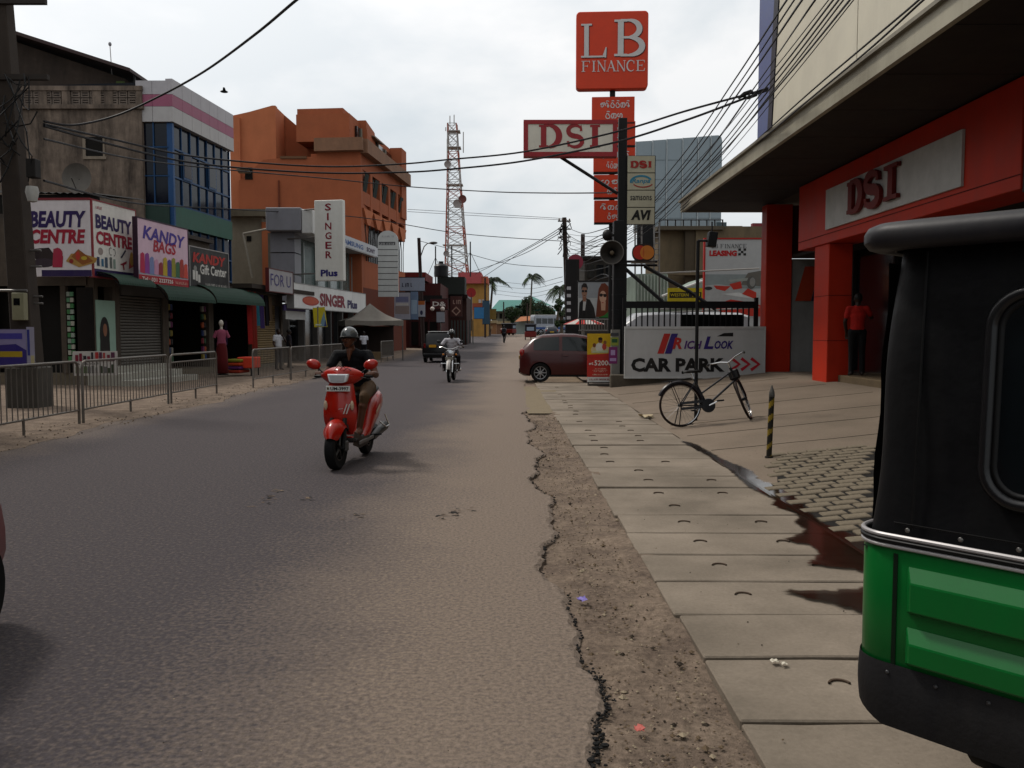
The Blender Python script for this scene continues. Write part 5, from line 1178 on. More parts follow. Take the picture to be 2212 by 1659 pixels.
    if helmet:
        h = MB(); h.ell((0, 0.012, 0.025), (0.098, 0.118, 0.112), 22, z0=-0.12); h.v = [tuple(hd + Rh @ Vector(v)) for v in h.v]
        hs = h.build('helmet', mat(helmet[0], 0.25, coat=0.6, var=0.05), root, smooth='all')
        MB().path([hd + Rh @ Vector((0.1*math.cos(R(a)), 0.012 + 0.12*math.sin(R(a)), 0.012)) for a in range(0, 360, 20)], 0.008, 6, closed=True).build('helmet_rim', BLACK, hs, smooth='all')
        pk = MB(); pk.grid([[hd + Rh @ Vector((0.095*math.cos(R(a)), 0.012 + (0.118+e)*math.sin(R(a)), 0.03 - e*0.25)) for a in range(205, 336, 13)] for e in (0, 0.035)]); pk.build('helmet_peak', mat('#1a1a1a', 0.4), hs, smooth='all')
        if len(helmet) > 1:
            st2 = MB()
            for k in (-0.03, 0.03): st2.path([hd + Rh @ Vector((k, 0.012 + 0.121*math.sin(R(a)), 0.025 + 0.115*math.cos(R(a)))) for a in range(-75, 76, 15)], 0.008, 5)
            st2.build('helmet_stripe', flat(helmet[1]), hs)
        for s in (-1, 1): MB().path([hd + Rh @ Vector((s*0.09, 0.0, 0.0)), hd + Rh @ Vector((s*0.072, -0.02, -0.06)), hd + Rh @ Vector((0, -0.055, -0.112))], 0.005, 5).build('chin_strap', BLACK, root)
    return root
STAND = dict(pelvis=(0, 0, 0.93), chest=(0, 0, 1.24), neck=(0, 0.01, 1.43), head=(0, -0.01, 1.57), shl=(-0.17, 0.01, 1.385), ell=(-0.215, 0.04, 1.11), wrl=(-0.215, -0.05, 0.87), shr=(0.17, 0.01, 1.385), elr=(0.215, 0.04, 1.11), wrr=(0.215, -0.05, 0.87),
             hil=(-0.09, 0, 0.90), knl=(-0.10, -0.02, 0.49), anl=(-0.105, 0.02, 0.085), tol=(-0.125, -0.14, 0.03), hir=(0.09, 0, 0.90), knr=(0.10, -0.02, 0.49), anr=(0.105, 0.02, 0.085), tor=(0.125, -0.14, 0.03))
def pose(**k): d = dict(STAND); d.update(k); return d
SIT = pose(pelvis=(-0.01, 0.40, 0.87), chest=(-0.03, 0.27, 1.10), neck=(-0.045, 0.17, 1.28), head=(-0.055, 0.11, 1.42), shl=(-0.22, 0.18, 1.225), shr=(0.15, 0.18, 1.225), ell=(-0.315, 0.05, 1.00), elr=(0.275, 0.05, 1.0), wrl=(-0.30, -0.20, 1.03), wrr=(0.30, -0.20, 1.03),
           hil=(-0.10, 0.38, 0.83), hir=(0.10, 0.38, 0.83), knl=(-0.155, -0.04, 0.745), knr=(0.165, -0.04, 0.75), anl=(-0.11, -0.10, 0.385), anr=(0.115, -0.10, 0.385), tol=(-0.12, -0.27, 0.335), tor=(0.125, -0.27, 0.335))
person('man in black polo shirt and grey helmet riding the red scooter', SIT, ('#5c3a28', '#0e0f14', '#5a4632'), SCO.location, SCO.rotation_euler.z, sleeve=0.55, trouser=0.12, voxel=0.008, helmet=('#4b4f50',), hair_on=False, curl=48, eyes=True, shoe='#241a16', barefoot=True, palm=(0, -0.2, -1), face_yaw=R(-8))
MSIT = pose(pelvis=(0, 0.30, 0.90), chest=(0, 0.2, 1.12), neck=(0, 0.12, 1.29), head=(0, 0.07, 1.43), shl=(-0.185, 0.13, 1.24), shr=(0.185, 0.13, 1.24), ell=(-0.35, 0.06, 1.03), elr=(0.35, 0.06, 1.03), wrl=(-0.335, -0.19, 1.05), wrr=(0.335, -0.19, 1.05),
            hil=(-0.11, 0.28, 0.87), hir=(0.11, 0.28, 0.87), knl=(-0.23, -0.12, 0.74), knr=(0.23, -0.12, 0.74), anl=(-0.21, 0.06, 0.38), anr=(0.21, 0.06, 0.38), tol=(-0.23, -0.09, 0.33), tor=(0.23, -0.09, 0.33))
person('motorcyclist in white shirt and black striped helmet', MSIT, ('#33211a', '#b8b6bb', '#191416'), MOT.location, MOT.rotation_euler.z, helmet=('#1b1b1d', '#b9b9b9'), hair_on=False, curl=48, palm=(0, -0.2, -1), trouser=1.1)
def put(px, py, Y, rz): 
    return (xat(px, Y), Y, rise(Y) + 0.03), rz
l, r_ = put(601, 0, 32.5, R(50))
person('man in white shirt with hand raised to his mouth behind the railing', pose(elr=(0.26, -0.14, 1.16), wrr=(0.10, -0.17, 1.38), wrl=(-0.2, -0.12, 0.9)), ('#38241b', '#b9b9bd', '#2c2a2e'), l, r_, scale=0.93, voxel=0.013, trouser=1.1, palm=(0, 1, 0.2))
l, r_ = put(624, 0, 34.0, R(120))
person('person in dark clothes standing behind the man in white', pose(), ('#2f2019', '#26222a', '#1b1a20'), l, r_, scale=0.92, voxel=0.013, trouser=1.1)
l, r_ = put(786, 0, 42.5, R(195))
person('person in white shirt walking away beside the grey canopy tent', pose(knr=(0.1, -0.12, 0.5), anr=(0.1, -0.05, 0.1), tor=(0.11, -0.2, 0.04), anl=(-0.1, 0.16, 0.1), tol=(-0.11, 0.02, 0.03)), ('#33211a', '#bfc0c8', '#1d1b22'), l, r_, scale=0.87, voxel=0.013, trouser=1.1)
person('pedestrian with a pack walking up the middle of the far road', pose(knr=(0.06, -0.1, 0.5), anr=(0.05, -0.02, 0.1), tor=(0.05, -0.16, 0.04), anl=(-0.04, 0.14, 0.1), tol=(-0.05, 0.0, 0.03)), ('#33241c', '#5a5a60', '#15151a'), (xat(1089, 82), 82, rise(82)), R(170), voxel=0.016, trouser=1.1)
person('man in red shirt standing with his back turned at the shop steps', pose(ell=(-0.28, -0.10, 1.2), wrl=(-0.14, -0.24, 1.36), elr=(0.24, 0.0, 1.12), wrr=(0.2, -0.1, 0.9)), ('#33211a', '#9c1f16', '#0f0e11'), (7.06, 17.45, 0.58), R(165), voxel=0.013, trouser=1.1, sleeve=0.6)
bp = MB().bx(-0.16, 0.16, 0.1, 0.26, 1.05, 1.42).build('backpack', mat('#22262c', 0.8), None, bevel=0.05); bp.location = (xat(1089, 82), 82, rise(82)); bp.rotation_euler.z = R(170); tag(bp, 'dark backpack on the pedestrian in the far road', 'backpack')
# ================================================================== LEFT SIDE
def lp(px, base=13.75):
    k = (CX - px)/F_PX; d = base/(k + 0.1); return Vector((-k*d, d, 0))
LA = math.atan2(1, 0.1)
# ---- guard railings along the kerb
GALV = mat('#797570', 0.5, metal=0.5, var=0.2, scale=7, dirt=0.55, dirtcol='#5a4636', dscale=3)
def railing(a, b, label, double=False, hgt=1.0):
    a = Vector(a); b = Vector(b); o, w = board('guard_railing', label, 'railing', a, b, 'guard railings along the left kerb')
    r = 0.022; c = 0.1
    MB().path([(0, 0, -0.05), (0, 0, hgt-c), (c*0.3, 0, hgt-c*0.3), (c, 0, hgt), (w-c, 0, hgt), (w-c*0.3, 0, hgt-c*0.3), (w, 0, hgt-c), (w, 0, -0.05)], r, 8).build('frame', GALV, o, smooth=True)
    MB().tube((0, 0, 0.22), (w, 0, 0.22), 0.016, n=6).build('bottom_rail', GALV, o, smooth=True)
    top = hgt
    if double: MB().tube((0, 0, hgt-0.16), (w, 0, hgt-0.16), 0.016, n=6).build('mid_rail', GALV, o); top = hgt-0.16
    n = int(w/0.125); bar = None
    for i in range(1, n):
        if bar is None: bar = MB().tube((0, 0, 0.22), (0, 0, top), 0.0085, n=5, caps=False).build('bar', GALV, o); bar.location.x = i*w/n
        else: join_copy(bar, o, (i*w/n, 0, 0))
    MB().tube((w/2, 0, -0.05), (w/2, 0, 0.24), 0.022, n=6).build('leg', GALV, o)
    return o
railing((-6.98, 7.6, 0.02), (-6.95, 10.4, 0.02), 'guard railing panel at the photo edge, partly cut off')
railing((-6.95, 10.5, 0.02), (-6.95, 13.62, 0.02), 'guard railing panel in front of the utility pole')
railing((-6.95, 13.75, 0.02), (-7.0, 17.3, 0.02), 'guard railing panel in front of the white tiled steps')
railing((-7.0, 17.45, 0.02), (-7.02, 20.2, 0.02), 'guard railing panel with a double top rail, beside the gap', True)
railing((-6.85, 22.5, 0.02), (-6.75, 25.9, 0.02), 'guard railing panel just past the gap by the red skirts')
railing((-6.75, 26.0, 0.02), (-6.68, 29.4, 0.02), 'guard railing panel in front of the man in white')
railing((-6.68, 29.5, 0.02), (-6.6, 33.0, 0.02), 'guard railing panel behind the scooter rider')
railing((-6.3, 41.0, 0.02), (-6.2, 44.5, 0.02), 'farthest guard railing panel, by the canopy tent legs')
# ---- concrete utility pole at the left edge
PC = mat('#463e38', 0.9, var=0.2, scale=3, bump=0.4, dirt=0.5, dirtcol='#2c2622')
po = thing('utility_pole', 'concrete utility pole with meter box, posters and insulators at left edge', 'utility pole', (gp(58, 884).x, 16.6, 0))
bx0 = 0.0
MB().add([(-0.24, -0.2, 0), (0.2, -0.2, 0), (0.2, 0.2, 0), (-0.24, 0.2, 0), (-0.52, -0.14, 9.6), (-0.26, -0.14, 9.6), (-0.26, 0.14, 9.6), (-0.52, 0.14, 9.6)], [(0,1,5,4), (1,2,6,5), (2,3,7,6), (3,0,4,7), (4,5,6,7)]).build('shaft', PC, po, bevel=0.02)
MB().bx(-0.34, 0.28, -0.3, 0.28, 0.0, 0.82).build('base_block', mat('#4f4c47', 0.9, var=0.2, dirt=0.4), po, bevel=0.03)
MB().bx(-0.13, 0.10, -0.36, -0.21, zat(692, 16.4), zat(633, 16.4)).build('meter_box', mat('#8d8a72', 0.6, dirt=0.3), po, bevel=0.01)
MB().bx(-0.09, 0.03, -0.366, -0.359, zat(660, 16.4), zat(645, 16.4)).build('meter_window', GLASS_D, po)
MB().tube((-0.5, -0.26, zat(628, 16.4)), (0.12, -0.26, zat(628, 16.4)), 0.025, n=6).build('conduit', STEEL, po)
z0, z1 = zat(790, 16.4), zat(712, 16.4)
art(po, [('#8d86a8', rect(-0.55, 0.1, z0, z1)), ('#3a2f78', [(-0.55, z0), (0.1, z0), (0.1, z0+0.3), (-0.1, z0+0.42), (-0.4, z0+0.4), (-0.55, z0+0.3)]), ('#a8912a', rect(-0.45, 0.02, z0+0.17, z0+0.28)), ('#4d4796', rect(-0.48, 0.03, z1-0.18, z1-0.07))], y=-0.32, name='poster')
MB().bx(-0.56, 0.11, -0.318, -0.30, z0-0.01, z1+0.01).build('poster_board', flat('#6f6a80'), po)
art(po, [('#9d9aac', rect(0.11, 0.26, z0, z1+0.05)), ('#3a3f86', rect(0.12, 0.17, z0+0.2, z1)), ('#b3aa86', rect(0.18, 0.25, z0+0.05, z0+0.2))], y=-0.322, name='poster')
for k, (px, py) in enumerate([(45, 540), (45, 575), (60, 640), (62, 655)]): MB().tube((-0.27, 0, zat(py, 16.5)), (0.27, 0, zat(py, 16.5)), 0.02, n=6).build('strap', STEEL, po)
for zz in (8.2, 7.7, 6.3): MB().bx(-0.5, 0.6, -0.2, -0.1, zz-0.05, zz+0.05).build('cross_arm', mat('#3d3733', 0.8), po)
for (x, zz) in ((0.25, 8.3), (0.5, 8.3), (-0.4, 8.3), (0.35, 7.8)):
    MB().lathe([(0.001, 0), (0.05, 0), (0.06, 0.05), (0.03, 0.07), (0.055, 0.12), (0.03, 0.15), (0.04, 0.2), (0.001, 0.21)], (x, -0.15, zz-0.05), 'z', 12).build('insulator', mat('#3a2b3c', 0.3), po, smooth=True)
q = random.Random(5); mb = MB()
for i in range(16):
    a = Vector((q.uniform(-0.25, 0.25), -0.22, q.uniform(4.6, 6.4))); b = Vector((q.uniform(-0.4, 0.5), -0.3, q.uniform(4.2, 6.4))); m_ = (a+b)/2 + Vector((q.uniform(-.3, .3), -0.1, -q.uniform(0.1, 0.5)))
    mb.path([a, (a+m_)/2 + Vector((0, 0, -0.06)), m_, (b+m_)/2, b], 0.013, 5)
mb.build('cable_tangle', BLACK, po)
MB().bx(0.22, 0.4, -0.35, -0.15, 4.4, 4.75).build('junction_box', mat('#2a2725', 0.7), po, bevel=0.01)
MB().lathe([(0.10, 0.0), (0.12, -0.1), (0.08, -0.28), (0.001, -0.3)], (0.30, -0.3, zat(405, 16.4)), 'z', 14).build('street_lamp_head', mat('#a9a8a4', 0.4), po, smooth=True)

# ---- shop row (one storey) in its own frame: x along the street, y into the shops
O = lp(207)
def sx(px, base=13.75): p = lp(px, base); return (p - Vector((O.x, O.y, 0))).length * (1 if p.y > O.y else -1)
def dep(px, base=13.75): return lp(px, base).y
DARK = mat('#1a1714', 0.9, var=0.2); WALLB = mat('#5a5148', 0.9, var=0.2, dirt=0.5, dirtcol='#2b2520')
TILE = mat('#a8a69d', 0.35, var=0.1, dirt=0.35, dirtcol='#6d6452')
GOODS = ['#7a2f3a', '#3a5a40', '#8a7a3a', '#2f3f6a', '#8f8a80', '#6a2f5a', '#a0522d', '#2a2a2e']
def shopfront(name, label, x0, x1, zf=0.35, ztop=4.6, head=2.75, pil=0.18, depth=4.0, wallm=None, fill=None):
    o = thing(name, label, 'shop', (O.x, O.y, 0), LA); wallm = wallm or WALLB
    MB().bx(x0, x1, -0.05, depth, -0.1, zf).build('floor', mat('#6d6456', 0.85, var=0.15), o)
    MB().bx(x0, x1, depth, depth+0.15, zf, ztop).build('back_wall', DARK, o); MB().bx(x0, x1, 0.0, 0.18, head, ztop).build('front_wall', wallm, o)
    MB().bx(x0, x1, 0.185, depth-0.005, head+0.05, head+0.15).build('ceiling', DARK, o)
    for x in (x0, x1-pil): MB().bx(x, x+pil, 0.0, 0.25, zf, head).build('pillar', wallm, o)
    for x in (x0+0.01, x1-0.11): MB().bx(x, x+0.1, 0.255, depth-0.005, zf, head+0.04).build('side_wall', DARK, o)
    MB().bx(x0-0.02, x1+0.02, -0.15, depth+0.2, ztop, ztop+0.12).build('roof', mat('#4a4440', 0.9, dirt=0.4), o)
    return o
def goods(o, x0, x1, y, z0, z1, seed, rows=4, per=7, cols=GOODS):
    q = random.Random(seed)
    for r in range(rows):
        z = z0 + (z1-z0)*r/rows; MB().bx(x0, x1, y-0.05, y+0.3, z-0.02, z).build('shelf', mat('#4a4038', 0.8), o)
        for i in range(per):
            w = (x1-x0)/per; h = (z1-z0)/rows*q.uniform(0.45, 0.85); MB().bx(x0+i*w+0.02, x0+(i+1)*w-q.uniform(0.02, 0.08), y, y+0.2, z, z+h).build('goods', flat(q.choice(cols)), o)
xa, xb, xc, xd, xe = 0.0, sx(254), sx(360), sx(458), sx(553)
# corner cosmetics shop with open camera-side end
s1 = shopfront('shop', 'corner cosmetics shop with mint door panel and dark open side', xa, xb, depth=3.2)
for c in list(s1.children):
    if c.name.startswith('side_wall') and min(v[0] for v in c.bound_box) < 0.05: bpy.data.objects.remove(c)
MB().bx(sx(209), sx(250), -0.02, 0.0, zat(760, dep(230)), zat(649, dep(230))).build('mint_panel', mat('#8fa89a', 0.5, var=0.06), s1)
a, b = sx(216), sx(236); z0 = zat(760, dep(230)); mm = (a+b)/2
art(s1, [('#16100f', oval(mm, z0+0.5, 0.24, 0.48, 20)), ('#8a5f48', oval(mm+0.02, z0+0.62, 0.10, 0.17, 14)), ('#16100f', [(mm-0.24, z0), (mm+0.24, z0), (mm+0.22, z0+0.45), (mm-0.22, z0+0.45)]), ('#8a5f48', oval(mm+0.02, z0+0.56, 0.085, 0.13, 14))], y=-0.025, name='poster')
goods(s1, 0.2, xb-0.2, 1.9, 0.5, 2.5, 3)
# camera-side end: pillar, glass and goods strips
e1 = MB().bx(-0.02, 0.0, 0.02, 0.5, 0.4, 2.7); e1.build('side_glass', GLASS_D, s1)
for k, yy in enumerate((0.62, 0.72)): 
    for i in range(12): MB().bx(-0.06, -0.02, yy-0.05, yy+0.04, 0.7+i*0.16, 0.82+i*0.16).build('hanging_packet', flat(['#8f9a90', '#3f7a4a', '#a5a59a', '#5a8a6a'][(i+k) % 4]), s1)
MB().bx(-0.05, 0.08, 0.8, 0.95, 0.35, 2.75).build('pillar', WALLB, s1)
MB().bx(-0.03, 0.1, 2.9, 3.2, 0.35, 4.6).build('end_pillar', WALLB, s1); MB().bx(-0.03, 0.05, 0.2, 3.2, 2.75, 4.6).build('end_wall', WALLB, s1)
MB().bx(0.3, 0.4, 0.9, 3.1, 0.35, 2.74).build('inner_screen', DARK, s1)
# white tiled steps
stp_ = thing('tiled_steps', 'white tiled steps behind the railing below the corner shop', 'steps', (O.x, O.y, 0), LA)
for i, (d0, z) in enumerate(((0.45, 0.52), (0.95, 0.36), (1.5, 0.19))):
    for j in range(11):
        MB().bx(-0.25-0.12*i+j*0.31, -0.25-0.12*i+j*0.31+0.302, -d0, -d0+0.5 + 0.05*(i == 0), -0.05, z).build('tile_block', TILE, stp_, bevel=0.006)
ps, w = board('product_board', 'low white board printed with rows of products in front of corner shop', 'sign', at(158, 812, dep(215)-1.9), at(255, 812, dep(215)-1.5))
hh = zat(760, 22)-zat(812, 22); MB().bx(0, w, 0, 0.04, 0, hh).build('panel', mat('#b5b2ae', 0.5), ps)
q = random.Random(8); pol = []
for r in range(2):
    for i in range(10):
        x = 0.06 + i*(w-0.12)/10; c = q.choice(['#7a1f3a', '#2a2430', '#5a2a4a', '#a33', '#3a3a5a'] if r else ['#3f4a38', '#5a6a4a', '#2a2a2a', '#6a6a6a']); c = '#aa3333' if c == '#a33' else c
        pol.append((c, rect(x, x+q.uniform(0.04, 0.09), 0.06 + r*hh*0.5, 0.06 + r*hh*0.5 + q.uniform(0.12, 0.24))))
art(ps, pol); scribble(ps, 0.1, hh*0.45, w*0.5, 0.05, flat('#2a1f2a'), seed=3)
# shuttered shop
s2 = shopfront('shop', 'closed shop with grey roller shutter beside the corner shop', xb+0.01, xc, zf=0.25)
zs0, zs1 = 0.26, 2.55; x0, x1 = xb+0.2, xc-0.2; nn = 26
for i in range(nn):
    z = zs0 + (zs1-zs0)*i/nn; MB().prismx([(0.10, z), (0.075, z+0.02), (0.07, z+0.045), (0.075, z+0.07), (0.10, z+0.084), (0.12, z+0.04)], x0, x1).build('shutter_slat', mat('#6a6660', 0.5, metal=0.3, var=0.1, dirt=0.25), s2)
MB().bx(x0-0.02, x1+0.02, -0.06, 0.0, zs1, zs1+0.5).build('shutter_box', mat('#57534e', 0.6, dirt=0.3), s2)
for x in (x0-0.06, x1): MB().bx(x, x+0.06, 0.03, 0.14, zs0, zs1).build('shutter_guide', mat('#4a4642', 0.6), s2)
# open gift shop
s3 = shopfront('shop', 'open gift shop with dark interior under the black sign', xc+0.01, xd, zf=0.25)
goods(s3, xc+0.3, xd-0.3, 1.6, 0.5, 2.6, 9, 5, 9)
for k, x in enumerate((xc+0.35, xc+0.5, xd-0.5, xd-0.35)):
    for i in range(7): MB().box((x, 0.1, 0.6+i*0.28), (0.13, 0.1, 0.2), rot=(0, 0.1*(i % 3), 0.2*i)).build('hanging_bag', flat(GOODS[(i*3+k) % 8]), s3, bevel=0.02)
# clothes shop
s4 = shopfront('shop', 'clothes shop with hanging garments next to the railing gap', xd+0.01, xe, zf=0.2, ztop=3.05, head=2.6)
q = random.Random(21)
for i in range(16):
    x = xd+0.35 + i*(xe-xd-0.7)/16; MB().box((x, 0.9+0.1*(i % 2), 1.45), (0.16, 0.05, q.uniform(0.6, 1.0)), rot=(0, 0, q.uniform(-.5, .5))).build('hanging_garment', mat(q.choice(['#3a2433', '#1f3a3a', '#5a1f2a', '#222', '#4a3a5a'][:3] + ['#222222', '#4a3a5a']), 0.9), s4, bevel=0.015)
# tan shuttered unit and purple-trimmed unit before the white showroom
x5, x6 = xe+0.01, sx(612)
s5 = shopfront('shop', 'tan roller shutter unit below the handwritten white sign', x5, x6, zf=0.15, ztop=3.05, head=2.6)
for i in range(26):
    z = 0.16 + i*0.095; MB().prismx([(0.10, z), (0.075, z+0.02), (0.07, z+0.045), (0.075, z+0.07), (0.10, z+0.09), (0.12, z+0.04)], x5+0.2, x6-0.7).build('shutter_slat', mat('#7d6a48', 0.6, var=0.12, dirt=0.25), s5)
MB().bx(x6-0.68, x6-0.2, 0.08, 0.12, 0.16, 2.7).build('door', mat('#3d3f48', 0.5), s5)
MB().bx(sx(595), x6+1.5, -0.5, -0.45, zat(690, dep(610)), zat(672, dep(610))).build('white_valance', mat('#b0b0ae', 0.6), s5); MB().bx(sx(590), x6+1.5, -0.52, -0.44, zat(672, dep(610)), zat(660, dep(610))).build('purple_valance', mat('#4a3f6a', 0.6), s5)

# ---- awnings: green corrugated sheets
def awning(label, pa, pb, base, y_top, y_bot, out_):
    a, b = lp(pa, base), lp(pb, base); o, w = board('awning', label, 'awning', a, b, 'green corrugated awnings over the shops'); d = (a.y+b.y)/2; z1, z0 = zat(y_top, d), zat(y_bot, d); mb = MB(); rows = []
    n = max(12, int(w/0.06))
    for i in range(n+1):
        x = w*i/n; c = 0.014*math.cos(math.pi*i); rows.append([(x, 0.25 - (out_+0.25)*math.sin(R(t)) - c*math.sin(R(t)), z0 + (z1-z0)*math.cos(R(t)) + c*math.cos(R(t))) for t in range(0, 91, 10)])
    mb.grid(rows); mb.build('sheet', mat('#2d463a', 0.6, var=0.15, dirt=0.35, dirtcol='#1c2620'), o)
    for x in (0.05, w/2, w-0.05): MB().path([(x, 0.25, z1-0.05), (x, -out_*0.6, z0+(z1-z0)*0.55), (x, -out_+0.03, z0-0.02)], 0.015, 5).build('rib', IRON, o)
    return o
awning('short corrugated green awning under the corner cosmetics sign', 224, 306, 13.3, 592, 618, 0.5)
awning('curved green awning under the pink and purple sign', 318, 425, 13.3, 612, 652, 0.7)
awning('curved green awning under the black gift shop sign', 427, 536, 13.3, 620, 658, 0.7)
# ---- shop signs
def lsign(name, label, pa, pb, base, yt, yb, col, cat='sign', frame='#5a2430', th=0.12):
    a, b = lp(pa, base), lp(pb, base); a.z = zat(yb, a.y); o, w = board(name, label, cat, a, Vector((b.x, b.y, a.z))); h = zat(yt, a.y) - a.z
    MB().bx(0, w, 0, th, 0, h).build('panel', mat(col, 0.5, var=0.05, dirt=0.2, dirtcol='#6d675f'), o)
    f = 0.035; MB().bx(-f, w+f, -0.012, th+0.01, h, h+f).bx(-f, w+f, -0.012, th+0.01, -f, 0).bx(-f, 0, -0.012, th+0.01, 0, h).bx(w, w+f, -0.012, th+0.01, 0, h).build('frame', flat(frame), o)
    return o, w, h
C0 = lp(207, 13.45); zb = zat(597, C0.y); zt_ = zat(432, C0.y)
fb, w = board('shop_sign', 'white cosmetics sign facing the camera, purple and crimson capitals', 'sign', Vector((xat(62, C0.y), C0.y+0.05, zb)), Vector((C0.x-0.04, C0.y, zb))); h = zt_-zb
MB().bx(0, w, 0, 0.12, 0, h).build('panel', mat('#d0cbcd', 0.5, var=0.06, dirt=0.25, dirtcol='#8a7f86'), fb); MB().bx(-0.03, w, -0.012, 0.13, h, h+0.06).build('frame', flat('#7a2a34'), fb)
PUR, CRI = flat('#2d1a5a'), flat('#9c1538')
text(fb, 'BEAUTY', w*0.06, h*0.64, w*0.88, h*0.22, PUR, bold=0.045, shear=0.15); text(fb, 'CENTRE', w*0.05, h*0.43, w*0.87, h*0.19, CRI, bold=0.045, shear=0.15)
art(fb, [('#2e1f52', rect(w*0.22, w, 0, h*0.085)), ('#2a1f22', [(0.1, h*0.36), (0.6, h*0.38), (0.75, h*0.28), (0.65, h*0.16), (0.35, h*0.15), (0.2, h*0.25)]), ('#3a2f3a', oval(0.45, h*0.18, 0.3, 0.12)), ('#a52a4a', [(0.68, h*0.12), (0.95, h*0.12), (0.98, h*0.26), (0.85, h*0.38), (0.72, h*0.36)]), ('#a52a4a', oval(0.84, h*0.3, 0.13, 0.15)), ('#a8864a', [(1.05, h*0.2), (1.4, h*0.12), (1.85, h*0.18), (1.9, h*0.24), (1.5, h*0.3), (1.2, h*0.3)]), ('#8f5a2a', [(1.2, h*0.26), (1.5, h*0.15), (1.8, h*0.2), (1.4, h*0.36)]), ('#b04030', oval(1.38, h*0.27, 0.06, 0.12)), ('#8a2f2a', oval(1.2, h*0.2, 0.06, 0.06)), ('#b5a23a', oval(1.55, h*0.24, 0.08, 0.05))])
ss, w, h = lsign('shop_sign', 'white cosmetics sign facing the street at the corner', 209, 300, 13.45, 432, 596, '#d8d5ce', frame='#8a3a40')
text(ss, 'BEAUTY', 0.12, h*0.64, w*0.84, h*0.19, PUR, bold=0.045); text(ss, 'CENTRE', 0.12, h*0.43, w*0.84, h*0.18, CRI, bold=0.045); scribble(ss, 0.15, h*0.9, w*0.15, 0.07, CRI, seed=1)
art(ss, [('#2e1f52', rect(0, w, 0, h*0.1)), ('#9b8f8a', oval(w*0.15, h*0.34, 0.12, 0.1)), ('#b3554a', [(w*0.8, h*0.15), (w*0.93, h*0.2), (w*0.9, h*0.4), (w*0.82, h*0.3)]), ('#b89a4a', oval(w*0.88, h*0.3, 0.1, 0.2)), ('#3a3f5a', rect(w*0.06, w*0.12, h*0.14, h*0.26)), ('#2f6a8a', rect(w*0.16, w*0.21, h*0.14, h*0.24)), ('#4a5a6a', rect(w*0.24, w*0.3, h*0.13, h*0.27)), ('#6a6f6a', rect(w*0.35, w*0.4, h*0.13, h*0.28)), ('#8a9a8f', rect(w*0.43, w*0.48, h*0.13, h*0.26)), ('#8f2f3f', [(w*0.58, h*0.2), (w*0.75, h*0.26), (w*0.74, h*0.22), (w*0.68, h*0.2), (w*0.69, h*0.13), (w*0.66, h*0.13), (w*0.65, h*0.19)]), ('#2f2f4a', [(w*0.6, h*0.3), (w*0.72, h*0.42), (w*0.74, h*0.4), (w*0.63, h*0.29)])])
mb = MB(); ribbon(mb, arc(w*0.38, h*0.36, 0.08, 0.1, 60, 300), 0.018, -0.01); ribbon(mb, arc(w*0.45, h*0.35, 0.07, 0.09, -100, 120), 0.018, -0.011); mb.build('artwork', flat('#4a4a4a'), ss, fixn=False)
scribble(ss, 0.1, h*0.035, w*0.85, 0.06, flat('#8a84a0'), y=-0.02, seed=6)
kb, w, h = lsign('shop_sign', 'pink and purple handbag shop sign with a red strip below', 304, 411, 13.0, 470, 610, '#d0b4c2', frame='#3a2036')
text(kb, 'KANDY', w*0.09, h*0.70, w*0.85, h*0.21, flat('#46308f'), bold=0.03, shear=0.2, slant=-0.03); text(kb, 'BAGS', w*0.28, h*0.52, w*0.46, h*0.19, flat('#a81a34'), bold=0.03, shear=0.15)
q = random.Random(6); pol = [('#a3222f', rect(0, w, 0, h*0.13)), ('#8f9fa8', rect(0.03, w-0.03, h*0.14, h*0.2))]
cc = ['#b02450', '#8a3a8f', '#7a86b0', '#c08fa8', '#8f2f3a', '#b8a024', '#4a3a8f', '#8f8a2a', '#3f6a4a', '#a33a2f', '#c04a3a']
for i in range(11): x = 0.08 + i*(w-0.16)/11; ht = q.uniform(0.2, 0.34)*h; pol.append((cc[i], [(x, h*0.16), (x+0.28, h*0.15), (x+0.25, h*0.15+ht), (x+0.16, h*0.17+ht), (x+0.04, h*0.14+ht)]))
art(kb, pol); text(kb, 'Tel : 031 2237326', w*0.05, h*0.035, w*0.6, h*0.065, flat('#d8cfc9'), y=-0.03, bold=0.02); scribble(kb, w*0.7, h*0.04, w*0.26, h*0.04, flat('#c9a08f'), y=-0.03, seed=9)
kg, w, h = lsign('shop_sign', 'black gift shop sign with red and white lettering', 415, 497, 13.25, 532, 618, '#1b181a', frame='#9a9694', th=0.1)
text(kg, 'KANDY', w*0.06, h*0.62, w*0.86, h*0.26, flat('#a82f26'), bold=0.045, shear=0.15); text(kg, 'Gift Center', w*0.24, h*0.34, w*0.7, h*0.26, flat('#c9c6c0'), bold=0.025); scribble(kg, w*0.36, h*0.06, w*0.6, h*0.06, flat('#b5b2ac'), seed=12)
art(kg, [('#c4c1bb', rect(w*0.06, w*0.12, h*0.18, h*0.42)), ('#c4c1bb', [(w*0.13, h*0.16), (w*0.18, h*0.15), (w*0.18, h*0.4), (w*0.13, h*0.42)]), ('#c4c1bb', rect(w*0.19, w*0.24, h*0.12, h*0.32)), ('#8a8884', oval(w*0.12, h*0.47, 0.12, 0.09))])
fu, w, h = lsign('shop_sign', 'hand painted white sign with thin purple letters beside the showroom', 584, 635, 12.6, 580, 628, '#9c999b', frame='#5a1f1f')
text(fu, 'FOR U', w*0.06, h*0.25, w*0.84, h*0.55, flat('#3a3070'), bold=0.0)
sp, w, h = lsign('shop_sign', 'long white board with thick maroon letters and orange oval', 637, 791, 12.9, 611, 664, '#d2d2d0', frame='#8f8f8e', th=0.3)
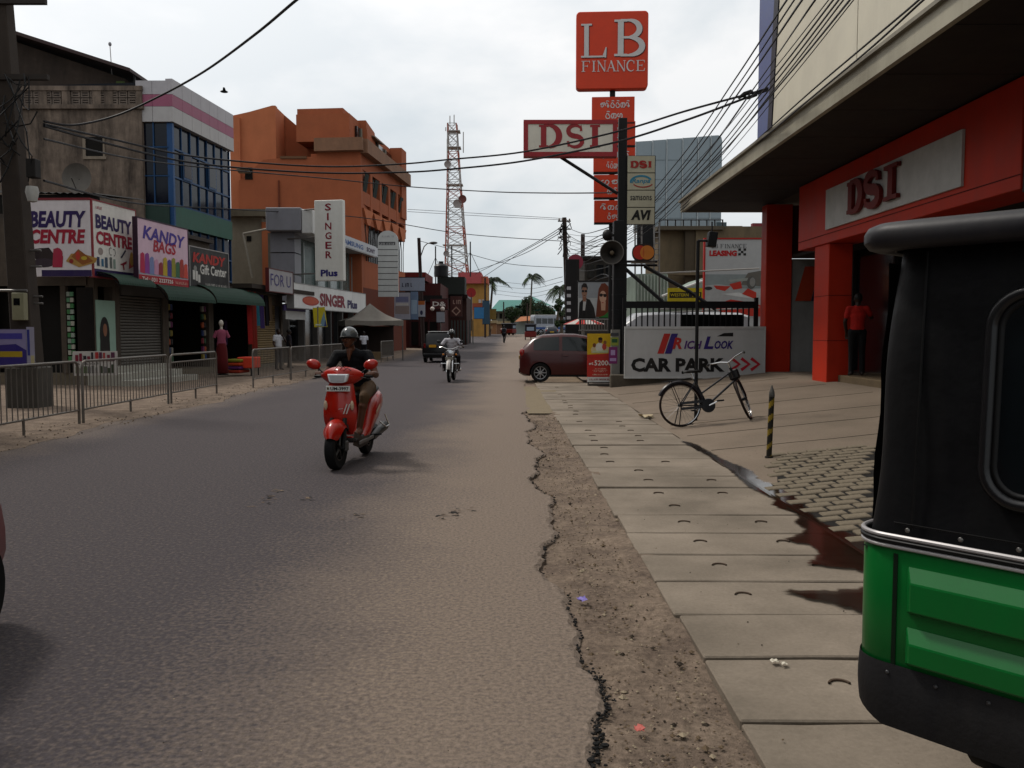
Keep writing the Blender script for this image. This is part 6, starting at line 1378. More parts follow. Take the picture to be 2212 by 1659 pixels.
text(sp, 'SINGER', w*0.30, h*0.16, w*0.36, h*0.58, flat('#7d0f2c'), bold=0.05); text(sp, 'Plus', w*0.69, h*0.16, w*0.16, h*0.42, flat('#2a2158'), bold=0.055)
art(sp, [('#a63f22', oval(w*0.19, h*0.33, w*0.10, h*0.2, 24)), ('#b5522f', oval(w*0.19, h*0.35, w*0.085, h*0.14, 24))])
# ---- tall projecting sign and its bracket
D3 = 39.0; vs_, w = board('hanging_sign', 'tall white projecting sign with letters stacked vertically', 'sign', at(681, 607, D3), at(742, 607, D3-0.25)); h = zat(433, D3)-zat(607, D3)
MB().bx(0, w, 0, 0.3, 0, h).build('panel', mat('#cfcec8', 0.45, var=0.05, dirt=0.2, dirtcol='#9b968c'), vs_, bevel=0.02)
for i, c in enumerate('SINGER'): text(vs_, c, w*0.38 if c != 'I' else w*0.45, h*(0.87-0.118*i), w*0.22 if c != 'I' else w*0.06, h*0.088, flat('#841a33'), y=-0.01, bold=0.02)
text(vs_, 'Plus', w*0.2, h*0.055, w*0.6, h*0.085, flat('#2a2470'), y=-0.01, bold=0.04)
for z in (0.35, h*0.55, h*0.9): MB().tube((-0.0, 0.15, z), (-1.6, 0.6, z), 0.03, n=6).build('bracket', STEEL, vs_)
pyl, w = board('hanging_sign', 'white projecting directory sign with rounded top and ruled rows', 'sign', at(817, 641, 50), at(860, 641, 50)); h = zat(498, 50)-zat(641, 50)
mb = MB(); mb.prism([(0, 0), (w, 0), (w, h-w*0.45)] + [(w/2 + w/2*math.cos(R(a)), h-w*0.45 + w*0.45*math.sin(R(a))) for a in range(15, 166, 15)] + [(0, h-w*0.45)], 0, 0.25); mb.build('panel', mat('#b3b4b2', 0.5, var=0.05, dirt=0.15), pyl)
for i in range(8): MB().bx(0.0, w, -0.012, 0.0, h*(0.08+0.09*i), h*(0.08+0.09*i)+0.03).build('row_rule', flat('#3d3f42'), pyl)
art(pyl, [('#4a4a4c', rect(w*0.05, w*0.88, h*0.78, h*0.83))]); scribble(pyl, w*0.1, h*0.785, w*0.72, h*0.03, flat('#a9a9a9'), seed=2); scribble(pyl, w*0.2, h*0.9, w*0.6, h*0.025, flat('#8a8a8e'), seed=3)

# ---- weathered old building
OLD = mat('#7d7065', 0.95, var=0.35, scale=1.8, dirt=0.97, dirtcol='#1f1a17', bump=0.4, bscale=14, dscale=1.5)
D4 = 30.2; ob = thing('old_building', 'stained old concrete building with sloping tin roof at far left', 'building', (xat(318, D4), D4, 0))
xr = xat(318, D4); xl_ = xr-14; zp = zat(236, D4)
MB().bx(xl_, xr, D4, D4+7, 0, zp).build('wall', OLD, ob, world=True)
MB().bx(xl_, xr+0.08, D4-0.1, D4+0.15, zp, zp+0.14).build('ledge', OLD, ob, world=True)
# breeze block parapet
zb_, zt2 = zp+0.14, zat(196, D4)
for i in range(30):
    for j in range(2):
        x = xr-0.45-i*0.33; z = zb_+0.02 + j*(zt2-zb_)/2; s = (zt2-zb_)/2-0.03
        if i > 12: break
        MB().bx(x, x+0.3, D4, D4+0.08, z, z+0.05).bx(x, x+0.3, D4, D4+0.08, z+s-0.05, z+s).bx(x, x+0.05, D4+0.002, D4+0.078, z+0.05, z+s-0.05).bx(x+0.25, x+0.3, D4+0.002, D4+0.078, z+0.05, z+s-0.05).bx(x+0.05, x+0.25, D4+0.01, D4+0.07, z+s/2-0.025, z+s/2+0.025).build('breeze_block', mat('#7a6f66', 0.9, var=0.2, dirt=0.6, dirtcol='#2b2522'), ob, world=True)
MB().bx(xl_, xr-4.8, D4+0.01, D4+0.1, zb_, zt2).build('parapet', OLD, ob, world=True)
MB().bx(xl_, xr+0.05, D4-0.05, D4+0.2, zt2, zt2+0.16).build('coping', OLD, ob, world=True); MB().bx(xr-0.16, xr+0.03, D4-0.03, D4+0.17, zb_, zt2).build('end_post', OLD, ob, world=True)
for px in (215, 240, 100, 150): MB().bx(xat(px, D4), xat(px, D4)+0.3, D4-0.02, D4+0.12, zb_, zt2).build('parapet_pier', OLD, ob, world=True)
# upper storey and tin roof
D5 = D4+1.5; zr0, zr1 = zat(152, D5), zat(58, D5)
xq0, xq1 = xat(20, D5), xat(303, D5)
MB().prism([(xat(275, D5), zp), (xat(275, D5), zat(163, D5)), (xat(-150, D5), zat(15, D5)), (xat(-150, D5), zp)], D5+0.4, D5+5).build('upper_wall', mat('#4a4039', 0.95, var=0.25, dirt=0.7, dirtcol='#221d1a'), ob, world=True)
MB().bx(xat(258, D5), xat(275, D5), D5+0.3, D5+0.4, zp, zat(170, D5)).build('green_post', mat('#55613a', 0.8), ob, world=True)
MB().tube((xat(298, D5), D5+0.3, zp), (xat(298, D5), D5+0.3, zr0), 0.04, n=6).build('roof_post', IRON, ob, world=True)
mb = MB(); mb.add([(xat(-200, D5), D5-0.3, zat(-16, D5)), (xq1, D5-0.3, zr0), (xq1, D5+6, zr0+0.02), (xat(-200, D5), D5+6, zat(-16, D5)), (xat(-200, D5), D5-0.3, zat(-16, D5)-0.12), (xq1, D5-0.3, zr0-0.12), (xq1, D5+6, zr0-0.10), (xat(-200, D5), D5+6, zat(-16, D5)-0.12)], [(0,1,2,3), (4,5,6,7), (0,1,5,4), (1,2,6,5)]); mb.build('tin_roof', mat('#4a3a3a', 0.6, metal=0.3, dirt=0.4), ob, world=True)
MB().bx(xat(85, D5), xat(150, D5), D5+0.36, D5+0.41, zat(240, D5), zat(205, D5)).build('window', DARK, ob, world=True)
# small window with pale frame
x0, x1, z0, z1 = xat(198, D4), xat(235, D4), zat(338, D4), zat(296, D4)
MB().bx(x0, x1, D4-0.02, D4+0.02, z0, z1).build('window', DARK, ob, world=True); MB().bx(x0-0.1, x1+0.1, D4-0.05, D4-0.005, z0-0.1, z0).bx(x0-0.1, x0, D4-0.05, D4-0.005, z0, z1).bx(x1, x1+0.06, D4-0.05, D4-0.005, z0, z1).build('window_frame', mat('#8a7f72', 0.9, dirt=0.4), ob, world=True)
MB().bx(xr, xr+0.35, D4+0.3, D4+0.6, 3.2, zp).build('corner_pier', mat('#7d6f5c', 0.95, var=0.3, dirt=0.75, dirtcol='#2b241f', dscale=1.2), ob, world=True)
dish = thing('satellite_dish', 'grey satellite dish on the roof above the white cosmetics sign', 'satellite dish', at(172, 420, 28)); MB().lathe([(0.48, -0.16), (0.4, -0.1), (0.25, -0.03), (0.001, 0.0)], (0, 0, 0.5), 'y', 24).build('reflector', mat('#6d6862', 0.6, dirt=0.3), dish, smooth=True); MB().tube((0, 0.02, 0.5), (0, 0.1, -0.3), 0.03).build('mast', IRON, dish); MB().tube((0, -0.16, 0.08), (0, -0.5, 0.45), 0.012).build('feed_arm', IRON, dish)
an = thing('roof_antenna', 'thin white mast with a ball on the tin roof', 'antenna', at(242, 152, D5+0.5)); MB().tube((0, 0, -0.3), (-0.05, 0, 0.9), 0.015).build('mast', mat('#a9a6a4', 0.5), an); MB().ell((-0.05, 0, 0.95), (0.06, 0.06, 0.08), 10).build('ball', mat('#8d8a90', 0.5), an)
# lean-to tin roof above the cosmetics shop
lt = thing('lean_to_roof', 'dark corrugated lean-to roof behind the cosmetics sign', 'roof', (xat(160, 26), 26, zat(432, 26)))
mb = MB(); rows = []
for i in range(41):
    x = -2.6 + 4.2*i/40; c = 0.02*(1 if i % 2 else -1); rows.append([(x, -1.6, 0.0+c - 0.06*(i/40)), (x, 1.6, 0.55+c-0.3*(i/40))])
mb.grid(rows); mb.build('sheet', mat('#1c1a19', 0.8, var=0.2), lt); MB().bx(-2.6, 1.6, -1.5, -1.45, -1.0, -0.08).build('fascia', DARK, lt)

# ---- glass fronted building
G0 = lp(381, 15.0); gb = thing('glass_building', 'blue glass building with white and pink banded parapet', 'building', (G0.x, G0.y, 0), LA)
gl = sx(505, 15.0); gw = (lp(505, 15.0) - G0).length; fwid = G0.x - xat(310, G0.y)
zz = lambda y: zat(y, G0.y)
FRM = mat('#2a4c70', 0.45, metal=0.2, var=0.1); GLS = [mat('#1a2030', 0.12, spec=0.25, var=0.1), mat('#26263a', 0.16, spec=0.25, var=0.1), mat('#141826', 0.1, spec=0.25, var=0.1)]
MB().bx(0.06, gw, 0.14, 5, -0.1, zz(175)).build('core', mat('#1b1e26', 0.8), gb)
pw = 5.0
# parapet panels: three bands on both faces
for b, (ya, yb_, c) in enumerate([(172, 206, '#b0adb0'), (206, 232, '#9c5f76'), (232, 265, '#b0adac')]):
    n = 7
    for i in range(n): MB().bx(-0.1 + i*(gw+0.2)/n + (0 if i else -0.02), -0.1 + (i+1)*(gw+0.2)/n - 0.012, -0.14, 0.1, zz(yb_)+0.01, zz(ya)).build('cladding_panel', mat(c, 0.5, var=0.06, dirt=0.12), gb)
# street face panes
rowsz = [(265, 318), (318, 380), (380, 440), (490, 540), (540, 592), (592, 640)]
q = random.Random(31)
for (ya, yb_) in rowsz:
    for i in range(7):
        x0, x1 = 0.12 + i*(gw-0.12)/7, 0.12 + (i+1)*(gw-0.12)/7; MB().bx(x0+0.03, x1-0.03, 0.06 + q.uniform(-0.008, 0.008), 0.1, zz(yb_)+0.04, zz(ya)-0.02).build('pane', q.choice(GLS), gb)
    MB().bx(0.1, gw, 0.0, 0.12, zz(yb_)-0.03, zz(yb_)+0.03).build('transom', FRM, gb)
for i in range(8): x = 0.12 + i*(gw-0.12)/7; MB().bx(x-0.018, x+0.018, 0.01, 0.12, zz(640), zz(265)).build('mullion', FRM, gb)
MB().bx(0.11, gw, -0.05, 0.1, zz(490)+0.04, zz(440)-0.04).build('green_band', mat('#46685c', 0.6, var=0.1, dirt=0.2), gb)
MB().bx(-0.02, 0.1, -0.06, 0.14, zz(640), zz(265)).build('corner_post', mat('#2b4f78', 0.4, metal=0.2), gb)
for (i, r) in ((1, 1), (4, 1)):
    ya, yb_ = rowsz[r]; x0, x1 = 0.12 + i*(gw-0.12)/7, 0.12 + (i+1)*(gw-0.12)/7
    MB().bx(x0, x1, -0.035, -0.02, zz(yb_)+0.02, zz(ya)).build('open_sash', FRM if i == 1 else FRM, gb); MB().bx(x0+0.06, x1-0.06, -0.045, -0.036, zz(yb_)+0.1, zz(ya)-0.08).build('sash_pane', mat('#2a1018', 0.1) if i == 1 else GLS[2], gb)
# camera face in its own child frame, world coordinates
for b, (ya, yb_, c) in enumerate([(176, 206, '#b0adb0'), (206, 232, '#9c5f76'), (232, 265, '#b0adac')]):
    for k in range(2):
        x0 = G0.x - fwid + k*fwid/2; MB().bx(x0, x0+fwid/2-0.012 - (0.02 if k else 0), G0.y-0.12, G0.y+0.1, zz(yb_)+0.01, zz(ya)).build('cladding_panel', mat(c, 0.5, var=0.06, dirt=0.12), gb, world=True)
for (ya, yb_) in rowsz:
    for k in range(2):
        x0 = G0.x - fwid + k*(fwid-0.06)/2; MB().bx(x0+0.03, x0+fwid/2-0.06, G0.y, G0.y+0.05, zz(yb_)+0.04, zz(ya)-0.03).build('pane', GLS[2], gb, world=True)
    MB().bx(G0.x-fwid, G0.x-0.1, G0.y-0.04, G0.y+0.04, zz(yb_)-0.02, zz(yb_)+0.02).build('transom', FRM, gb, world=True)
MB().bx(G0.x-fwid/2-0.05, G0.x-fwid/2-0.01, G0.y-0.05, G0.y+0.045, zz(640), zz(265)).build('mullion', FRM, gb, world=True)
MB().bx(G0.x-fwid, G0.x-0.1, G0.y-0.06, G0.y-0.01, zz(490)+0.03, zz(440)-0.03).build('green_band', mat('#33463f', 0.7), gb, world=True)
MB().bx(G0.x-fwid, G0.x-0.12, G0.y+0.06, G0.y+4, 0, zz(180)).build('side_core', mat('#1b1e26', 0.8), gb, world=True)

# ---- orange building
S0 = lp(783, 14.0); D6 = S0.y
ORB = mat('#a06144', 0.9, var=0.1, scale=1.0, dirt=0.22, dirtcol='#6f3a24', bump=0.2, bscale=10); ORB2 = mat('#b57352', 0.9, var=0.1, scale=1.0, dirt=0.2, dirtcol='#7a3f24')
og = thing('orange_building', 'tall orange painted building with stepped roofline and tilted windows', 'building', (S0.x, S0.y, 0), LA)
z6 = lambda y: zat(y, D6); X6 = lambda px: xat(px, D6)
def OW(nm, m, mb, **k): return mb.build(nm, m, og, world=True, **k)
def polyw(pts, y0, y1): return MB().prism([(X6(a), z6(b)) for a, b in pts], y0, y1)
OW('wall', ORB, polyw([(522, 640), (783, 640), (783, 322), (690, 300), (690, 338), (605, 342), (575, 345), (530, 385), (522, 390)], D6, D6+2.5))
OW('wall', ORB2, polyw([(500, 640), (521.5, 640), (521.5, 250), (500, 245)], D6+0.4, D6+3))
k = (D6+2.6)/D6
OW('upper_wall', ORB2, polyw([(500, 500), (597, 500), (597, 222), (590, 222), (540, 236), (500, 245)], D6+0.6, D6+1.0).bx(X6(585), X6(597), D6+1.0, D6+4, z6(500), z6(224)))
OW('upper_block', ORB, polyw([(597.5, 440), (783, 440), (782, 268), (779, 236), (655, 240), (645, 232), (645, 258), (640, 262), (598, 225)], D6+2.6, D6+6))
OW('roof_ledge', mat('#6f5440', 0.9), MB().bx(X6(612), X6(668), D6-0.1, D6+2.6, z6(343), z6(338)))
OW('down_pipe', mat('#6f3a24', 0.7), MB().tube((X6(608), D6-0.06, z6(560)), (X6(608), D6-0.06, z6(390)), 0.05, n=6))
BRN = mat('#8a6a55', 0.8, var=0.12, dirt=0.3)
OW('window_canopy', BRN, polyw([(688, 330), (790, 327), (790, 300), (688, 302)], D6-0.5, D6-0.02))
for (xa_, xb_, ya, yb_) in ((536, 552, 388, 362), (536, 552, 482, 458)):
    OW('window', DARK, MB().bx(X6(xa_), X6(xb_), D6-0.04, D6-0.005, z6(ya), z6(yb_))); OW('window_sash', mat('#8a8478', 0.5), MB().box((X6(xa_), D6-0.3, (z6(ya)+z6(yb_))/2+0.1), (0.7, 0.5, 0.04), rot=(R(-20), 0, 0)))
# street facade in the local frame: x along the street
ow = (lp(878, 14.0) - S0).length
def OL(nm, m, mb, **kw): return mb.build(nm, m, og, **kw)
zc = lambda y: z6(y)
OL('facade', ORB, MB().bx(0.02, ow, 0.05, 4, zc(440)+0.1, zc(395)-0.35).bx(0.02, ow, 0.05, 4, zc(620), zc(560)))
wn_ = 5; z0, z1 = zc(425), zc(362)
OL('facade_band', ORB, MB().bx(0.02, ow, 0.03, 3, z1, zc(330)))
for i in range(wn_+1): x = 0.02 + i*(ow-0.3)/wn_; OL('pier', ORB, MB().bx(x, x+0.5 if i else x+0.3, 0.03, 0.6, z0-1.2, z1))
OL('upper_glazing', GLASS_D, MB().bx(0.1, ow-0.1, 0.3, 0.36, z0-0.6, z1))
for i in range(wn_): 
    x = 0.5 + i*(ow-0.3)/wn_; wd = (ow-0.3)/wn_-0.5; OL('window_frame', mat('#4a5a50', 0.5), MB().bx(x+wd/2-0.04, x+wd/2+0.04, 0.2, 0.28, z0-0.3, z1)); OL('window_sash', mat('#2f3836', 0.8, spec=0.1), MB().box((x+wd*0.3, 0.0, (z0+z1)/2), (wd*0.45, 0.04, (z1-z0)*0.8), rot=(R(10), 0, 0)))
    # zigzag moulding under each window
    a, b, c = x-0.2, x+wd/2, x+wd+0.2; zt3 = z0-0.6
    OL('zigzag_moulding', ORB2, MB().prism([(a, zt3), (c, zt3), (b+0.25, zt3-0.9), (b-0.25, zt3-0.9)], -0.10, 0.04))
OL('spandrel', ORB, MB().bx(0.02, ow, 0.04, 3, zc(478), z0-0.6))
gz0, gz1 = zc(560), zc(478)
OL('lower_glazing', mat('#2a2422', 0.3), MB().bx(0.3, ow-0.3, 0.4, 0.46, gz0, gz1))
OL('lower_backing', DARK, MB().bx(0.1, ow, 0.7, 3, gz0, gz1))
mb = MB()
for i in range(22):
    x = 0.4 + i*(ow-0.8)/21; OL('grille_bar', IRON, MB().path([(x, 0.1, gz0), (x, 0.1, gz0+(gz1-gz0)*0.65), (x+0.22*(1 if i % 2 else -1), 0.1, gz1)], 0.03, 5))
OL('brown_fascia', BRN, MB().prism([(0, zc(330)), (ow-0.1, zc(330)), (ow-0.1, zc(300)), (0, zc(300))], -0.45, 0.02))
OL('top_storey', ORB, MB().bx(0.4, ow, 0.75, 4, zc(300), zc(240)).bx(ow-1.5, ow, -0.1, 0.74, zc(420), zc(238)))
OL('top_glazing', GLASS_D, MB().bx(1.5, ow-1.6, 0.6, 0.74, zc(300)+0.1, zc(258)))
for i in range(4): OL('top_mullion', mat('#8a8478', 0.5), MB().bx(2.2+i*2.0, 2.28+i*2.0, 0.5, 0.59, zc(300)+0.05, zc(258)))
OL('sun_shade', mat('#8a8478', 0.6), MB().box((5.5, 0.45, zc(257)), (2.5, 0.4, 0.05), rot=(R(12), 0, 0)))
OL('roof_block', ORB, MB().bx(0.6, ow-4, 1.2, 4, zc(240), zc(226)))
OL('lower_wall', mat('#6a3522', 0.8), MB().bx(0.0, ow, 0.02, 4, -0.1, zc(620)))

# ---- white two storey showroom
N0 = lp(640, 14.1); D7 = N0.y; z7 = lambda y: zat(y, D7); X7 = lambda px: xat(px, D7)
sw = (lp(800, 14.1) - N0).length; GRY = mat('#86868c', 0.5, var=0.06, dirt=0.15)
sh_ = thing('showroom_building', 'pale grey two storey showroom with glass upper floor', 'building', (N0.x, N0.y, 0), LA)
def SW(nm, m, mb, **k): return mb.build(nm, m, sh_, world=True, **k)
for (ya, yb_) in ((502, 545), (547, 592), (594, 650)): SW('clad_panel', GRY, MB().bx(X7(587), X7(640)-0.02, D7, D7+1.2, z7(yb_)+0.01, z7(ya)))
SW('top_box', GRY, MB().bx(X7(586), X7(660), D7-0.6, D7+1.6, z7(502)+0.02, z7(452)), bevel=0.03); SW('top_box_end', WHITE, MB().bx(X7(660)+0.01, X7(684), D7-0.5, D7+1.6, z7(502)-0.1, z7(455)), bevel=0.03)
MB().bx(0.05, sw, 0.68, 1.3, 2.9, z7(502)).build('upper_core', mat('#77746c', 0.8), sh_); MB().bx(0.0, sw, 0.6, 0.66, z7(640), z7(500)).build('upper_glazing', mat('#5f6c6a', 0.15, var=0.3, scale=0.5, spec=0.7), sh_)
for i in range(7): x = 0.4 + i*(sw-0.5)/6; MB().bx(x, x+0.12, 0.45, 0.58, z7(640), z7(512)).build('mullion', mat('#9aa09e', 0.4), sh_)
MB().bx(0.2, sw+0.3, -0.35, 1.0, z7(512)+0.2, z7(472)).build('sign_band', mat('#b0b1b2', 0.5, var=0.05), sh_)
bd, _w = board('shop_sign', 'white upper sign band with blue and purple block lettering', 'sign', N0 + (lp(742, 14.1)-N0)*1.0 + Vector((0.37, -0.04, z7(512)+0.25)), lp(822, 14.1) + Vector((0.37, -0.04, z7(512)+0.25)))
hb_ = z7(472)-z7(512)-0.3; MB().bx(-1.5, _w-0.3, 0, 0.03, 0, hb_).build('panel', mat('#b4b6ba', 0.5), bd)
text(bd, 'SAMSUNG', -1.3, hb_*0.22, _w*0.36+1.3, hb_*0.5, flat('#3f5f94'), bold=0.03); text(bd, 'SONY', _w*0.45, hb_*0.2, _w*0.24, hb_*0.5, flat('#3a1f4a'), bold=0.04)
MB().bx(0, sw, 0.3, 0.5, 2.8, z7(640)).build('mid_band', WHITE, sh_); MB().bx(0, sw, 1.0, 1.2, -0.1, 2.8).build('ground_glazing', GLASS_D, sh_)
for i in range(7): x = 0.1 + i*(sw-0.3)/6; MB().bx(x, x+0.2, 0.4, 0.7, 0, 2.8).build('column', mat('#5c5a58', 0.6), sh_)
MB().bx(sw-0.4, sw, 0.28, 0.9, 2.8, z7(512)).build('end_column', WHITE, sh_)
# beige wall between glass building and showroom
wl2 = thing('beige_wall', 'beige side wall with small square vent left of the showroom', 'wall', (xat(545, 43), 43, 0)); MB().bx(xat(503, 43), xat(570, 43), 43, 44, 0, zat(470, 43)).build('wall', mat('#8f887a', 0.9, var=0.1, dirt=0.4, dirtcol='#5f574b'), wl2, world=True); MB().bx(xat(570, 43)+0.01, xat(590, 43), 42.9, 43.8, 0, zat(480, 43)).build('orange_strip', ORB2, wl2, world=True); MB().bx(xat(537, 43), xat(547, 43), 42.95, 43, zat(521, 43), zat(510, 43)).build('vent', DARK, wl2, world=True)
MB().bx(xat(500, 43), xat(585, 43), 42.4, 44, zat(470, 43), zat(455, 43)).build('eave', mat('#6d6658', 0.9, dirt=0.5), wl2, world=True)
MB().tube(at(525, 505, 42), at(590, 492, 42), 0.05, n=6).tube(at(525, 505, 42), at(545, 600, 42), 0.05, n=6).build('pipe', mat('#9a958a', 0.6), wl2, world=True)
# ---- canopy tent
TC = gp(808, 779); tn = thing('canopy_tent', 'grey square canopy tent standing on the kerb by the showroom', 'tent', (TC.x-0.4, 45.2, 0), R(18))
CL = mat('#7d7871', 0.85, var=0.08, dirt=0.25); s_ = 1.5; zt4, ze = zat(655, 45), zat(692, 45)
mb = MB(); c = [(-s_, -s_), (s_, -s_), (s_, s_), (-s_, s_)]
for i in range(4):
    a, b = c[i], c[(i+1) % 4]; rows = []
    for j in range(9):
        t = j/8; k = 1-t; sag = -0.16*math.sin(math.pi*t); rows.append([((a[0]+(b[0]-a[0])*u)*k, (a[1]+(b[1]-a[1])*u)*k, ze + (zt4-ze)*t + sag - 0.05*math.sin(math.pi*u)*(1-t)) for u in (0, 0.25, 0.5, 0.75, 1)])
    mb.grid(rows)
mb.build('roof_cloth', CL, tn, smooth='all', merge=True)
mb = MB()
for i in range(4):
    a, b = c[i], c[(i+1) % 4]; mb.grid([[(a[0]+(b[0]-a[0])*u*0.25, a[1]+(b[1]-a[1])*u*0.25, ze - v*0.28 - (0.05*math.sin(math.pi*u/4) if v == 0 else 0.03*math.cos(u*3))) for u in range(5)] for v in (0, 1)])
mb.build('valance', CL, tn)
for x, y in c: MB().tube((x*0.97, y*0.97, 0), (x*0.97, y*0.97, ze), 0.035, n=6).build('leg', mat('#6a6764', 0.5, metal=0.4), tn)
MB().bx(-s_, s_, s_-0.08, s_-0.04, 0.2, ze-0.3).build('back_cloth', mat('#3a302c', 0.9), tn)
MB().bx(-1.2, 0.6, -0.3, 0.5, 0.0, 0.42).build('display_stand', mat('#7d6a52', 0.9), tn, bevel=0.02)
# ---- goods set out on the pavement
def mannequin(label, px, Y, top, skirt):
    o = thing('mannequin', label, 'mannequin', (xat(px, Y), Y, 0.1), R(30))
    MB().lathe([(0.17, 0.05), (0.2, 0.06), (0.19, 0.5), (0.17, 0.85), (0.13, 1.02)], n=18).build('skirt', mat(skirt, 0.9, bump=0.4, bscale=12), o, smooth='all')
    mb = MB(); mb.lathe([(0.15, 0.85), (0.15, 1.0), (0.13, 1.15), (0.16, 1.32), (0.15, 1.42), (0.06, 1.47)], n=18); mb.v = [(x, y*0.7, z) for x, y, z in mb.v]; mb.build('top', mat(top, 0.9, bump=0.3, bscale=20), o, smooth='all')
    for s in (-1, 1): MB().tube((s*0.13, 0, 1.41), (s*0.23, 0, 1.2), 0.065, 0.055, n=10).build('sleeve', mat(top, 0.9), o, smooth=True)
    MB().tube((0, 0, 1.45), (0, 0, 1.56), 0.045, n=10).build('neck', mat('#b9b2a8', 0.4), o, smooth=True); MB().ell((0, 0, 1.66), (0.075, 0.09, 0.115), 12).build('head', mat('#b9b2a8', 0.4), o, smooth=True)
    MB().lathe([(0.2, 0), (0.2, 0.03), (0.02, 0.05)], n=16).build('base', IRON, o)
mannequin('mannequin in pink top and long red skirt outside the clothes shop', 478, 27.5, '#8a4a5e', '#5a1618')
ob_ = thing('display_table', 'low display table covered in bright orange cloth', 'table', (xat(538, 28.5), 28.5, 0.03), R(84)); MB().bx(-0.35, 0.35, -0.25, 0.3, 0.25, 0.62).build('cloth', mat('#c5482f', 0.8, var=0.12), ob_, bevel=0.03)
for x in (-0.3, 0.3): MB().bx(x-0.02, x+0.02, -0.2, -0.16, 0, 0.25).build('leg', IRON, ob_)
pl3 = thing('garment_pile', 'low pile of folded orange and purple garments beside the table', 'clothes', (xat(512, 28.3), 28.3, 0.03), R(84))
for i, cc_ in enumerate(('#8a3322', '#5a2a5a', '#a8401f', '#7a7a2a')): MB().bx(-0.4+0.02*i, 0.4-0.03*i, -0.25, 0.25, 0.1+i*0.12, 0.2+i*0.12).build('garment', mat(cc_, 0.9), pl3, bevel=0.03)
hr, w = board('hanging_clothes', 'red and blue cloths hanging below the eave of the tan shutter unit', 'clothes', Vector((lp(532, 13.1).x, lp(532, 13.1).y, zat(680, lp(532, 13.1).y))), Vector((lp(600, 13.1).x, lp(600, 13.1).y, 0)))
for i, (a, b, z0, z1, cc_) in enumerate([(0.1, 0.5, -1.1, 0.9, '#8f1f1c'), (0.55, 0.95, -1.3, 0.9, '#7a2418'), (1.0, 1.25, -0.4, 0.8, '#2f6f80'), (1.3, 1.75, -0.5, 0.8, '#3a2a5a'), (1.8, 2.1, -0.4, 0.8, '#1f1c22'), (2.15, 2.45, -0.2, 0.75, '#5a4a3a')]):
    mb = MB(); mb.grid([[(a+(b-a)*u/6 + 0.12*t, 0.05*math.sin(u*2.1+i), z1+(z0-z1)*t) for u in range(7)] for t in (0, 0.25, 0.5, 0.75, 1)]); mb.build('cloth', mat(cc_, 0.9, var=0.15, bump=0.3, bscale=15), hr, smooth='all')
MB().tube((0, 0, 0.9), (w, 0, 0.9), 0.02, n=6).build('rail', IRON, hr)
# eave strip above those shops
ev = thing('shop_eave', 'thin dark eave running above the hanging red cloths', 'eave', (O.x, O.y, 0), LA); MB().bx(sx(497), sx(640), -0.9, 0.2, zat(640, dep(560))+0.2, zat(634, dep(560))+0.25).build('sheet', mat('#3a322c', 0.8, dirt=0.4), ev)
# ---- yellow poster on a road sign pole
yp = thing('poster_pole', 'thin grey pole carrying a yellow and blue poster behind the scooter rider', 'sign', (xat(687, 33.5), 33.5, 0)); MB().tube((0, 0.03, 0), (0, 0.03, zat(662, 33.5)), 0.04, n=8).build('pole', STEEL, yp, smooth=True)
k = 33.5/1840; MB().add([(-11*k, 0, zat(665, 33.5)), (-8*k, 0, zat(707, 33.5)), (20*k, 0, zat(706, 33.5)), (15*k, 0, zat(663, 33.5)), (-11*k, 0.02, zat(665, 33.5)), (-8*k, 0.02, zat(707, 33.5)), (20*k, 0.02, zat(706, 33.5)), (15*k, 0.02, zat(663, 33.5))], [(0,1,2,3), (7,6,5,4), (0,4,5,1), (1,5,6,2), (2,6,7,3), (3,7,4,0)]).build('poster', flat('#b5a81f'), yp)
art(yp, [('#6f8a9a', [(4*k, zat(705, 33.5)), (18*k, zat(705, 33.5)), (14*k, zat(672, 33.5)), (8*k, zat(690, 33.5))]), ('#2a3f7a', [(13*k, zat(705, 33.5)), (19*k, zat(705, 33.5)), (17*k, zat(690, 33.5))]), ('#b9c0b0', rect(-5*k, 8*k, zat(703, 33.5), zat(700, 33.5)))], y=-0.006)

# ---- unseen building added past the left edge to cut sky light on the shop
nb = thing('sky_blocking_building', 'plain two storey block continuing the left row beyond the photo edge', 'building', (-16, 2, 0))
MB().bx(-22, -11.2, -14, 14.5, 0, 8.6).build('wall', OLD, nb, world=True); MB().bx(-22.2, -10.9, -14.2, 14.7, 8.6, 8.85).build('roof_slab', mat('#5a5148', 0.9, dirt=0.5), nb, world=True)
for i in range(9):
    for z in (0.3, 4.6): MB().bx(-11.21, -11.1, -13+i*3.0, -11+i*3.0, z, z+2.4).build('shopfront' if z < 1 else 'window', GLASS_D if z > 1 else DARK, nb, world=True)
MB().bx(-11.2, -9.9, -14, 14.5, 3.3, 3.42).build('awning_slab', mat('#4a4540', 0.9), nb, world=True)
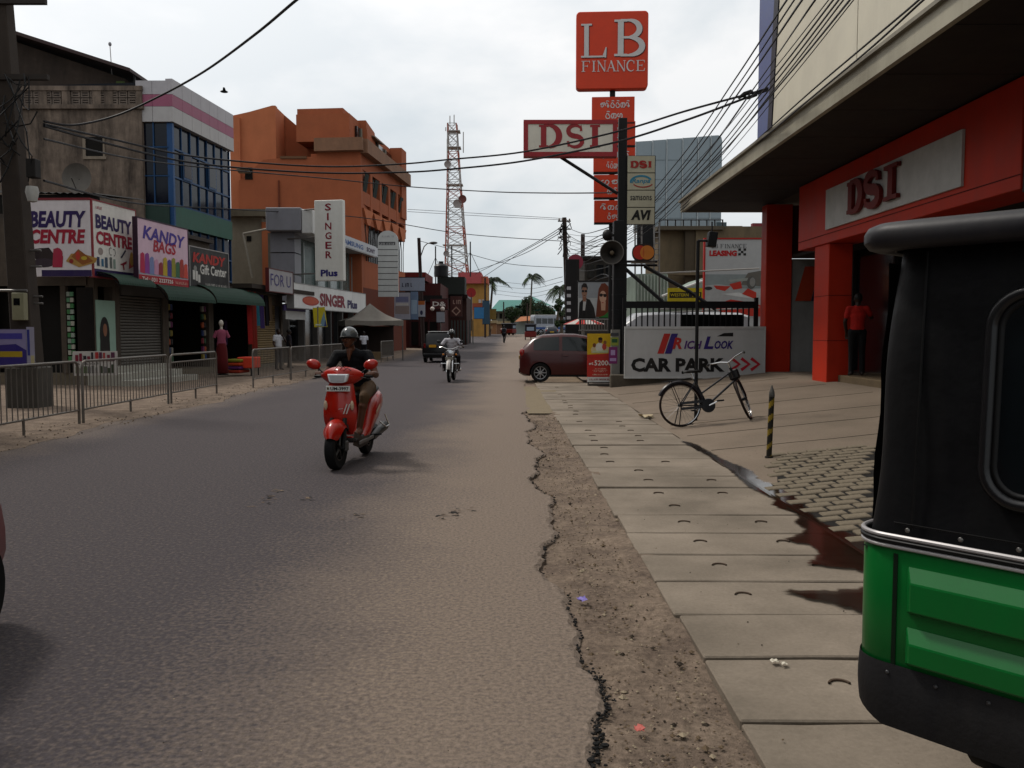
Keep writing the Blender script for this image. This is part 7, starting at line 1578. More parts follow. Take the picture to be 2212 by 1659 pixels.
# ================================================================== BACKGROUND
# ---- right side behind the car park
ct = thing('concrete_building', 'stained brown concrete building behind the car park', 'building', (xat(1500, 46), 46, 0))
BC = mat('#6f6350', 0.95, var=0.2, scale=1.0, dirt=0.6, dirtcol='#3f382d')
def at_box(par, nm, m, pa, pb, ya, yb, Y, dp=2.0): return MB().bx(xat(pa, Y), xat(pb, Y), Y, Y+dp, zat(yb, Y), zat(ya, Y)).build(nm, m, par, world=True)
at_box(ct, 'wall', BC, 1424, 1500, 495, 720, 46, 5); at_box(ct, 'wall', BC, 1500.5, 1660, 489, 720, 45.5, 5); at_box(ct, 'pier', mat('#544b3e', 0.95, dirt=0.5), 1478, 1500, 493, 640, 45.6, 0.3)
at_box(ct, 'ledge', BC, 1418, 1560, 588, 594, 45.2, 0.4); at_box(ct, 'roof_slab', mat('#5c5549', 0.9), 1418, 1560, 488, 496, 45.3, 5)
for i in range(9): MB().tube(at(1425+i*17, 488, 45.6), at(1425+i*17, 474, 45.6), 0.04, n=5).build('roof_rail_post', IRON, ct, world=True)
MB().tube(at(1425, 475, 45.6), at(1561, 475, 45.6), 0.03, n=5).build('roof_rail', IRON, ct, world=True)
rb = thing('roof_clutter', 'tanks and boards on the roof line below the canopy', 'building', (xat(1600, 52), 52, 0))
for i, (a, b, ya, yb, c) in enumerate([(1565, 1600, 488, 520, '#7a6a4f'), (1600, 1622, 496, 520, '#2a2725'), (1622, 1645, 482, 520, '#7a3038'), (1545, 1566, 480, 500, '#4a5a60')]): at_box(rb, 'panel', flat(c), a, b, ya, yb, 52-i*0.3, 0.4)
# grey metal hoarding with ribs, rounded corner
gh = thing('metal_hoarding', 'tall pale metal clad block with rounded corner behind the signs', 'building', (xat(1460, 62), 62, 0))
HM = mat('#8d979c', 0.4, metal=0.4, var=0.08, scale=0.6, dirt=0.25, dirtcol='#6a7378'); z_ = lambda y: zat(y, 62); x_ = lambda p: xat(p, 62)
cols_ = [1370, 1406, 1436, 1470, 1503, 1530, 1554]
for i in range(6):
    ya = 306-2.6*i
    top = [(x_(cols_[i]), z_(ya)), (x_(cols_[i+1])-0.06, z_(ya-2.2))]
    if i == 5: top = [(x_(cols_[i]), z_(ya)), (x_(1546), z_(292)), (x_(1552), z_(296)), (x_(1554), z_(304))]
    MB().prism([(x_(cols_[i]), z_(500))] + top + [(x_(cols_[i+1])-(0.06 if i < 5 else 0), z_(500))], 62, 63).build('clad_panel', HM, gh, world=True)
    MB().tube((x_(cols_[i]), 61.95, z_(500)), (x_(cols_[i]), 61.95, z_(ya)), 0.05, n=5).build('seam_rib', mat('#a5adb0', 0.4), gh, world=True)
for j in range(4): MB().bx(x_(1370), x_(1553), 61.97, 61.995, z_(345+j*42)-0.03, z_(345+j*42)).build('cross_seam', mat('#7d878c', 0.5), gh, world=True)
for i in range(4): MB().tube(at(1425+i*38, 500, 62), at(1425+i*38, 560, 62), 0.12, n=6).build('support_leg', IRON, gh, world=True)
# lattice scaffold beside
sc_ = thing('steel_scaffold', 'thin steel lattice frame behind the four panel sign', 'scaffold', (xat(1400, 40), 40, 0))
for px in (1372, 1386, 1413, 1424): MB().tube(at(px, 480, 40), at(px, 640, 40), 0.04, n=5).build('upright', STEEL, sc_, world=True)
for i in range(9): MB().tube(at(1413, 490+i*12, 40), at(1424, 490+i*12, 40), 0.025, n=5).build('rung', STEEL, sc_, world=True)
at_box(sc_, 'dark_panel', mat('#1f2022', 0.7), 1375, 1412, 486, 545, 40.3, 0.2)
# green-grey shed
gs = thing('tin_shed', 'pale green tin shed with white gable behind the black fence', 'shed', (xat(1420, 34), 34, 0))
MB().prism([(xat(1372, 34), 0), (xat(1520, 34), 0), (xat(1520, 34), zat(600, 34)), (xat(1445, 34), zat(640, 34)), (xat(1440, 34), zat(590, 34)), (xat(1372, 34), zat(592, 34))], 34, 37).build('wall', mat('#8d9a90', 0.8, var=0.1, dirt=0.25), gs, world=True)
for i in range(10): MB().bx(xat(1376+i*7, 34), xat(1378+i*7, 34), 33.95, 33.99, zat(650, 34), zat(594, 34)).build('sheet_rib', mat('#a7b0a8', 0.7), gs, world=True)
MB().tube(at(1430, 640, 33.6), at(1520, 606, 33.6), 0.05, n=6).build('gable_trim', WHITE, gs, world=True)
MB().bx(xat(1445, 33.9), xat(1520, 33.9), 33.8, 33.9, zat(665, 33.9), zat(645, 33.9)).build('white_wall', WHITE, gs, world=True)
# yellow and black money transfer board
yw, w = board('transfer_sign', 'yellow sign with a black lettered strip behind the fence', 'sign', at(1442, 659, 32), at(1521, 657, 32)); h = zat(622, 32)-zat(659, 32)
MB().bx(0, w, 0, 0.05, 0, h).build('panel', flat('#b5a51f'), yw); art(yw, [('#17171a', rect(w*0.05, w*0.92, h*0.42, h*0.76))]); text(yw, 'WESTERN', w*0.07, h*0.5, w*0.5, h*0.18, flat('#b5a51f'), y=-0.012, bold=0.02); text(yw, 'WU', w*0.64, h*0.46, w*0.24, h*0.26, flat('#b5a51f'), y=-0.012, bold=0.03)
# leasing billboard
lbb, w = board('billboard', 'large leasing billboard with red framed racing car picture', 'billboard', at(1522, 668, 30), at(1700, 668, 30)); h = zat(517, 30)-zat(668, 30)
MB().bx(0, w, 0, 0.12, -0.6, h).build('panel', mat('#aeb0b0', 0.5, var=0.05), lbb)
MB().bx(-0.05, 0, -0.02, 0.14, -0.6, h+0.05).bx(0, w, -0.02, 0.14, h, h+0.05).build('frame', flat('#a82a24'), lbb)
serif_word(lbb, 'LB', 0.22, h*0.875, 0.22, 0.14, flat('#55595c'), th=0.2); serif_word(lbb, 'FINANCE', 0.52, h*0.875, 0.92, 0.14, flat('#55595c'), th=0.18)
text(lbb, 'LEASING', 0.14, h*0.76, 0.96, 0.2, flat('#ae1c22'), bold=0.06)
pol = [('#1a1a1c', rect(1.15+0.09*i, 1.24+0.09*i, h*0.77+0.08*j, h*0.77+0.08*(j+1))) for i in range(3) for j in range(3) if (i+j) % 2 == 0]
pol += [('#8b9494', rect(0.0, w, h*0.3, h*0.5)), ('#6d6a64', [(1.25, h*0.35), (1.5, h*0.52), (w, h*0.62), (w, h*0.3)]), ('#a8a9a8', [(0, h*0.1), (0, h*0.34), (0.5, h*0.36), (1.1, h*0.32), (1.9, h*0.2), (w, h*0.12), (w, -0.3), (0, -0.3)]), ('#b83a2c', [(0.3, h*0.34), (0.9, h*0.33), (0.7, h*0.26), (0.4, h*0.29)]), ('#b83a2c', [(0.25, h*0.05), (0.9, h*0.14), (1.6, h*0.1), (w, -0.1), (w, -0.3), (0.7, -0.2)]), ('#c9cac8', [(0.6, h*0.22), (1.2, h*0.24), (1.9, h*0.14), (1.2, h*0.18)]), ('#b83a2c', [(0.85, h*0.36), (1.25, h*0.4), (1.3, h*0.3), (1.0, h*0.28)]), ('#9aa09a', [(0.8, h*0.42), (1.5, h*0.45), (1.5, h*0.41), (0.9, h*0.39)]), ('#5f5f5c', oval(1.62, h*0.38, 0.16, 0.22, 18)), ('#8a8a86', oval(1.66, h*0.39, 0.1, 0.16, 18)), ('#b83a2c', [(1.3, h*0.22), (1.5, h*0.3), (1.8, h*0.24), (1.8, h*0.14)]), ('#3a3a3c', oval(0.12, h*0.3, 0.14, 0.06, 14))]
art(lbb, pol)
# white rails in front
for i, (ya, yb) in enumerate(((590, 580), (668, 654), (676, 664))):
    p = thing('white_rail', ['thin white pipe crossing at the leasing board middle', 'upper thin white pipe above the black fence', 'lower thin white pipe above the black fence'][i], 'pipe', at(1425, ya, 26)); MB().tube(at(1425, ya, 26), at(1640, yb, 26), 0.022, n=6).build('pipe', mat('#a5a29c', 0.5), p, world=True); MB().tube(at(1425, ya, 26), (xat(1425, 26), 26, 0), 0.025, n=6).build('stay', mat('#6d6862', 0.6), p, world=True)
# white van in the car park
ST_VAN = [(-2.2, 0.4, 1.1, 1.2, 0.80, 0.62), (-2.18, 0.3, 1.15, 1.9, 0.85, 0.68), (-1.9, 0.28, 1.15, 1.98, 0.85, 0.70), (-0.8, 0.27, 1.15, 2.0, 0.86, 0.70), (0.4, 0.27, 1.15, 2.0, 0.86, 0.70), (1.2, 0.27, 1.12, 1.96, 0.86, 0.69), (1.7, 0.28, 1.1, 1.6, 0.84, 0.66), (2.0, 0.3, 1.05, 1.15, 0.82, 0.62), (2.2, 0.4, 0.85, 0.92, 0.76, 0.55)]
vn, rows_, scr, P_ = car('van', 'white van parked behind the black barred fence', ST_VAN, '#b4b5b7', [(-1.4, -0.76), (-1.4, 0.76), (1.5, -0.76), (1.5, 0.76)], 0.32, [(2, 3, 0.06), (3, 4, 0.05), (4, 5, 0.05), (5, 6, 0.1)], cat='van')
scr(5, 7, 0.2, 0.95, 'windscreen'); vn.location = (xat(1455, 26.5), 26.6, 0.1); vn.rotation_euler.z = R(184)
MB().bx(-1.8, 1.4, -0.875, -0.865, 0.92, 1.0).build('side_stripe', flat('#8a1f3a'), vn); MB().bx(-1.8, 1.4, 0.865, 0.875, 0.92, 1.0).build('side_stripe', flat('#8a1f3a'), vn)
# sunglasses billboard
gbb, w = board('billboard', 'billboard picturing a man and a red haired woman in sunglasses', 'billboard', at(1249, 686, 38), at(1326, 684, 38)); h = zat(609, 38)-zat(686, 38)
MB().bx(0, w, 0, 0.1, 0, h).build('panel', mat('#a7a8a8', 0.5), gbb); MB().bx(-0.03, w+0.03, -0.02, 0.12, h, h+0.06).bx(-0.03, w+0.03, -0.02, 0.12, -0.06, 0).build('frame', IRON, gbb)
art(gbb, [('#8f9296', rect(0, w, h*0.55, h)), ('#17151a', [(0.02, 0), (0.78, 0), (0.7, h*0.28), (0.52, h*0.5), (0.3, h*0.56), (0.05, h*0.42)]), ('#b0aeac', [(0.2, h*0.2), (0.3, h*0.2), (0.36, h*0.5), (0.22, h*0.52)]), ('#8a6452', [(0.2, h*0.45), (0.34, h*0.45), (0.36, h*0.6), (0.18, h*0.6)]), ('#93705e', oval(0.27, h*0.72, 0.125, 0.24, 18)), ('#221b1a', [(0.13, h*0.78), (0.14, h*0.9), (0.24, h*0.97), (0.36, h*0.95), (0.42, h*0.84), (0.39, h*0.76), (0.36, h*0.84), (0.2, h*0.85)]), ('#1c191a', rect(0.15, 0.26, h*0.71, h*0.77)), ('#1c191a', rect(0.285, 0.39, h*0.71, h*0.77)), ('#5a3f36', oval(0.27, h*0.62, 0.05, 0.015, 10)),
 ('#6f3822', [(0.78, h*0.02), (0.84, h*0.45), (0.9, h*0.8), (1.02, h*0.95), (1.18, h*0.97), (1.34, h*0.86), (1.42, h*0.6), (1.48, h*0.2), (1.4, 0)]), ('#2f7a3a', [(0.9, 0), (w, 0), (w, h*0.24), (1.4, h*0.2), (1.15, h*0.06)]), ('#b8937c', [(1.02, h*0.2), (1.2, h*0.2), (1.22, h*0.45), (1.0, h*0.45)]), ('#c09a84', oval(1.09, h*0.58, 0.155, 0.27, 20)), ('#6f3822', [(1.0, h*0.86), (1.2, h*0.9), (1.3, h*0.7), (1.27, h*0.4), (1.36, h*0.3), (1.42, h*0.6), (1.32, h*0.88), (1.15, h*0.97)]), ('#241c1c', oval(1.01, h*0.63, 0.075, 0.075, 14)), ('#241c1c', oval(1.18, h*0.62, 0.075, 0.075, 14)), ('#241c1c', rect(1.02, 1.18, h*0.64, h*0.66)), ('#a04a44', oval(1.08, h*0.42, 0.05, 0.02, 10))])
for x in (0.1, w-0.1): MB().tube((x, 0.1, -zat(686, 38)), (x, 0.1, 0), 0.05, n=6).build('leg', IRON, gbb)
# dark shop board stack right of utility pole
vb = thing('vertical_sign', 'dark vertical sign with stacked white letters by the far utility pole', 'sign', (xat(1236, 44), 44, 0)); MB().bx(-0.35, 0.35, 0, 0.2, 0, zat(560, 44)).build('panel', IRON, vb)
for i in range(5): MB().bx(-0.28, -0.08, -0.01, 0, zat(690-i*16, 44), zat(683-i*16, 44)).build('letter_block', flat('#a9a9ac'), vb)
rs = thing('round_sign', 'faded pink sign board by the far utility pole', 'sign', at(1243, 566, 46)); MB().lathe([(0.001, 0), (0.42, 0), (0.42, 0.06), (0.001, 0.06)], axis='y', n=20).build('disc', mat('#8a3a4a', 0.6), rs); MB().tube((0, 0.05, -3.6), (0, 0.05, 0), 0.04, n=6).build('pole', IRON, rs)
db = thing('dark_building', 'dark two storey shop building between the far pole and the black mast', 'building', (xat(1290, 50), 50, 0)); at_box(db, 'wall', mat('#45423e', 0.9, var=0.2, dirt=0.4), 1262, 1330, 560, 735, 50, 4); at_box(db, 'parapet', mat('#2f2d2b', 0.9), 1258, 1332, 553, 560, 49.8, 4)
for i in range(3): at_box(db, 'window', GLASS_D, 1268+i*20, 1283+i*20, 572, 600, 49.9, 0.15)
um = thing('red_umbrella', 'red and white parasol beside the billboard post', 'umbrella', (xat(1262, 42), 42, 0.0)); mb = MB()
for i in range(12):
    a0, a1 = R(30*i), R(30*i+30); mb.add([(0, 0, 2.25), (1.05*math.cos(a0), 1.05*math.sin(a0), 1.85), (1.05*math.cos(a1), 1.05*math.sin(a1), 1.85)], [(0, 1, 2)], i % 2)
mb.build('canopy', [flat('#a8281f'), flat('#b5b0aa')], um); MB().tube((0, 0, 0), (0, 0, 2.25), 0.03, n=6).build('pole', STEEL, um)
# low grey fence behind the maroon car
gf = thing('grey_fence', 'grey barred fence behind the maroon car', 'fence', (xat(1255, 33), 33, 0)); 
for i in range(14): MB().tube(at(1252+i*6, 715, 33), at(1252+i*6, 690, 33), 0.02, n=5).build('bar', STEEL, gf, world=True)
MB().tube(at(1250, 690, 33), at(1332, 690, 33), 0.025, n=5).tube(at(1250, 714, 33), at(1332, 714, 33), 0.025, n=5).build('rails', STEEL, gf, world=True)

# ---- far left buildings
def block(name, label, px0, px1, ya, Y0, dp, col, yb=745): 
    o = thing(name, label, 'building', (xat(px0, Y0), Y0, 0)); MB().bx(xat(px0, Y0), xat(px1, Y0), Y0, Y0+dp, -0.1, zat(ya, Y0)).build('wall', mat(col, 0.85, var=0.12, scale=1, dirt=0.3), o, world=True); return o
b1 = block('red_building', 'dark red shop building past the canopy tent', 868, 952, 612, 66, 8, '#4a1c1c')
at_box(b1, 'parapet', mat('#6a2420', 0.8), 860, 920, 588, 606, 65.5, 6); at_box(b1, 'dark_band', mat('#1d1a1a', 0.8), 880, 955, 638, 652, 65.7, 0.4); at_box(b1, 'ground_opening', DARK, 885, 945, 695, 745, 65.8, 0.3)
for i in range(4): at_box(b1, 'pillar', mat('#3a1a1a', 0.8), 884+i*20, 888+i*20, 690, 748, 65.6, 0.3)
def fsign(label, pa, pb, ya, yb, Y, col, txt=None, tcol='#c9c4bf', dy=0.0, cat='sign'):
    o, w = board('shop_sign', label, cat, at(pa, yb, Y), at(pb, yb, Y+dy)); h = zat(ya, Y)-zat(yb, Y); MB().bx(0, w, 0, 0.15, 0, h).build('panel', flat(col), o); [MB().bx(-0.04, w+0.04, 0.02, 0.17, z, z+0.05).build('frame_bar', IRON, o) for z in (h, -0.05)]
    if txt: text(o, txt, w*0.12, h*0.3, w*0.76, h*0.45, flat(tcol), bold=0.02)
    return o, w, h
o, w, h = fsign('pale blue sign with sketchy dark marks beyond the directory sign', 863, 917, 600, 628, 58, '#8f97a5'); scribble(o, w*0.1, h*0.3, w*0.4, h*0.3, flat('#3a4052'), seed=1)
o, w, h = fsign('light grey picture sign under the pale blue sign', 852, 886, 632, 690, 57, '#9a9ba5'); art(o, [('#6f7390', rect(w*0.1, w*0.9, h*0.65, h*0.85)), ('#8a7f7c', rect(w*0.05, w*0.95, h*0.2, h*0.5)), ('#b5b2ae', rect(w*0.1, w*0.9, h*0.52, h*0.6))])
o, w, h = fsign('blue sky picture sign beside the light grey one', 887, 903, 630, 690, 57.5, '#6a7c94'); art(o, [('#8fa0b0', rect(w*0.1, w*0.9, h*0.2, h*0.7))])
o, w, h = fsign('white sign with orange top before the dark red shop', 903, 918, 650, 684, 58.5, '#a5a6ad'); art(o, [('#a8622a', rect(0, w, h*0.75, h)), ('#2a3050', oval(w*0.5, h*0.25, w*0.2, h*0.15))])
o, w, h = fsign('dark red sign with large white letter and ampersand', 930, 968, 646, 668, 65, '#4a161a', 'D&'); 
o, w, h = fsign('small white notice board below the ampersand sign', 943, 960, 674, 696, 60, '#8d8f96'); MB().tube((w/2, 0.05, -2.0), (w/2, 0.05, 0), 0.04, n=6).build('pole', STEEL, o)
for i, px in enumerate((934, 956)):
    l_ = thing('globe_lamp', ['left white globe lamp of the pair under the ampersand sign', 'right white globe lamp of the pair under the ampersand sign'][i], 'lamp', at(px, 667, 63)); MB().ell((0, 0, 0), 0.16, 12).build('globe', mat('#c9c0b8', 0.3), l_, smooth=True); MB().tube((0, 0.1, 0), (0, 0.8, 0.1), 0.03, n=5).build('arm', IRON, l_)
b2 = block('brown_building', 'dark brown shop with diamond emblem sign on the left', 962, 1008, 640, 76, 8, '#3a1d1a')
at_box(b2, 'balcony', mat('#2b2f2c', 0.8), 945, 1004, 598, 636, 75, 3); at_box(b2, 'roof_band', mat('#2a1715', 0.8), 958, 1010, 636, 644, 75.3, 0.6)
o, w, h = fsign('brown sign with pale lettering above a diamond', 973, 998, 640, 684, 74, '#4a2420'); text(o, 'POLLS', w*0.1, h*0.62, w*0.8, h*0.16, flat('#9a8076'), bold=0.02) if False else scribble(o, w*0.1, h*0.62, w*0.8, h*0.2, flat('#9a8076'), seed=4); art(o, [('#a5897c', [(w*0.1, h*0.28), (w*0.5, h*0.05), (w*0.9, h*0.28), (w*0.5, h*0.5)]), ('#4a2420', [(w*0.22, h*0.28), (w*0.5, h*0.12), (w*0.78, h*0.28), (w*0.5, h*0.43)])], y=-0.008)
for i in range(8): at_box(b2, 'gate_bar', mat('#3f4a46', 0.7), 975+i*6.5, 977+i*6.5, 692, 742, 72-i*0.0, 0.1)
tk = thing('water_tank', 'black plastic water tank on the roof past the red shop', 'tank', at(953, 598, 74)); MB().lathe([(0.001, 0), (0.6, 0), (0.62, 0.3), (0.6, 0.6), (0.62, 0.9), (0.5, 1.05), (0.2, 1.15), (0.2, 1.25), (0.001, 1.25)], n=18).build('drum', mat('#15161a', 0.4), tk, smooth=True); MB().lathe([(0.22, 1.24), (0.22, 1.32), (0.001, 1.34)], n=14).build('lid', BLACK, tk)
b3 = block('pink_building', 'pink and yellow painted building near the end of the road', 993, 1053, 612, 118, 10, '#a8834a')
at_box(b3, 'pink_storey', mat('#a8585a', 0.8), 990, 1040, 588, 612, 117, 8); at_box(b3, 'pink_parapet', mat('#a85f4a', 0.8), 1040, 1054, 597, 612, 117.2, 8); at_box(b3, 'sign_band', flat('#8f4a35'), 1012, 1054, 655, 670, 116.5, 0.5)
for i in range(2): at_box(b3, 'window', flat('#a9a3a5'), 1034+i*7, 1039+i*7, 647, 654, 116.3, 0.3)
o, w, h = fsign('white pillar sign with dark print at the pink building', 1006, 1020, 628, 690, 100, '#94969c'); scribble(o, w*0.1, h*0.25, w*0.8, h*0.1, flat('#3a3a48'), seed=2); scribble(o, w*0.1, h*0.1, w*0.8, h*0.1, flat('#3a3a48'), seed=5)
fsign('bright blue sign board at the pink building', 1024, 1045, 664, 688, 105, '#2f6f9a'); fsign('dark teal banner near the far end of the left row', 1042, 1058, 650, 700, 108, '#2c4a5c'); fsign('mustard wall board at the far end of the left row', 1058, 1072, 668, 690, 120, '#7d6a35')
rd = thing('red_round_sign', 'red round sign standing in front of the pink building', 'sign', at(1018, 632, 90)); MB().lathe([(0.001, 0), (0.5, 0), (0.5, 0.08), (0.001, 0.08)], axis='y', n=20).build('disc', flat('#8f1f26'), rd); MB().tube((0, 0.05, -4), (0, 0.05, 0), 0.06, n=6).build('pole', IRON, rd)
b4 = block('green_roof_building', 'long building with green hipped roof at the end of the road', 1062, 1200, 672, 205, 15, '#7d7a6c')
mb = MB(); a = [at(1058, 672, 203), at(1205, 672, 203), at(1205, 672, 222), at(1058, 672, 222)]; r0, r1 = at(1078, 648, 212), at(1150, 648, 212); mb.add(a + [r0, r1], [(0, 1, 5, 4), (1, 2, 5), (2, 3, 4, 5), (3, 0, 4), (3, 2, 1, 0)]); mb.build('roof', mat('#4f8078', 0.7), b4, world=True)
mb = MB(); a = [at(1112, 660, 200), at(1192, 660, 200), at(1192, 660, 216), at(1112, 660, 216)]; r0 = at(1150, 640, 208); mb.add(a + [r0], [(0, 1, 4), (1, 2, 4), (2, 3, 4), (3, 0, 4)]); mb.build('roof', mat('#557f78', 0.7), b4, world=True)
for i in range(11): at_box(b4, 'window', DARK, 1068+i*11, 1074+i*11, 677, 688, 204.8, 0.3)
ms = thing('market_stall', 'market stall with orange tiled lean-to roof at the road end', 'stall', (xat(1145, 150), 150, rise(150))); mb = MB(); mb.add([at(1112, 695, 148), at(1172, 690, 148), at(1165, 682, 153), at(1125, 684, 153)], [(0, 1, 2, 3)]); mb.build('roof', mat('#9a6440', 0.8), ms, world=True); at_box(ms, 'wall', mat('#8a9490', 0.8), 1113, 1140, 694, 722, 150, 1)
for px in (1113, 1170): MB().tube(at(px, 694, 148.3), at(px, 724, 148.3), 0.1, n=5).build('post', STEEL, ms, world=True)
for i, (pa, pb, ya, yb, Y, c) in enumerate([(1045, 1072, 692, 722, 140, '#8f6a4a'), (1072, 1112, 694, 722, 160, '#7a5a44'), (1040, 1060, 705, 724, 130, '#5a4a44')]):
    s_ = thing('roadside_stall', ['tan roadside stall at the far left bend', 'brown roadside stall at the road end', 'dark low stall in front of the tan one'][i], 'stall', (xat(pa, Y), Y, rise(Y))); at_box(s_, 'wall', flat(c), pa, pb, ya+6, yb, Y, 2); at_box(s_, 'roof', flat('#9a8a6c'), pa-2, pb+2, ya, ya+6, Y-0.5, 3)
# ---- lattice mast, red and white
TD = 150; tw = thing('lattice_tower', 'tall red and white lattice telecom tower with dishes', 'tower', (xat(985, TD), TD, 0))
ztop = zat(268, TD); zlow = zat(612, TD); NB = 17
def hwid(t): return (24.5*(1-t)**1.25 + 9.5*(1-(1-t)**1.25))*TD/1840
TR, TW = mat('#a0594a', 0.6, var=0.1), mat('#a3a09e', 0.6, var=0.1)
xcen = lambda t: (988 - 9*t - 985)*TD/1840
def cor(t, i): h = hwid(t); z = zlow + (ztop-zlow)*t; return Vector((xcen(t) + h*(1, 1, -1, -1)[i]*0.98 + 0.25*h*(1, -1, -1, 1)[i]*0.2, h*(1, -1, -1, 1)[i], z))
for b in range(NB):
    t0, t1 = b/NB, (b+1)/NB; m = TR if b % 4 < 2 else TW
    for i in range(4):
        MB().tube(cor(t0, i), cor(t1, i), 0.13 if b < 9 else 0.10, n=5).build('leg_section', TR if i in (2,) and b < 12 else m, tw)
        j = (i+1) % 4; MB().tube(cor(t0, i), cor(t1, j), 0.06, n=4).tube(cor(t0, j), cor(t1, i), 0.06, n=4).tube(cor(t1, i), cor(t1, j), 0.06, n=4).build('bracing', m if b % 2 else TW, tw)
for (px, py, r) in ((988, 440, 0.75), (999, 430, 0.7), (967, 355, 0.6), (964, 548, 0.5)):
    p = at(px, py, TD-2.2); q_ = MB().lathe([(0.001, 0.0), (r*0.8, -0.05), (r, -0.15), (r, 0.1), (r*0.5, 0.35), (0.001, 0.4)], p - Vector(tw.location), 'y', 18).build('dish', mat('#8d8684', 0.6) if px != 999 else mat('#6a3f3a', 0.6), tw, smooth=True)
for (px, ya, yb) in ((972, 250, 268), (981, 248, 268), (966, 300, 345), (1001, 285, 330), (963, 275, 283), (968, 420, 445), (1005, 520, 560)): MB().tube(at(px, ya, TD-1)-Vector(tw.location), at(px, yb, TD-1)-Vector(tw.location), 0.09, n=5).build('antenna', TW, tw)
for py in (285, 320, 400, 530): MB().bx(xcen(0.5)-hwid(1-(py-268)/344)*1.25, xcen(0.5)+hwid(1-(py-268)/344)*1.25, -1.2, 1.2, zat(py, TD)-0.06, zat(py, TD)+0.06).build('platform', TW, tw)
# guyed rods on roofs
for i, (px, ya, yb, lab) in enumerate([(941, 532, 600, 'bare rod standing left of the telecom tower base'), (976, 530, 600, 'bare rod in front of the telecom tower base'), (1016, 522, 585, 'bare rod with a small box right of the telecom tower')]):
    o = thing('antenna_rod', lab, 'antenna', at(px, yb, 88)); MB().tube((0, 0, -0.6), (0, 0, zat(ya, 88)-zat(yb, 88)), 0.07, n=5).build('rod', IRON, o)
    MB().tube((0, 0, (zat(ya, 88)-zat(yb, 88))*0.65), (-1.0, 0, -0.2), 0.03, n=4).build('guy', IRON, o); MB().tube((0, 0, (zat(ya, 88)-zat(yb, 88))*0.65), (1.0, 0.3, -0.2), 0.03, n=4).build('guy', IRON, o)
# ---- street lamp left of the tower
sl = thing('street_lamp', 'street lamp with curved arm on a dark leaning pole past the orange building', 'street lamp', (xat(909, 64), 64, 0)); MB().tube((0.2, 0, 0), (-0.1, 0, zat(514, 64)), 0.16, 0.13, n=8).build('pole', mat('#3a2c2a', 0.8), sl, smooth=True)
zl = zat(530, 64); MB().path([(0, 0, zl-0.9), (0.3, -0.1, zl-0.1), (0.55, -0.2, zl+0.12), (0.75, -0.2, zl+0.15)], 0.04, 6).build('arm', STEEL, sl); MB().ell((1.0, -0.2, zl+0.16), (0.32, 0.13, 0.10), 12).build('lamp_head', mat('#4a4744', 0.5), sl, smooth=True)
# ---- far utility poles on the right
def upole(label, px, Y, ytop, r=0.16, lean=0.0, knot=True):
    o = thing('utility_pole', label, 'utility pole', (xat(px, Y), Y, rise(Y))); h = zat(ytop, Y)-rise(Y); MB().tube((lean, 0, 0), (0, 0, h), r*1.25, r, n=8).build('shaft', mat('#3f3430', 0.9, var=0.2), o, smooth=True)
    if knot:
        q = random.Random(px); mb = MB()
        for i in range(26):
            z = h - q.uniform(0.1, 2.4); a = q.uniform(0, 6.28); c = Vector((0.25*math.cos(a), 0.2*math.sin(a)-0.1, z)); mb.path([c, c + Vector((q.uniform(-.3, .3), -0.1, -q.uniform(0.1, 0.3))), c + Vector((q.uniform(-.4, .4), 0.1, -q.uniform(0.3, 0.7)))], 0.03, 4)
        mb.build('cable_knot', BLACK, o)
        for k in range(3): MB().bx(-0.45, 0.45, -0.12, -0.04, h-0.3-k*0.55, h-0.22-k*0.55).build('cross_arm', mat('#4a4038', 0.8), o)
        for k in range(4): MB().lathe([(0.001, 0), (0.05, 0), (0.06, 0.08), (0.03, 0.14), (0.001, 0.15)], (-0.36+0.24*k, -0.08, h-0.22), 'z', 8).build('insulator', mat('#6a5a50', 0.4), o)
    return o
upole('wooden utility pole thick with cables beyond the maroon car', 1218, 60, 470, lean=0.35)
upole('plain thinner utility pole just right of the cable heavy one', 1258, 56, 506, 0.14, knot=False)
upole('distant thin pole in the middle of the road end', 1088, 130, 652, 0.1, knot=False)
upole('distant thin pole beside the green roofed building', 1139, 140, 655, 0.1, knot=False)
upole('dark pole standing before the pink building', 1048, 110, 600, 0.12, knot=False)

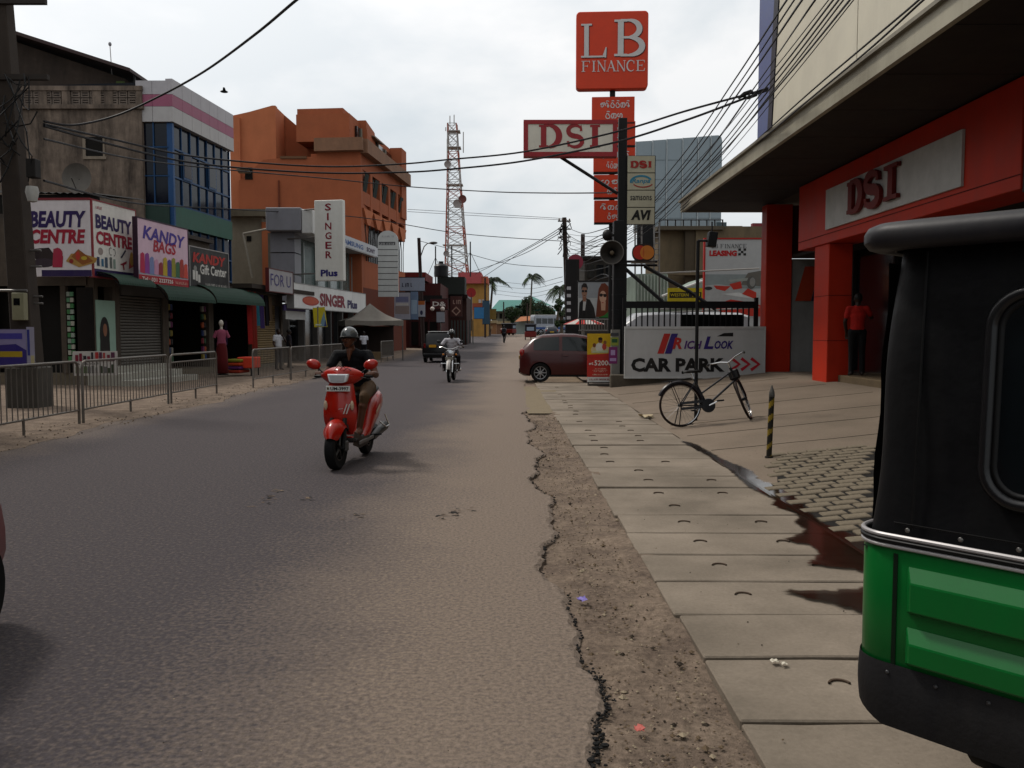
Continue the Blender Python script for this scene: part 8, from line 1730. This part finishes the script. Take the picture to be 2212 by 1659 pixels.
# ---- palms and trees
LEAF = [mat('#2a3a1d', 0.7, var=0.3, scale=0.8), mat('#35481f', 0.7, var=0.3, scale=0.8), mat('#1f2d17', 0.7, var=0.3, scale=0.8)]
BARK = mat('#5a5045', 0.95, var=0.25, bump=0.5, bscale=12)
def palm(label, px, Y, yc, rad, seed, wind=0.4, nf=15):
    q = random.Random(seed); g = Vector((xat(px, Y), Y, rise(Y))); o = thing('palm_tree', label, 'palm tree', g, 0, 'coconut palms beyond the road end'); h = zat(yc, Y) - rise(Y)
    pts = [(0.5*math.sin(t*1.4)*0.6 - 0.4*(1-t), 0.2*t, h*t) for t in [i/8 for i in range(9)]]; MB().path(pts, [0.22 - 0.08*i/8 for i in range(9)], 8).build('trunk', BARK, o, smooth=True)
    top = Vector(pts[-1])
    for f in range(nf):
        a = 2*math.pi*f/nf + q.uniform(-.2, .2); el = R(q.uniform(-15, 70)); L_ = rad*q.uniform(0.85, 1.15); dr = Vector((math.cos(a), math.sin(a), 0)); rib = []
        for i in range(9):
            t = i/8; s = L_*t; rib.append(top + dr*s*math.cos(el)*(1-0.12*t) + Vector((wind*t*t*L_*0.5, 0, s*math.sin(el)*(1-0.5*t) - 0.62*L_*t*t)))
        mb = MB(); mb.path(rib, [0.05*(1-t/9) for t in range(9)], 4)
        for i in range(1, 9):
            for sg in (-1, 1):
                for k in range(3):
                    t = (i-1+k/3)/8; j = min(7, int(t*8)); p = rib[j].lerp(rib[j+1], t*8-j); d = (rib[j+1]-rib[j]).normalized(); sd = d.cross(Vector((0, 0, 1))).normalized()*sg
                    ll = rad*0.30*(math.sin(math.pi*min(1, t*0.85+0.15)))*q.uniform(0.8, 1.1); tip = p + sd*ll*0.75 + d*ll*0.45 - Vector((0, 0, ll*q.uniform(0.35, 0.8))); b = d*0.07*rad*0.35
                    mb.add([p-b, p+b, tip], [(0, 1, 2)])
        mb.build('frond', q.choice(LEAF), o, fixn=False)
    return o
palm('tall coconut palm with wind swept fronds in the sky centre', 1146, 165, 598, 3.2, 1, 0.5)
palm('coconut palm close left of the far utility pole', 1206, 120, 622, 3.0, 2, 0.2)
palm('coconut palm rising behind the pink building', 1060, 125, 606, 3.0, 3, 0.3, 12)
def tree(label, px, Y, ytop, wpx, seed, dens=2600, group='broadleaf trees at the road end'):
    q = random.Random(seed); g = Vector((xat(px, Y), Y, rise(Y))); o = thing('broadleaf_tree', label, 'tree', g, 0, group); H = zat(ytop, Y)-rise(Y); W_ = wpx*Y/1840/2
    tr = MB(); tr.path([(0, 0, 0), (0.1, 0, H*0.25), (0, 0.1, H*0.5)], [0.28, 0.22, 0.14], 8); cl = []
    for i in range(9):
        a = 2*math.pi*i/9 + q.uniform(-.3, .3); e = Vector((math.cos(a)*W_*q.uniform(.35, .75), math.sin(a)*W_*q.uniform(.35, .75), H*q.uniform(0.5, 0.88))); tr.path([(0, 0.05, H*0.38), e*0.5 + Vector((0, 0, H*0.2)), e], [0.12, 0.07, 0.03], 5); cl.append((e, W_*q.uniform(0.3, 0.5)))
    cl += [(Vector((q.uniform(-.6, .6)*W_, q.uniform(-.6, .6)*W_, H*q.uniform(0.3, 0.95))), W_*q.uniform(0.2, 0.4)) for _ in range(8)]
    tr.build('trunk', BARK, o, smooth=True); mb = MB()
    for i in range(dens):
        c, r = q.choice(cl); v = Vector((q.gauss(0, 1), q.gauss(0, 1), q.gauss(0, 0.8))).normalized()*r*q.uniform(0.5, 1.08); p = c + v; s = q.uniform(0.10, 0.24)*(W_/3+0.5); u = Vector((q.gauss(0, 1), q.gauss(0, 1), q.gauss(0, 1))).normalized(); w2 = u.orthogonal().normalized()
        mb.add([p-u*s, p-w2*s*0.5, p+u*s, p+w2*s*0.5], [(0, 1, 2, 3)], q.choice([0, 0, 1, 2]))
    mb.build('crown', LEAF, o, fixn=False); return o
tree('bushy tree below the tall palm', 1140, 172, 632, 44, 11); tree('dark tree between the palm and the far pole', 1180, 175, 652, 46, 12); tree('low bushy tree beside the green roof', 1108, 160, 662, 40, 13); tree('dark tree close behind the far utility pole', 1212, 110, 640, 34, 14); tree('low tree in the gap left of the billboard', 1238, 95, 650, 44, 15)
# ---- far vehicles
bu = thing('bus', 'white and blue bus standing at the far end of the road', 'bus', (xat(1187, 128), 128, rise(128)), R(14)); BW = 6.0
MB().bx(-BW/2+0.3, BW/2, -1.2, 1.2, 0.45, 2.95).build('body', mat('#9fa6b0', 0.4), bu, bevel=0.12); MB().bx(-BW/2+0.4, BW/2-0.05, -1.13, 1.13, 2.95, 3.05).build('roof', WHITE, bu)
for i in range(6): MB().bx(-BW/2+0.6+i*0.9, -BW/2+1.4+i*0.9, -1.215, -1.19, 1.7, 2.5).build('window', GLASS_D, bu)
MB().bx(-BW/2+0.285, -BW/2+0.31, -1.0, 1.0, 1.5, 2.6).build('rear_window', GLASS_D, bu); MB().bx(-BW/2+0.3, BW/2, -1.21, -1.195, 0.9, 1.2).build('blue_stripe', flat('#34548a'), bu)
for x in (-1.7, 1.9): wheel(bu, (x, -1.1, 0.45), 0.45, 0.3, 'y'); wheel(bu, (x, 1.1, 0.45), 0.45, 0.3, 'y')
o1 = hatch('dark blue car in front of the far bus', '#1c2430', 'far_car'); o1.location = (xat(1190, 108), 108, rise(108)-0.0); o1.rotation_euler.z = R(92)
def small_rick(label, px, Y, col):
    o = thing('auto_rickshaw', label, 'auto rickshaw', (xat(px, Y), Y, rise(Y))); RP = mat(col, 0.4)
    MB().bx(-0.65, 0.65, -0.6, 1.0, 0.3, 0.95).build('lower_body', RP, o, bevel=0.08); MB().bx(-0.62, 0.62, -0.55, 0.9, 0.95, 1.6).build('hood', mat('#26262c', 0.7), o, bevel=0.06); MB().bx(-0.66, 0.66, -0.65, 1.4, 1.6, 1.82).build('roof', mat('#3a3c44', 0.6), o, bevel=0.08); MB().bx(-0.4, 0.4, -0.57, -0.55, 1.05, 1.45).build('rear_window', mat('#8a97a5', 0.2), o)
    MB().bx(-0.4, 0.4, 1.0, 1.7, 0.35, 1.0).build('nose', RP, o, bevel=0.1); MB().bx(-0.5, 0.5, 1.25, 1.3, 1.0, 1.6).build('windscreen', GLASS_D, o)
    for x, y in ((-0.58, 0.0), (0.58, 0.0), (0, 1.4)): wheel(o, (x, y, 0.22), 0.22, 0.1, 'x', rimcol='#333333')
    return o
small_rick('red auto rickshaw driving away up the far road', 1146, 96, '#6a1f1c').rotation_euler.z = R(-3); small_rick('smaller red auto rickshaw at the road end by the stalls', 1104, 128, '#7a2a24').rotation_euler.z = R(60)
# orange bunting sign right of bus
ob2 = thing('orange_marker', 'orange and white road marker board near the far bus', 'sign', at(1232, 728, 80)); MB().bx(-0.3, 0.3, 0, 0.04, 0.9, 1.5).build('panel', flat('#b5532f'), ob2); MB().bx(-0.03, 0.03, 0.02, 0.06, 0, 0.9).build('post', STEEL, ob2); art(ob2, [('#b9b4ae', rect(-0.25, 0.25, 1.0, 1.12))])
# ---- bird
bd_ = thing('flying_bird', 'small dark bird gliding above the glass building', 'bird', at(484, 198, 30), R(20)); mb = MB(); mb.ell((0, 0, 0), (0.14, 0.05, 0.05), 8); mb.build('body', BLACK, bd_); MB().add([(-0.05, 0, 0.02), (0.07, 0, 0.02), (0.02, -0.24, 0.08), (-0.04, -0.22, 0.09)], [(0, 1, 2, 3)]).add([(-0.05, 0, 0.02), (0.07, 0, 0.02), (0.02, 0.24, 0.1), (-0.04, 0.22, 0.11)], [(0, 1, 2, 3)]).build('wings', BLACK, bd_)

# ---- overhead wires: each its own cable
WIRE = mat('#17151a', 0.6, var=0.1)
def wire(pts, r, label, group=None, m=None, n=10):
    """smooth cable through real points given as (px, py, depth)"""
    P = [at(*p) for p in pts]; out_ = []
    for i in range(len(P)-1):
        p0, p1, p2, p3 = P[max(0, i-1)], P[i], P[i+1], P[min(len(P)-1, i+2)]
        for k in range(n):
            t = k/n; out_.append(0.5*((2*p1) + (p2-p0)*t + (2*p0-5*p1+4*p2-p3)*t*t + (3*p1-p0-3*p2+p3)*t**3))
    out_.append(P[-1]); o = thing('overhead_cable', label, 'cable', out_[0], 0, group)
    MB().path(out_, r, 5).build('cable', m or WIRE, o, world=True, smooth=True); return o
wire([(700, -45, 11), (640, 0, 12.2), (550, 75, 14), (440, 155, 16.5), (340, 210, 18), (250, 250, 18), (160, 270, 17.2), (95, 262, 16.5)], 0.022, 'thick black cable rising from the left pole across the white sky')
up = [(95, 268, 16.5), (240, 300, 19), (400, 335, 22), (560, 352, 24), (720, 360, 25), (870, 354, 25), (965, 345, 24.6), (1130, 328, 23), (1330, 285, 20.5), (1480, 240, 18.8), (1620, 202, 17.6), (1660, 190, 17.4)]
wire(up, 0.024, 'upper of the two twisted cables crossing the whole street'); wire([(a, b + [4, 12, 14, 14, 14, 18, 21, 20, 22, 20, 6, 4][i], c) for i, (a, b, c) in enumerate(up)], 0.026, 'lower of the two twisted cables crossing the whole street')
kn_ = thing('cable_joint', 'black taped knot where the twisted cables meet the end panel', 'cable joint', at(1612, 205, 17.6)); MB().path([at(1595, 212, 17.7), at(1608, 203, 17.6), at(1622, 198, 17.6), at(1634, 206, 17.6), at(1616, 212, 17.6), at(1600, 206, 17.6)], [0.03, 0.05, 0.05, 0.03, 0.03, 0.02], 6).build('knot', BLACK, kn_, world=True)
wire([(95, 300, 16.5), (300, 345, 22), (505, 368, 27), (700, 385, 31), (880, 403, 34), (1060, 414, 32), (1200, 417, 28), (1340, 416, 24)], 0.020, 'single black cable sagging below the twisted pair to the mast')
wire([(95, 390, 16.5), (300, 440, 25), (505, 452, 35), (780, 470, 48), (1000, 505, 55), (1215, 521, 60)], 0.024, 'cable sagging past the orange building to the far pole')
wire([(880, 452, 60), (1050, 462, 62), (1217, 472, 60)], 0.016, 'thin grey upper line running to the far pole top', m=mat('#5a5a60', 0.6)); wire([(880, 457, 60), (1050, 467, 62), (1217, 475, 60)], 0.016, 'thin grey lower line running to the far pole top', m=mat('#5a5a60', 0.6))
wire([(905, 520, 64), (1000, 545, 64), (1100, 570, 62), (1215, 578, 60)], 0.02, 'slack line from the street lamp to the far pole')
for i, (a, b) in enumerate(((1026, 592), (1042, 600), (1010, 590))): wire([(a, b, 100), (1120, 545 + i*4, 80), (1190, 505+i*5, 66), (1216, 486+i*6, 60)], 0.028, ['upper', 'lower', 'faint third'][i] + ' line descending from the far pole to the distant left')
for i, y in enumerate((612, 622, 632, 640)): wire([(1062, y-6, 125), (1140, y+2, 110), (1215, y-14, 60+i*6)], 0.02, ['highest', 'second', 'third', 'lowest'][i] + ' of the distant lines above the green roof')
q = random.Random(77)
for i in range(13):
    xt = [1700, 1716, 1733, 1762, 1790, 1800, 1812, 1822, 1836, 1760, 1844, 1905, 2010][i]; y0 = 505 + i*7; t_ = (xt-1700)/150
    bx_, by = 1352 + 5*i + q.uniform(-6, 6), 488 + q.uniform(-12, 14) + (i % 4)*9
    if i >= 11: pts = [(1470, 455-6*(i-11), 23.9), (1600, 342-8*(i-11), 18), (1740, 222-14*(i-11), 13), (1880, 105-16*(i-11), 10), (1995-10*(i-11), 0, 8.6), (2090-20*(i-11), -80, 7.6)]
    else:
        m1 = (1352+xt)/2 - 8; pts = [(1222, min(600, y0), 60), (1290, by + 26, 40), (bx_, by - 14, 30), (bx_ + (xt-bx_)*0.33, by*0.69 + 8, 21), (bx_ + (xt-bx_)*0.67, by*0.35 + 4, 14), (xt, 0, 9.5), (xt+55, -70, 8.2)]
    wire(pts, [0.016, 0.014, 0.018, 0.011, 0.010, 0.016][i % 6]*0.75, ['leftmost', 'second', 'third', 'fourth', 'fifth', 'sixth', 'seventh', 'eighth', 'ninth', 'thin crossing', 'rightmost', 'upper edge', 'lower edge'][i] + (' cable, counted along the top edge, of the bundle by the cream wall' if i < 11 else ' cable running along the canopy lip before the cream wall'), 'cable bundle above the right forecourt')
for i in range(9):
    y0 = 490 + i*14; wire([(1222, y0, 60), (1258, y0 + 14 + 6*math.sin(i*2), 48), (1300, y0 + 6*math.cos(i), 34), (1330, y0 - 6 + 4*i*(i % 2), 24.5)], 0.018, 'slack black cable drooping between the far pole and the mast', 'slack cables left of the mast')
